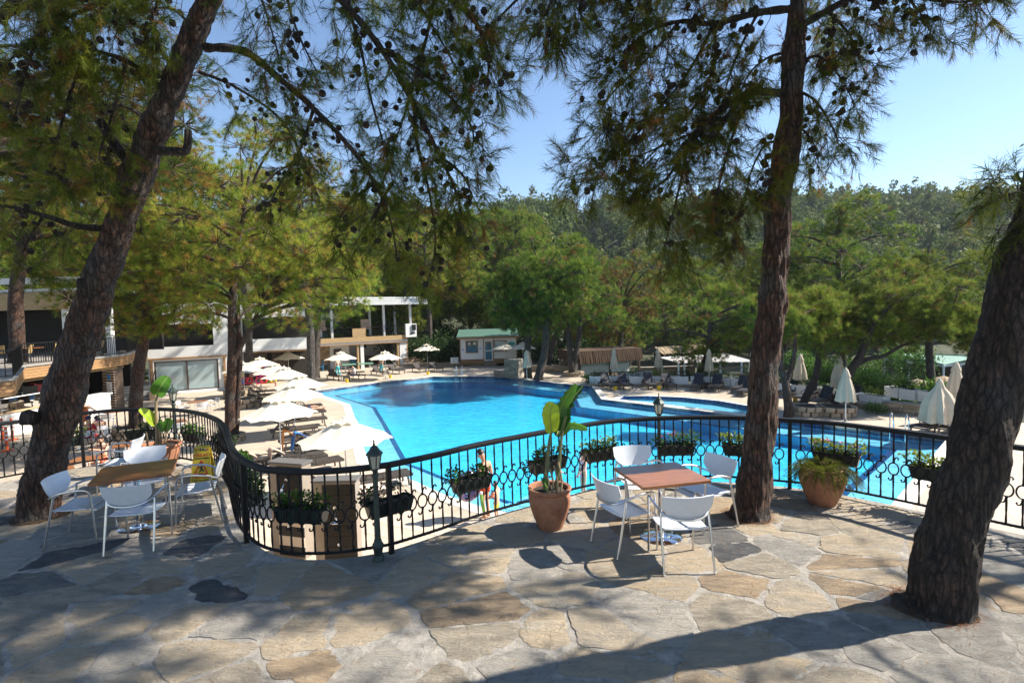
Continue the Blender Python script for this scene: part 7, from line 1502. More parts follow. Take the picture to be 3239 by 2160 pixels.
rg = np.random.default_rng(8); n_ = 2600; yy = rg.uniform(3.2, 9.5, n_); xx = rg.uniform(-1.05, 1.05, n_) * yy; ok = np.array([inpoly(a, b, TERR) for a, b in zip(xx, yy)]); p = np.stack([xx, yy, np.full(n_, .0125)], 1)[ok]; d = unit(rg.normal(size=(len(p), 3)) * np.array([1, 1, .04])); s_ = unit(np.cross(d, np.array([[0, 0, 1.0]]))) * .0018
o = link('fallen_needles', tri_mesh('fallen_needles', np.stack([p - s_, p + s_, p + d * .085], 1), np.full(len(p), .96), M_needle)); o['kind'] = 'stuff'; o['label'] = 'dry pine needles scattered over the terrace stones'
# an unseen neighbour's branches belong to pines outside the frame on the right, whose shade falls on the terrace
for lab, (x, y), h, L_, sd_ in (('pine outside the frame to the right, shading the paving', (9.6, 3.6), 9.5, 2.8, 11), ('pine outside the frame behind the terrace', (7.4, 1.9), 8.5, 3.0, 12), ('farther pine outside the frame to the right', (12.5, 6.2), 8.5, 2.0, 14)):
    rg = np.random.default_rng(sd_); tk = [Vector((x, y, 0)), Vector((x + .1, y, h * .35)), Vector((x - .1, y + .1, h * .7)), Vector((x, y, h))]
    hero_pine(lab, tk, [.22, .18, .12, .03], crown_boughs(tk, h * .5, h * .97, 15, L_, rg), rg, float(sd_), 0, 0, .6, 22, M_needle_dark, (), 0.2)

# ---- middle distance pines
def pine(label, trunk, radii, blobs, n_t, rng, nl=0.17, nw=0.010, nn=24, mat_=None, bark=None, group=None, name='pine_tree', brown=0.05, up=0.5, n_side=10, tint_mu=0.5, extra=(), burst=False):
    base = Vector(trunk[0]); root = thing(name, label, 'tree', base, 0, group); bark = bark or M_bark_grey; mb = MB(); q, rr = trunk_mesh(mb, [Vector(p) - base for p in trunk], radii, n_side, 6, radii[0] * 0.09, base.x, .15)
    for pts, rd in extra: trunk_mesh(mb, [Vector(p) - base for p in pts], rd, n_side, 5, rd[0] * .08, base.y)
    S0 = []; S1 = []; R0 = []; R1 = []; TP = []; TD = []; TT = []
    tot = sum(b[3] ** 2 for b in blobs)
    allq = list(q) + [p_ for pts, rd in extra for p_ in spline([Vector(p) - base for p in pts], 4)]
    for (cx, cy, cz, r) in blobs:
        c = Vector((cx, cy, cz)) - base; att = min(allq, key=lambda p: (p - c).length + max(0, p.z - c.z + r * .3) * 3)
        mid = att.lerp(c, .5) + Vector((0, 0, (c - att).length * .10)); lr = max(.02, min(radii[0] * .38, .03 * (c - att).length)); mb.tube(spline([att, mid, c], 4), [lr * (1 - .8 * i / 8) for i in range(9)], 5)
        m_ = max(6, int(n_t * r * r / tot)); d = unit(rng.normal(size=(m_, 3)) + np.array([0, 0, .25])); rad = r * rng.uniform(.35, 1.0, m_) ** .6; p = np.array(c) + d * rad[:, None] * np.array([1, 1, .72])
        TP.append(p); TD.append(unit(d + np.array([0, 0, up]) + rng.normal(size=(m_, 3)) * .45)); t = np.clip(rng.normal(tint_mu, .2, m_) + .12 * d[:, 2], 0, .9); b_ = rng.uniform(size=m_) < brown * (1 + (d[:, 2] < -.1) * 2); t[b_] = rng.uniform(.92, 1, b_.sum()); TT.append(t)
        k = m_ // 3; S0.append(np.repeat(np.array(c)[None], k, 0) + d[:k] * r * .1); S1.append(p[:k]); R0.append(np.full(k, .012 + r * .006)); R1.append(np.full(k, .005))
    mb.build('trunk', bark, root, True)
    st = sticks(np.concatenate(S0), np.concatenate(S1), np.concatenate(R0), np.concatenate(R1)); link('twigs', tri_mesh('twigs', st, np.zeros(len(st)), M_twig), root, kind='stuff')
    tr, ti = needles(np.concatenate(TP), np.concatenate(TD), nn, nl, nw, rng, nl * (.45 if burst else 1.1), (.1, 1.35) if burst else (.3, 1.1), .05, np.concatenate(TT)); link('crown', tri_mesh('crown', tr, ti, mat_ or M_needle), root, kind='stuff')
    return root
def env(c, r, n_, rng, br=(.26, .36), hole=0.3, flat=0.0):
    """branch-end clumps scattered through an egg-shaped crown"""
    out = []; k = 0
    while len(out) < n_ and k < 4000:
        k += 1; d = rng.normal(size=3); d /= np.linalg.norm(d); s = rng.uniform(hole, 1) ** .6; p = np.array(c) + d * s * np.array(r) * (1 if d[2] > 0 else (1 - flat)); rr = rng.uniform(*br) * min(r)
        if all(np.linalg.norm((p - np.array(o[:3]))) > .75 * (rr + o[3]) * .8 for o in out): out.append((*p, rr))
    return out
rg = np.random.default_rng(41)
b = V(527, 1010); TBp = [b, VD(530, 900, b.y), VD(535, 800, b.y), VD(533, 700, b.y), VD(540, 600, b.y), VD(560, 480, b.y)]
pine('forked pine with light green crown behind the left fence', TBp, [.23, .21, .20, .16, .13, .05], env((b.x + .3, b.y, 6.6), (5.0, 3.8, 4.4), 34, rg, (.24, .34)) + [(VD(u, v, d).x, d, VD(u, v, d).z, r) for u, v, d, r in ((640, 650, 22, 1.0), (600, 700, 21.5, .7), (420, 720, 23, .8), (720, 660, 22, 1.1), (800, 690, 22.5, .9), (380, 600, 22, 1.1), (470, 650, 21, .9), (290, 680, 23, .8), (700, 590, 22, 1.2), (560, 610, 21, 1.1), (660, 560, 22, 1.2), (430, 680, 22, 1.1), (480, 700, 21.5, .8), (360, 660, 22, 1.1), (620, 620, 21.5, 1.1), (760, 620, 22.5, 1.2), (820, 640, 23, 1.0), (690, 700, 21.5, .7), (400, 560, 22.5, 1.2), (500, 560, 21.5, 1.2), (600, 728, 22, .6), (650, 735, 21.8, .75), (705, 735, 22, .7), (760, 712, 22.2, .8), (812, 700, 22.4, .75), (842, 672, 22.6, .7))], 4200, rg, .27, .0125, 36, M_needle, M_bark, None, n_side=18, tint_mu=.64, brown=.06, burst=True,
     extra=[([VD(536, 830, b.y), VD(560, 780, b.y), VD(580, 745, b.y), VD(600, 690, b.y)], [.13, .11, .10, .05]), ([VD(541, 1000, b.y + .15), VD(548, 900, b.y + .1), VD(552, 800, b.y + .1), VD(545, 720, b.y)], [.12, .10, .09, .06])])
b = V(312, 1003); pine('pine in a stone ring with a grey trunk behind the left railing', [b, VD(312, 930, b.y), VD(318, 850, b.y), VD(330, 780, b.y), VD(336, 700, b.y), VD(330, 560, b.y), VD(320, 420, b.y)], [.30, .27, .25, .21, .17, .12, .05], env((b.x, b.y, 7.2), (4.2, 3.6, 4.6), 22, rg, (.24, .34)) + [(VD(u, v, d).x, d, VD(u, v, d).z, r) for u, v, d, r in ((300, 690, 24, .9), (360, 730, 24, .8), (430, 690, 24, .8), (270, 740, 24, .6), (290, 650, 24, 1.1), (250, 700, 24.5, .8), (380, 690, 23.5, .9), (440, 720, 24, .7), (340, 640, 23.5, 1.1), (480, 750, 25, .6), (265, 755, 23.8, .6), (352, 752, 23.6, .65), (402, 748, 23.6, .7), (452, 738, 23.8, .7), (505, 725, 24, .75), (330, 768, 23.6, .5), (300, 600, 23.5, 1.2), (420, 610, 23.5, 1.2), (230, 640, 24, 1.1))], 3600, rg, .27, .0125, 36, M_needle, M_bark, None, n_side=18, tint_mu=.58, brown=.06, burst=True)
b = V(724, 868, DK); pine('slim straight pine between the parasols and the terrace building', [b, VD(727, 800, b.y), VD(730, 740, b.y), VD(728, 680, b.y), VD(725, 600, b.y), VD(720, 520, b.y)], [.36, .30, .27, .24, .18, .06], env((b.x + .6, b.y - 1, 6.6), (5.0, 4.0, 3.6), 20, rg, (.28, .38)), 1700, rg, .34, .02, 34, M_needle, M_bark_grey, None, n_side=12, tint_mu=.6, burst=True)
b = SD(34 * VS, 1000, 27.5); b.z = .7
pine('pine growing through the restaurant terrace at the left edge', [b, SD(36 * VS, 1000, 27.5), SD(40 * VS, 880, 27.5), SD(60 * VS, 700, 27.5), SD(90 * VS, 500, 27.5)], [.36, .33, .30, .22, .08], env((b.x + 1.5, b.y, 10.6), (6.4, 5.0, 5.4), 34, rg, (.24, .34)), 3000, rg, .30, .014, 34, M_needle_mid, M_bark, None, n_side=12, tint_mu=.45, brown=.05, burst=True)
for (x, y, z, r, h_, lab, tm) in ((-13.5, 35.5, 9.6, (4.6, 4, 3.4), 0, 'tall sunlit pine rising behind the forked pine', .66), (-20.5, 41.5, 10.6, (5.0, 4, 4.0), 0, 'sunlit pine over the white house', .6), (-25.5, 33.5, 9.2, (4.8, 4, 4.0), 0, 'pine beside the timber restaurant stairs', .55), (-9.0, 58, 9.0, (5.5, 4, 4.6), 0, 'sunlit pine behind the pergola roof', .56)):
    pine(lab, [(x, y, DK), (x + .2, y, 2), (x - .1, y, 6), (x, y, z + 2)], [.30, .25, .2, .06], env((x, y, z), r, 26, rg, (.26, .36)), 1900, rg, .34, .019, 34, M_needle, M_bark_grey, None, n_side=10, tint_mu=tm, brown=.05, burst=True)
# pines at the pool's far side
def at2(x, y, d): return SD(1200 + x / 2.94, 900 + y / 2.94, d)
def chain(fn, pts, z=DK):
    b_ = fn[0](*pts[0], z); return [b_] + [fn[1](x, y, b_.y) for x, y in pts[1:]]
F3_ = (c3, at2); F4_ = (c4, at_d)
spec = [('pine with a straight trunk behind the folded grey parasols', F3_, [(1385, 870), (1375, 640), (1390, 480), (1400, 360), (1380, 200)], [.30, .27, .25, .2, .1], (1330, 130), (3.1, 3.0, 3.0), 14), ('tall pale pine trunk bending right at the pool corner', F3_, [(1478, 890), (1500, 780), (1535, 640), (1550, 450), (1552, 240), (1530, 60)], [.36, .32, .28, .26, .22, .1], (1560, -40), (3.5, 3.2, 3.6), 16),
        ('V-shaped pine in a stone ring behind the pool, left stem', F3_, [(1800, 855), (1790, 740), (1770, 600), (1760, 420), (1740, 260), (1720, 120)], [.36, .28, .24, .22, .18, .08], (1760, 60), (4.6, 4.0, 3.4), 18), ('pine leaning right in the shade behind the pool', F3_, [(1560, 770), (1590, 640), (1640, 480), (1690, 330), (1700, 220)], [.34, .3, .27, .22, .1], (1700, 130), (4.4, 4, 3.4), 16), ('brownish pine with a bent trunk above the thatched bar', F3_, [(2215, 735), (2225, 620), (2245, 500), (2255, 380), (2250, 200)], [.34, .3, .28, .24, .1], (2230, 150), (5.2, 4.2, 4.4), 20),
        ('sloping pine growing through the pergola edge', F4_, [(1555, 700), (1590, 580), (1640, 440), (1665, 280), (1670, 150), (1660, 40)], [.42, .36, .30, .26, .2, .08], (1640, -20), (4.6, 4, 3.4), 16)]
for k, (lab, fn, pts, rd, cc, r, nb) in enumerate(spec):
    tk = chain(fn, pts); c = fn[1](*cc, tk[0].y); ex = ()
    if k == 2: ex = [([fn[1](1805, 800, tk[0].y), fn[1](1825, 660, tk[0].y), fn[1](1855, 480, tk[0].y), fn[1](1870, 300, tk[0].y), fn[1](1880, 160, tk[0].y)], [.24, .22, .2, .17, .07])]
    pine(lab, tk, rd, env((c.x, c.y, c.z), r, nb + 8, rg, (.26, .38)), 1700, rg, .38, .024, 28, M_needle_mid, M_bark_grey, None, n_side=10, tint_mu=.42 if k < 4 else .5, brown=.05 if k != 4 else .30, burst=True, extra=ex)
# pines on the right deck
def at5(x, y, d): return SD(2350 + x / 2.646, 950 + y / 2.646, d)
F5_ = (c5, at5)
for k, (lab, pts, rd, blobs_px, ex, bk) in enumerate((('forked pine with a pale lower stem right of the centre trunk', [(380, 975), (375, 850), (355, 680), (320, 560), (315, 400), (310, 250)], [.21, .19, .16, .12, .1, .05], [(360, 160, 0, 1.3), (250, 100, .5, 1.1), (460, 200, -.6, 1.1), (330, 20, .8, 1.2), (430, 80, 1.2, 1.1)], [[(360, 690), (400, 580), (430, 450), (440, 280), (450, 150)]], M_bark), ('dark pine leaning right beside the forked one', [(485, 920), (530, 800), (590, 690), (625, 560), (635, 440), (640, 300)], [.20, .18, .17, .16, .13, .06], [(600, 260, 0, 1.3), (720, 200, .8, 1.2), (520, 120, -.5, 1.1), (680, 60, .4, 1.3), (800, 320, -.6, 1.1), (580, 20, 1.2, 1.2), (840, 160, .6, 1.1)], [], M_bark_dark),
                                                  ('dark pine with a long curved trunk sweeping to the right', [(740, 935), (790, 840), (850, 700), (900, 590), (980, 470), (1040, 330), (1110, 180), (1220, 60)], [.26, .23, .21, .19, .17, .14, .10, .05], [(1150, 180, .2, 1.3), (1000, 60, 1, 1.3), (1300, 60, .5, 1.3), (1450, 150, 0, 1.2), (1560, 250, -.4, 1.2), (1700, 200, .6, 1.2), (1800, 330, 0, 1.1), (1380, 280, .4, 1.0), (1620, 80, 1.2, 1.2), (1880, 150, .8, 1.1), (1500, -40, 1.5, 1.2), (1200, -60, 1.8, 1.2), (1900, 400, 0, .9), (1100, 330, .8, .8), (1760, 50, .5, 1.1)], [[(930, 545), (1050, 490), (1180, 465), (1330, 380), (1500, 330), (1700, 300)]], M_bark_dark))):
    tk = chain(F5_, pts); d0 = tk[0].y; bl = []
    for x, y, dd, r in blobs_px:
        p = at5(x, y, d0 + dd)
        for q in range(3): o = rg.normal(size=3) * np.array([.55, .5, .35]); bl.append((p.x + o[0], p.y + o[1], p.z + o[2], r * rg.uniform(.5, .72)))
    pine(lab, tk, rd, bl, 1700 if k < 2 else 3600, rg, .26, .0125, 34, M_needle_mid, bk, None, n_side=14, tint_mu=.55, brown=.05, burst=True, extra=[([at5(x, y, d0) for x, y in e], [.13, .11, .09, .07, .04, .03][:len(e)]) for e in ex])
for x, y, z, r, h_, lab in ((23.2, 38.0, 5.2, (4.6, 4, 4.4), 9.8, 'tall pointed pine rising behind the right deck pines'), (27.5, 35.5, 2.6, (4.6, 4, 3.6), 6.2, 'broad pine at the right behind the curved pine'), (19.5, 40.5, 3.4, (4.0, 4, 4.0), 7.4, 'pine just right of the centre trunk beyond the planters')):
    tk = [(x, y, LOW), (x + .3, y, LOW + 4), (x - .1, y, z), (x, y, h_)]
    pine(lab, tk, [.32, .27, .2, .05], env((x, y, z), r, 24, rg, (.26, .36), .3, .1) + [(x + .2, y, h_ - .8, .8), (x - .5, y, h_ - 1.9, 1.1), (x + .8, y, h_ - 2.2, 1.1)], 2200, rg, .32, .017, 32, M_needle_mid, M_bark_grey, None, n_side=10, tint_mu=.55, brown=.04, burst=True)
tk = [(-15.8, 12.0, DK), (-15.2, 12.1, 1.5), (-13.6, 12.4, 5), (-12.0, 12.8, 9.5)]
pine('shaded pine reaching in from the left edge of the frame', tk, [.34, .30, .22, .06], env((-10.9, 12.8, 7.9), (4.4, 3.2, 3.6), 34, rg, (.22, .32)), 6500, rg, .17, .009, 28, M_needle_dark, M_bark, None, n_side=12, tint_mu=.20, brown=.13)  # low needle tint puts the shade into this crown's colour
# ---- the wood behind: five models, copied tree by tree
MODEL = []
for k in range(5):
    rg2 = np.random.default_rng(900 + k); h = [11, 13, 10, 12, 9][k]; tk = [Vector((0, 0, 0)), Vector((.3 * math.cos(k * 2), .3, h * .4)), Vector((.2, .1, h * .8)), Vector((.2, .1, h * .95))]
    if k < 4: bl = env((0, 0, h * .60), (h * .30, h * .30, h * .40), 24, rg2, (.24, .38), .35, .1)
    else: bl = env((0, 0, h * .52), (h * .40, h * .40, h * .42), 24, rg2, (.26, .4))
    MODEL.append((pine('pine in the wood beyond the pool', tk, [.24, .2, .12, .04], bl, 1300, rg2, .46, .046, 20, M_needle_mid, M_bark_grey, 'pines in the wood beyond the pool', n_side=7, tint_mu=.46 + .05 * (k % 3), brown=.03 + .1 * (k == 3), burst=True), h))
spots = []
rw = random.Random(77); tries = 0
while len(spots) < 92 and tries < 6000:
    tries += 1; y = rw.uniform(50, 118); x = rw.uniform(-.98 * y - 6, .72 * y + 4)
    if x < -8 and y < 60: continue
    if x > 4 + (y - 50) * .2 and x < 60 and y < 92: continue
    if -7 < x < 3 and y < 58: continue
    if x < -10 and y < 66 and x > -32 and False: continue
    if any((x - a) ** 2 + (y - b) ** 2 < 4.0 ** 2 for a, b in spots): continue
    spots.append((x, y))
extra_spots = [(-27, 47), (-33, 44), (-31, 52), (-24, 57), (-18, 60), (-12, 61), (-37, 38), (-40, 50), (28, 98), (34, 96), (41, 97), (10, 58), (22, 100), (42, 82), (30, 90), (46, 88), (52, 76), (20, 92), (38, 100), (58, 92), (8, 66), (3, 60), (-5, 65), (-9, 68)]
seen_first = set()
for i, (x, y) in enumerate(extra_spots + spots):
    m, h = MODEL[i % 5]; s = rw.uniform(.8, 1.2) * (1.1 if y > 70 else .95); z = ground_z(x, y)
    a = x / y; where = 'behind the timber restaurant' if a < -.45 else 'behind the white house' if a < -.26 else 'behind the terrace building' if a < -.11 else 'behind the white hut' if a < .02 else 'above the thatched bar' if a < .2 else 'beyond the white pergola'
    kind_ = ['slender', 'tall', 'rounded', 'brown-flecked', 'broad low'][i % 5]; lab = '%s pine %s in the wood %s' % (kind_, 'near the front' if y < 72 else 'farther up the slope', where)
    if i % 5 == i: m.location = (x, y, z); m.scale = (s, s, s); m['label'] = lab; m['group'] = 'pines in the wood ' + where; continue
    dup(m, (x, y, z), rw.uniform(0, 6.28), lab, 'pines in the wood ' + where, s)
# ---- the far wood on the hills reads as one mass
def far_wood():
    rgf = np.random.default_rng(5); T = []
    for v in range(4):
        n_ = 210; k = rgf.integers(0, 9, n_); cc = rgf.normal(size=(9, 3)) * np.array([1.1, 1.1, 1.5]) + np.array([0, 0, 4.6]); d = unit(rgf.normal(size=(n_, 3)) + np.array([0, 0, .25])); p = cc[k] + d * (rgf.uniform(.75, 1.35, n_))[:, None]
        tg = unit(np.cross(d, rgf.normal(size=(n_, 3))) + d * .35); sd_ = unit(np.cross(d, tg) + rgf.normal(size=(n_, 3)) * .3); L_ = rgf.uniform(.7, 1.2, n_)[:, None]; q = np.stack([p - tg * L_ * .5, p + sd_ * L_ * .28, p + tg * L_ * .55, p - sd_ * L_ * .28], 1)
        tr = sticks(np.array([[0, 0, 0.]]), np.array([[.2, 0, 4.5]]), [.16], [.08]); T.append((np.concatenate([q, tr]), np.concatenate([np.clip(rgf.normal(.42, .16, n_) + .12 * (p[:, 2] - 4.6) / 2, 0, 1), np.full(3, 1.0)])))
    Q = []; TT = []; rw2 = random.Random(3); cnt = 0; used = {}
    for _ in range(30000):
        y = 106 + 280 * rw2.random() ** 1.15; x = rw2.uniform(-1.0 * y, 1.0 * y)
        if cnt > 3200: break
        g = (int(x / 4.6), int(y / 4.6)); s = rw2.uniform(.7, 1.45) * (1 + (y - 106) / 480)
        if used.get(g, 0) >= 1: continue
        used[g] = 1; z = ground_z(x, y); a = rw2.uniform(0, 6.28); q, t = T[cnt % 4]; c_, s_ = math.cos(a), math.sin(a); Rm = np.array([[c_, -s_, 0], [s_, c_, 0], [0, 0, 1]]); Q.append((q @ Rm.T) * np.array([s, s, s * rw2.uniform(.8, 1.35)]) + np.array([x, y, z - .6])); TT.append(np.clip(t + rw2.uniform(-.34, .28), 0, 1)); cnt += 1
    o = link('hill_forest', tri_mesh('hill_forest', np.concatenate(Q), np.concatenate(TT), M_needle_far)); o['kind'] = 'stuff'; o['label'] = 'pine forest covering the far hillsides'
far_wood()
# ---- shrubs
rs_ = np.random.default_rng(66)
def shrub_model(label, mat_, size, n_, ll, lw, group, seed):
    rg = np.random.default_rng(seed); t = thing('shrub', label, 'shrub', (0, 0, 0), 0, group); bl = [(rg.uniform(-.5, .5) * size, rg.uniform(-.4, .4) * size, size * rg.uniform(.35, .75), 1, size * .5, size * .5, size * .45) for _ in range(5)]
    link('foliage', bush_mesh('foliage', bl, n_, ll, lw, mat_, rg, .3), t, kind='stuff'); m_ = MB()
    for k in range(4): a = k * 1.6; m_.tube([(0, 0, 0), (.2 * size * math.cos(a), .2 * size * math.sin(a), size * .35), (.4 * size * math.cos(a), .4 * size * math.sin(a), size * .7)], .02 * size, 5)
    m_.build('stems', M_twig, t); return t
HM = [shrub_model('bright green shrub in the hedge behind the white planters', M_leaf, 1.5, 1500, .16, .085, 'bright shrubs behind the white planters', 5), shrub_model('bright green shrub in the hedge behind the white planters', M_leaf, 1.9, 1700, .18, .09, 'bright shrubs behind the white planters', 6)]
hs = [(c5(x, y, -3.2) - Vector((0, 0, .75 if x >= 1200 else .2))) for x, y in ((600, 700), (680, 690), (620, 640), (760, 740), (900, 700), (980, 740), (1060, 720), (960, 640), (1100, 790), (1200, 800), (1290, 830), (1380, 830), (1480, 850), (1580, 880), (1000, 790), (1660, 900), (1800, 950), (1860, 960), (540, 640), (470, 560), (1850, 860), (1740, 850), (1230, 760), (860, 760), (930, 790))]
for i, p in enumerate(hs):
    m = HM[i % 2]; where = 'behind the leaning pine stems' if i in (0, 1, 2, 3, 18, 19) else 'behind the pool edge parasol' if i in (4, 5, 6, 7, 8, 14, 23, 24) else 'above the curved stone wall'; lab = '%s green hedge shrub %s' % (['bright', 'larger bright'][i % 2], where)
    if i < 2: m.location = p; m['label'] = lab; m['group'] = 'bright shrubs ' + where; continue
    dup(m, p, rw.uniform(0, 6.28), lab, 'bright shrubs ' + where, rw.uniform(.75, 1.1))
for x, y, lab, s in ((1440, 700, 'tall loose young tree between the palms', 1.9), (1270, 620, 'tall loose shrub left of the palms', 1.5), (560, 520, 'light leafy tree behind the leaning pine', 2.2)): p = c5(x, y, -5.5); dup(HM[1], p, rw.uniform(0, 6), lab, 'loose young trees beyond the hedge', (s * .6, s * .6, s))
DM = [shrub_model('dark evergreen shrub in the shade behind the pool', M_leafdark, 2.6, 1300, .26, .15, 'dark shrubs behind the pool', 7), shrub_model('dark evergreen shrub in the shade behind the pool', M_leafdark, 3.2, 1500, .28, .16, 'dark shrubs behind the pool', 8)]
ds = [(-8.6, 55.5), (-6.6, 57.2), (-10.5, 59.5), (-4.5, 59.5), (-1.5, 60), (1.5, 58), (3.2, 53), (4.2, 56), (6.5, 52.5), (6.2, 57), (8.6, 54), (10.5, 51), (12, 55), (-6, 64), (-2, 66), (-9, 66), (-4, 70), (30, 64), (9, 60), (0, 63), (2.6, 62), (-8, 63), (33, 70), (38, 72), (44, 72), (49, 70), (1, 67), (-12, 70), (44, 84), (-15, 66), (-7.4, 53.9), (-12, 57.5), (28, 54), (36, 62)]
for i, (x, y) in enumerate(ds):
    z = ground_z(x, y) if y > 57.6 or x > 4 else DK
    where = 'beside the terrace building' if x < -6.3 else 'behind the white hut' if x < 2 else 'behind the thatched bar' if x < 13 else 'beyond the white pergola'; lab = '%s evergreen shrub in the shade %s' % (['dark', 'tall dark'][i % 2], where)
    if i < 2: DM[i].location = (x, y, z); DM[i]['label'] = lab; DM[i]['group'] = 'dark shrubs ' + where; continue
    dup(DM[i % 2], (x, y, z), rw.uniform(0, 6), lab, 'dark shrubs ' + where, rw.uniform(.75, 1.25))
p = c4(390, 735); dup(HM[0], (p.x, p.y, DK), 1.0, 'grey green spiky shrub at the pool corner by the white kerb', None, .45); p = c5(1120, 955); dup(HM[0], (p.x, p.y, DK), 2.0, 'small tuft of a palm seedling at the curved stone wall', None, .38)
# palms
def palm(label, x, y, h, seed):
    rg = random.Random(seed); t = thing('palm_tree', label, 'tree', (x, y, LOW), 0, 'palms beyond the hedge'); m_ = MB(); n_ = 14
    m_.lathe([(.30 + .05 * (i % 2) - .008 * i, h * i / n_) for i in range(n_ + 1)], 10); m_.build('trunk', M_bark_grey, t)
    V3 = []; st = MB()
    for k in range(22):
        a = k * 2.4; el = rg.uniform(-.3, 1.1); d = Vector((math.cos(a) * math.cos(el), math.sin(a) * math.cos(el), math.sin(el))); c = Vector((0, 0, h)) + d * 1.0; st.tube([(0, 0, h - .1), c], .018, 4); sd_ = d.cross(Vector((0, 0, 1))).normalized(); up = sd_.cross(d)
        for j in range(13): th = (j - 6) * .21; e = (d * math.cos(th) + sd_ * math.sin(th)); tip = c + e * .75 - Vector((0, 0, .12 + .1 * abs(th))); w_ = sd_ * .035 + up * .01; V3.append([tuple(c - w_ * .3), tuple(c + e * .4 + w_), tuple(tip), tuple(c + e * .4 - w_)])
    st.build('stalks', M_stem, t); link('fronds', tri_mesh('fronds', np.array(V3), np.random.default_rng(seed).uniform(.2, .8, len(V3)), M_leaf), t, kind='stuff')
for x, y, top, lab in ((1125, 625, 300, 'palm with a brown trunk, leftmost beyond the hedge'), (1240, 700, 330, 'palm with a ringed trunk, second from the left'), (1400, 560, 150, 'palm in front of the pavilion roof middle'), (1565, 690, 250, 'palm with a thick trunk before the pavilion column')): p = c5(x, y, LOW); palm(lab, p.x, p.y, at5(x, top, p.y).z - LOW, int(x))
# ================================================================== people
def skin_mesh(name, verts, edges, radii, mats, root_i=0, lv=2):
    me = bpy.data.meshes.new(name + '_s'); me.from_pydata(verts, edges, []); o = bpy.data.objects.new(name, me); COL.objects.link(o)
    md = o.modifiers.new('skin', 'SKIN'); md.use_smooth_shade = True
    for i, r in enumerate(radii): me.skin_vertices[0].data[i].radius = r if isinstance(r, tuple) else (r, r)
    for v in me.skin_vertices[0].data: v.use_root = False
    me.skin_vertices[0].data[root_i].use_root = True
    sb = o.modifiers.new('sub', 'SUBSURF'); sb.levels = lv; sb.render_levels = lv
    bpy.context.view_layer.update(); dg = bpy.context.evaluated_depsgraph_get(); nm = bpy.data.meshes.new_from_object(o.evaluated_get(dg)); nm.name = name
    bpy.data.objects.remove(o); bpy.data.meshes.remove(me); nm.materials.clear()
    for m in mats: nm.materials.append(m)
    for p in nm.polygons: p.use_smooth = True
    return nm
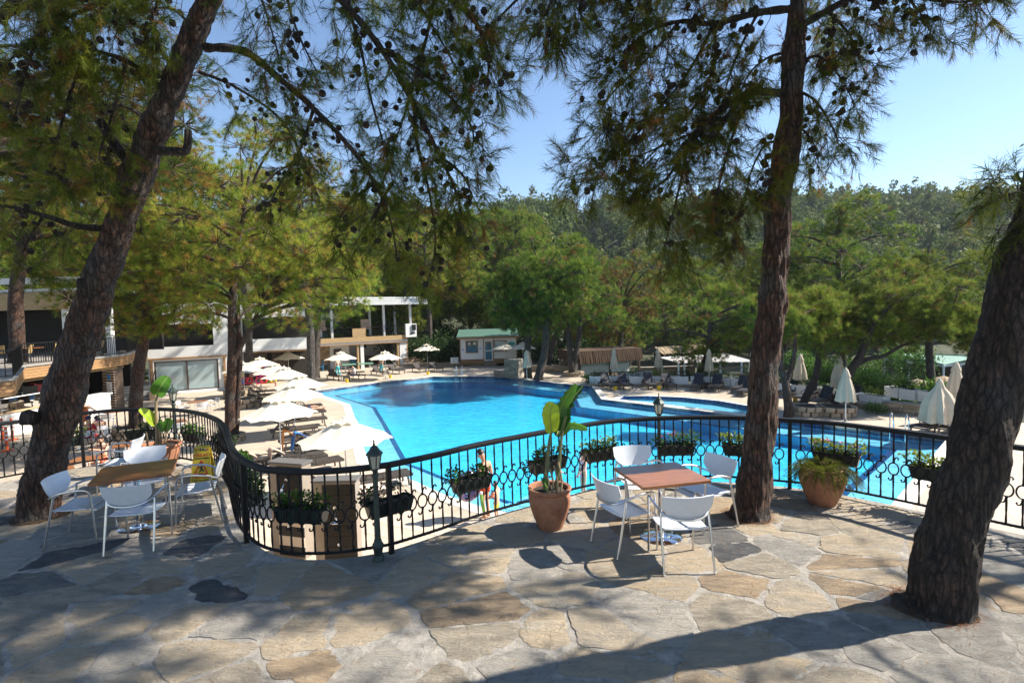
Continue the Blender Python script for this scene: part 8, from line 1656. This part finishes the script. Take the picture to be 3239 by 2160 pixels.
def person(label, loc, rz, J, h=1.0, skin=None, hair='short', clothes=(), group=None, head_fwd=(0, 1, 0), bulk=1.0):
    """J: joint name -> (x, y, z), metres for an adult of 1.75, +y forwards; scaled by h. Limbs hang from the pelvis."""
    skin = skin or M_skin; root = thing('person', label, 'person', loc, rz, group); P = {k: Vector(v) * h for k, v in J.items()}
    names = []; verts = []; edges = []; rad = []
    def add(n, p, r, par):
        names.append(n); verts.append(tuple(p)); rad.append(tuple(x * h * bulk for x in r) if isinstance(r, tuple) else r * h * bulk)
        if par is not None: edges.append((names.index(par), len(verts) - 1))
    add('pelvis', P['pelvis'], (.135, .10), None); add('waist', P['pelvis'].lerp(P['chest'], .45), (.125, .092), 'pelvis'); add('chest', P['chest'], (.155, .108), 'waist'); add('neckb', P['chest'].lerp(P['neck'], .75), (.085, .075), 'chest'); add('neck', P['neck'], .052, 'neckb')
    hd = (P['head'] - P['neck']).normalized(); add('jaw', P['neck'].lerp(P['head'], .55), (.062, .074), 'neck'); add('head', P['head'], (.076, .092), 'jaw'); add('crown', P['head'] + hd * .085 * h, (.055, .066), 'head')
    for s in ('l', 'r'):
        add(s + 'sh', P[s + 'sh'], .062, 'chest'); add(s + 'ua', P[s + 'sh'].lerp(P[s + 'el'], .5), .047, s + 'sh'); add(s + 'el', P[s + 'el'], .037, s + 'ua'); add(s + 'fa', P[s + 'el'].lerp(P[s + 'wr'], .4), .038, s + 'el'); add(s + 'wr', P[s + 'wr'], .025, s + 'fa')
        d = (P[s + 'wr'] - P[s + 'el']).normalized(); x = frame_of(d)[0]; pm = P[s + 'wr'] + d * .06 * h; add(s + 'palm', pm, (.036, .018), s + 'wr')
        for k, (o_, ln) in enumerate(((-.028, .075), (-.009, .088), (.010, .083), (.028, .066))): add(s + 'f%d' % k, pm + (d * .045 + x * o_) * h, .0095, s + 'palm'); add(s + 'g%d' % k, pm + (d * (.045 + ln * .9) + x * o_ * 1.25 - Vector((0, 0, .012))) * h, .0075, s + 'f%d' % k)
        add(s + 't', P[s + 'wr'] + (d * .055 - x * .048) * h, .010, s + 'wr')
        add(s + 'hip', P['pelvis'].lerp(P[s + 'kn'], .10) + Vector((.085 if s == 'r' else -.085, 0, -.03)) * h, .088, 'pelvis'); add(s + 'th', P['pelvis'].lerp(P[s + 'kn'], .5) + Vector((.05 if s == 'r' else -.05, 0, 0)) * h, .074, s + 'hip'); add(s + 'kn', P[s + 'kn'], .050, s + 'th'); add(s + 'ca', P[s + 'kn'].lerp(P[s + 'an'], .32), .052, s + 'kn'); add(s + 'an', P[s + 'an'], .031, s + 'ca')
        add(s + 'heel', P[s + 'an'] + Vector((0, -.03, -.045)) * h, .030, s + 'an'); ft = P.get(s + 'toe', P[s + 'an'] + Vector((0, .15, -.06)) * h); add(s + 'toe', ft, (.042, .020), s + 'an')
    body = skin_mesh('body', verts, edges, rad, [skin]); link('body', body, root)
    hf = Vector(head_fwd).normalized(); hc = P['head'] + hd * .03 * h; sd_ = hf.cross(hd).normalized()
    fm = MB(); nb = hc + hf * .088 * h - hd * .01 * h; fm.tube([nb + hd * .03 * h, nb + hf * .022 * h - hd * .012 * h, nb - hd * .02 * h], [.008 * h, .015 * h, .008 * h], 6)
    for s in (-1, 1): fm.ball(hc + sd_ * .08 * h * s - hf * .01 * h - hd * .02 * h, (.012 * h, .02 * h, .03 * h), 6, 4)
    fm.build('nose_and_ears', skin, root, True); ey = MB()
    for s in (-1, 1): ey.ball(hc + sd_ * .032 * h * s + hf * .083 * h + hd * .012 * h, .011 * h, 6, 4); ey.bar(hc + sd_ * .05 * h * s + hf * .084 * h + hd * .034 * h, hc + sd_ * .018 * h * s + hf * .09 * h + hd * .034 * h, .008 * h, .008 * h)
    ey.bar(hc - sd_ * .024 * h + hf * .088 * h - hd * .055 * h, hc + sd_ * .024 * h + hf * .088 * h - hd * .055 * h, .008 * h, .01 * h); ey.build('eyes_and_mouth', M_hair, root)
    if hair:
        rows = []; m_ = MB(); n_ = 14
        for i in range(6):
            el = math.pi / 2 - i * (.36 if hair != 'bald' else .2)
            for j in range(n_):
                a = j * 2 * math.pi / n_; dd = sd_ * math.cos(a) + hf * math.sin(a); low = max(el, .42) if dd.dot(hf) > .35 else el
                rows.append(hc + hd * .028 * h - hf * .006 * h + (dd * math.cos(low) * Vector((1, 1, 1)).length / 1.732 * .100 + hd * math.sin(low) * .125) * h)
        m_.add(rows, [(i * n_ + j, i * n_ + (j + 1) % n_, (i + 1) * n_ + (j + 1) % n_, (i + 1) * n_ + j) for i in range(5) for j in range(n_)] + [tuple(range(n_))])
        if hair == 'long':
            back = hc - hf * .07 * h; m_.tube(spline([hc + hd * .05 * h - hf * .05 * h, back - hd * .03 * h - hf * .03 * h, back - Vector((0, 0, .17)) * h - hf * .03 * h, back - Vector((0, 0, .30)) * h], 4), [.09 * h, .10 * h, .10 * h, .095 * h, .09 * h, .085 * h, .08 * h, .07 * h, .06 * h, .055 * h, .045 * h, .03 * h, .01 * h], 10)
        m_.build('hair', M_hair, root, True)
    for c in clothes:
        kind, m = c[0], c[1]
        if kind in ('shorts', 'trousers'):
            vs = [P['pelvis'] + Vector((0, 0, .09)) * h, P['pelvis'], P['pelvis'] + Vector((0, 0, -.05)) * h]; e = [(0, 1), (1, 2)]; r = [(.138 * h, .112 * h), (.15 * h, .122 * h), (.14 * h, .12 * h)]
            for s in ('l', 'r'):
                hp = P['pelvis'].lerp(P[s + 'kn'], .16) + Vector((.088 if s == 'r' else -.088, 0, -.03)) * h; o = len(vs); mid = P['pelvis'].lerp(P[s + 'kn'], .72) + Vector((.035 if s == 'r' else -.035, 0, 0)) * h
                vs += [hp, mid]; e += [(1, o), (o, o + 1)]; r += [.102 * h, .092 * h]
                if kind == 'trousers': vs += [P[s + 'kn'], P[s + 'kn'].lerp(P[s + 'an'], .92)]; e += [(o + 1, o + 2), (o + 2, o + 3)]; r += [.072 * h, .062 * h]
            link(kind, skin_mesh(kind, [tuple(v) for v in vs], e, [x if isinstance(x, tuple) else x for x in r], [m], 1, 1), root)
        if kind in ('shirt', 'dress', 'top'):
            vs = [P['pelvis'] + Vector((0, 0, -.02)) * h, P['pelvis'].lerp(P['chest'], .5), P['chest'], P['chest'].lerp(P['neck'], .6)]; e = [(0, 1), (1, 2), (2, 3)]; r = [(.152 * h, .122 * h), (.142 * h, .11 * h), (.168 * h, .122 * h), (.088 * h, .078 * h)]
            if kind == 'shirt':
                for s in ('l', 'r'): o = len(vs); vs += [P[s + 'sh'], P[s + 'sh'].lerp(P[s + 'el'], .85)]; e += [(2, o), (o, o + 1)]; r += [.075 * h, .066 * h]
            if kind == 'dress':
                kn = (P['lkn'] + P['rkn']) / 2; vs += [P['pelvis'].lerp(kn, .45)]; e += [(0, len(vs) - 1)]; r += [(.19 * h, .15 * h)]
            link(kind, skin_mesh(kind, [tuple(v) for v in vs], e, r, [m], 2, 1), root)
        if kind == 'hat': m_ = MB(); m_.lathe([(.17 * h, 0), (.165 * h, .012 * h), (.098 * h, .014 * h), (.088 * h, .08 * h), (.05 * h, .10 * h), (0, .10 * h)], 20); m_.v = [tuple(hc + hd * .06 * h + Vector(v)) for v in m_.v]; m_.build('hat', m, root, True)
        if kind == 'cap': m_ = MB(); m_.lathe([(.108 * h, 0), (.10 * h, .05 * h), (.06 * h, .09 * h), (0, .10 * h)], 16); m_.v = [tuple(hc + hd * .04 * h + Vector(v)) for v in m_.v]; m_.box(hc + hd * .045 * h + hf * .13 * h, (.13 * h, .1 * h, .012)); m_.build('cap', m, root, True)
        if kind == 'armbands':
            for s in ('l', 'r'):
                a, b = P[s + 'sh'], P[s + 'el']; d = (b - a).normalized(); x, y = frame_of(d); c0 = a.lerp(b, .55); m_ = MB(); m_.tube([c0 - d * .09 * h, c0 - d * .06 * h, c0 + d * .06 * h, c0 + d * .09 * h], [.07 * h, .115 * h, .115 * h, .07 * h], 12); m_.build('armband', m, root, True)
        if kind == 'sunglasses': m_ = MB(); [m_.ball(hc + sd_ * .033 * h * s + hf * .095 * h + hd * .012 * h, (.026 * h, .014 * h, .018 * h), 8, 4) for s in (-1, 1)]; m_.bar(hc - sd_ * .08 * h + hf * .05 * h + hd * .015 * h, hc + sd_ * .08 * h + hf * .05 * h + hd * .015 * h, .01 * h, .01 * h); m_.build('sunglasses', m, root, True)
    return root
STAND = dict(pelvis=(0, 0, .95), chest=(0, 0, 1.30), neck=(0, .01, 1.48), head=(0, .03, 1.61), lsh=(-.19, 0, 1.40), rsh=(.19, 0, 1.40), lel=(-.25, -.02, 1.12), rel=(.25, -.02, 1.12), lwr=(-.25, .07, .88), rwr=(.25, .07, .88), lkn=(-.10, .03, .50), rkn=(.10, .03, .50), lan=(-.10, -.02, .08), ran=(.10, -.02, .08))
SIT = dict(pelvis=(0, -.05, .52), chest=(0, -.10, .88), neck=(0, -.06, 1.06), head=(0, -.02, 1.19), lsh=(-.19, -.10, .97), rsh=(.19, -.10, .97), lel=(-.27, .02, .74), rel=(.27, .02, .74), lwr=(-.14, .26, .76), rwr=(.14, .26, .76), lkn=(-.12, .40, .50), rkn=(.12, .40, .50), lan=(-.12, .42, .08), ran=(.12, .36, .08))
def pose(base, **k): d = dict(base); d.update(k); return d
M_redshort = mat('red_shorts', (.55, .07, .02), .7); M_yelshort = mat('yellow_shorts', (.72, .50, .02), .7); M_floral = mat('floral_cloth', (.62, .55, .62), .8, col2=(.40, .16, .26), scale=16); M_orangedress = mat('orange_dress', (.52, .13, .04), .8); M_redshirt = mat('red_shirt', (.42, .02, .03), .8); M_navy_cap = mat('navy_cap', (.01, .02, .09), .8); M_straw = mat('straw_hat', (.62, .52, .34), .85); M_turq = mat('turquoise_cloth', (.06, .42, .48), .8); M_greyshirt = mat('grey_shirt', (.36, .32, .29), .85); M_whiteshirt = mat('white_shirt', (.68, .68, .72), .85); M_purple = mat('purple_floral', (.16, .06, .20), .8, col2=(.45, .20, .35), scale=20); M_arm = mat('armband_print', (.62, .12, .04), .35, col2=(.72, .70, .66), scale=12)
mp = cM(0, 0) if False else S(1300 + 680 / 2.851, 1200 + 1250 / 2.851)
person('shirtless man in red shorts looking down at the pool edge', (mp.x, mp.y, DK), math.radians(62), pose(STAND, head=(0, .09, 1.60), neck=(0, .03, 1.48), rel=(.24, -.05, 1.12), rwr=(.23, .0, .87), lel=(-.27, .05, 1.13), lwr=(-.25, .22, .97)), 1.0, M_skin, 'short', (('shorts', M_redshort),), None, (0, .85, -.5))
t = thing('swim_ring', 'blue printed swim ring held by the man in red shorts', 'swim ring', (mp.x - .42, mp.y + .05, DK + .82), .3); M_ring = mat('ring_print', (.03, .13, .50), .25, col2=(.55, .35, .40), scale=6, coat=.4); m_ = MB(); m_.tube([(.27 * math.cos(a * .3927), .1 * math.cos(a * .39), .30 * math.sin(a * .3927)) for a in range(16)], .10, 10, closed=True); m_.build('tube', M_ring, t, True); m_ = MB(); m_.lathe([(.014, .09), (.014, .13)], 6, (.27, 0, 0)); m_.build('valve', M_white, t)
person('small child with printed armbands and yellow shorts', (-.48, 12.98, DK), math.radians(75), pose(STAND, lel=(-.32, .10, 1.18), rel=(.32, .08, 1.18), lwr=(-.30, .34, 1.10), rwr=(.28, .30, 1.05)), .60, M_skin2, 'short', (('shorts', M_yelshort), ('armbands', M_arm)), None, (0, 1, -.1), 1.12)
t = thing('water_toy', 'green tube toy in the hand of the child with armbands', 'toy', (-.86, 13.02, DK + .50), .2); m_ = MB(); m_.tube([(0, 0, .22), (.02, 0, 0), (.06, 0, -.22)], .04, 8); m_.build('tube', mat('toy_green', (.16, .40, .05), .35), t, True); m_ = MB(); m_.ball((0, 0, .25), .05); m_.build('tip', M_white, t, True)
GZ = -2.84
gp = S(1300 + 1560 / 2.851, 1200 + 1075 / 2.851, GZ)
person('girl with long dark hair in a floral dress in the shallow water', (gp.x, gp.y, GZ), math.radians(110), pose(STAND, lel=(-.25, .10, 1.14), lwr=(-.24, .32, 1.0), rel=(.24, .02, 1.12), head=(0, .06, 1.60)), .80, M_skin2, 'long', (('dress', M_floral),), None, (.3, .9, -.2))
person('child in a pale swimsuit behind the potted banana', (gp.x - .72, gp.y + .10, GZ), math.radians(-70), pose(STAND, lel=(-.26, .12, 1.16), lwr=(-.20, .36, 1.04)), .66, M_skin2, 'short', (('dress', M_floral),), None, (0, 1, -.2))
wp_ = SD(268, 1300, 24.0); person('woman in an orange dress with a straw hat and sunglasses', (wp_.x, wp_.y, DK), math.radians(195), pose(STAND, lel=(-.42, -.02, 1.22), lwr=(-.20, .05, 1.02), rel=(.36, .10, 1.22), rwr=(.10, .20, 1.36)), 1.0, M_skin2, 'short', (('dress', M_orangedress), ('hat', M_straw), ('sunglasses', M_black)), None, (0, 1, 0))
rp = SD(281, 1350, 22.0); person('seated guest in a red shirt and navy cap, back turned', (rp.x, rp.y, DK), math.radians(15), SIT, 1.0, M_skin, 'short', (('shirt', M_redshirt), ('shorts', M_redshirt), ('cap', M_navy_cap)), None, (0, 1, 0)); dup(CHAIR, (rp.x, rp.y, DK), math.radians(15), 'white armchair under the guest in red', G5)
rp = SD(312, 1350, 22.8); person('seated woman in a purple floral dress leaning forward', (rp.x, rp.y, DK), math.radians(50), pose(SIT, head=(0, .20, 1.08), neck=(0, .10, 1.0)), .97, M_skin2, 'long', (('dress', M_purple),), None, (0, .8, -.5)); dup(CHAIR, (rp.x, rp.y, DK), math.radians(50), 'white armchair under the woman in purple', G5)
sp2 = SD(318, 1410, 18.2); person('shirtless seated guest eating at a brown table', (sp2.x, sp2.y, DK), math.radians(175), pose(SIT, lel=(-.26, .10, .82), rel=(.26, .10, .82), lwr=(-.06, .30, .92), rwr=(.06, .30, .92)), 1.0, M_skin2, 'short', (('shorts', M_redshort),), None, (0, 1, -.3)); dup(CHAIR, (sp2.x, sp2.y, DK), math.radians(175), 'white armchair under the shirtless guest', G5); dup(TBL, (sp2.x + .1, sp2.y - .75, DK), .2, 'brown table in front of the shirtless guest')
sp3 = SD(420, 1420, 18.0); person('guest with bare shoulders seated left of the potted banana', (sp3.x, sp3.y, DK), math.radians(60), pose(SIT, head=(0, .10, 1.14)), .98, M_skin, 'short', (('shorts', M_navy_cap),), None, (0, .9, -.4)); dup(CHAIR, (sp3.x, sp3.y, DK), math.radians(60), 'white armchair under the bare shouldered guest', G5)
p = c2(1500, 1000); person('guest in a white shirt reading on a lounger by the pool', (p.x - .1, p.y - .25, DK - .05), math.radians(100), pose(SIT, head=(0, .08, 1.16), lwr=(-.06, .30, .84), rwr=(.06, .30, .84)), .95, M_skin2, 'short', (('shirt', M_whiteshirt), ('shorts', M_navy_cap)), None, (0, .8, -.5))
p = c2(1318, 985); person('attendant in grey shirt and turquoise trousers behind the left parasol', (p.x, p.y + .6, DK), math.radians(60), pose(STAND, lkn=(-.10, .12, .50), ran=(.10, -.18, .10)), .98, M_skin, 'short', (('shirt', M_greyshirt), ('trousers', M_turq)), 'pool attendants', (0, 1, 0))
p = c2(1722, 950); person('attendant in grey shirt and turquoise trousers at the right parasol', (p.x, p.y + .4, DK), math.radians(150), STAND, .98, M_skin, 'short', (('shirt', M_greyshirt), ('trousers', M_turq)), 'pool attendants', (0, 1, 0))
LIE = dict(pelvis=(0, 0, .50), chest=(0, -.34, .58), neck=(0, -.50, .66), head=(0, -.62, .72), lsh=(-.19, -.42, .60), rsh=(.19, -.42, .60), lel=(-.27, -.18, .56), rel=(.27, -.18, .56), lwr=(-.24, .06, .55), rwr=(.24, .06, .55), lkn=(-.10, .42, .60), rkn=(.10, .44, .50), lan=(-.10, .80, .46), ran=(.10, .86, .46), ltoe=(-.12, .86, .56), rtoe=(.12, .92, .56))
person('sunbather lying on a lounger under the third parasol', (-10.6, 27.2, DK), yaw((.86, .45)), LIE, 1.0, M_skin, 'short', (('shorts', M_navy_cap),), None, (0, .3, 1))
p = c5(1835, 640, LOW); person('person in a light top standing under the pavilion edge', (p.x, p.y, LOW), 2.6, STAND, .98, M_skin2, 'short', (('shirt', mat('lime_top', (.25, .36, .10), .8)), ('shorts', M_navy_cap)), None, (0, 1, 0))
# steps with patterned bands in the near pool corner
st = MB(); a, b = Vector((-0.9, 14.1)), Vector((2.0, 12.2)); d = (b - a).normalized(); n2 = Vector((-d.y, d.x))
def quad(o0, o1, z, mb_, s0=0.03, s1=3.4, mi=0):
    q = [a + d * s0 + n2 * o0, a + d * s1 + n2 * o0, a + d * s1 + n2 * o1, a + d * s0 + n2 * o1]; mb_.add([(p.x, p.y, z - .2) for p in q] + [(p.x, p.y, z) for p in q], [(4, 5, 6, 7)] + [(i, (i + 1) % 4, 4 + (i + 1) % 4, 4 + i) for i in range(4)], mi)
quad(.03, .55, WATER - .06, st, .12, 3.3); quad(.55, 1.1, WATER - .13, st, .12, 3.3); quad(1.1, 2.9, GZ, st, .12, 3.3)
ps = st.build('pool_steps', M_ledge, pool)
for o_, z in ((.50, WATER - .056), (.36, WATER - .056), (1.04, WATER - .126)):
    m_ = MB()
    for k in range(30): q = a + d * (.2 + k * .1) + n2 * (o_ - .03); e = d * .045; f = n2 * .05; m_.add([(q.x, q.y, z), (q.x + e.x, q.y + e.y, z), (q.x + e.x + f.x, q.y + e.y + f.y, z), (q.x + f.x, q.y + f.y, z)], [(0, 1, 2, 3)])
    m_.build('mosaic_band', M_navy, ps)
# ================================================================== haze in the valley air
mb = MB(); mb.box((0, 200, 36), (1240, 640, 92)); hm = bpy.data.materials.new('haze_air'); hm.use_nodes = True; hn = hm.node_tree.nodes; hn.remove(hn['Principled BSDF'])
pv_ = hn.new('ShaderNodeVolumePrincipled'); pv_.inputs['Color'].default_value = (0.80, 0.88, 1.0, 1); pv_.inputs['Density'].default_value = 0.00014; pv_.inputs['Anisotropy'].default_value = 0.2
hm.node_tree.links.new(pv_.outputs[0], hn['Material Output'].inputs['Volume'])
hz_o = mb.build('haze', hm); hz_o['kind'] = 'stuff'
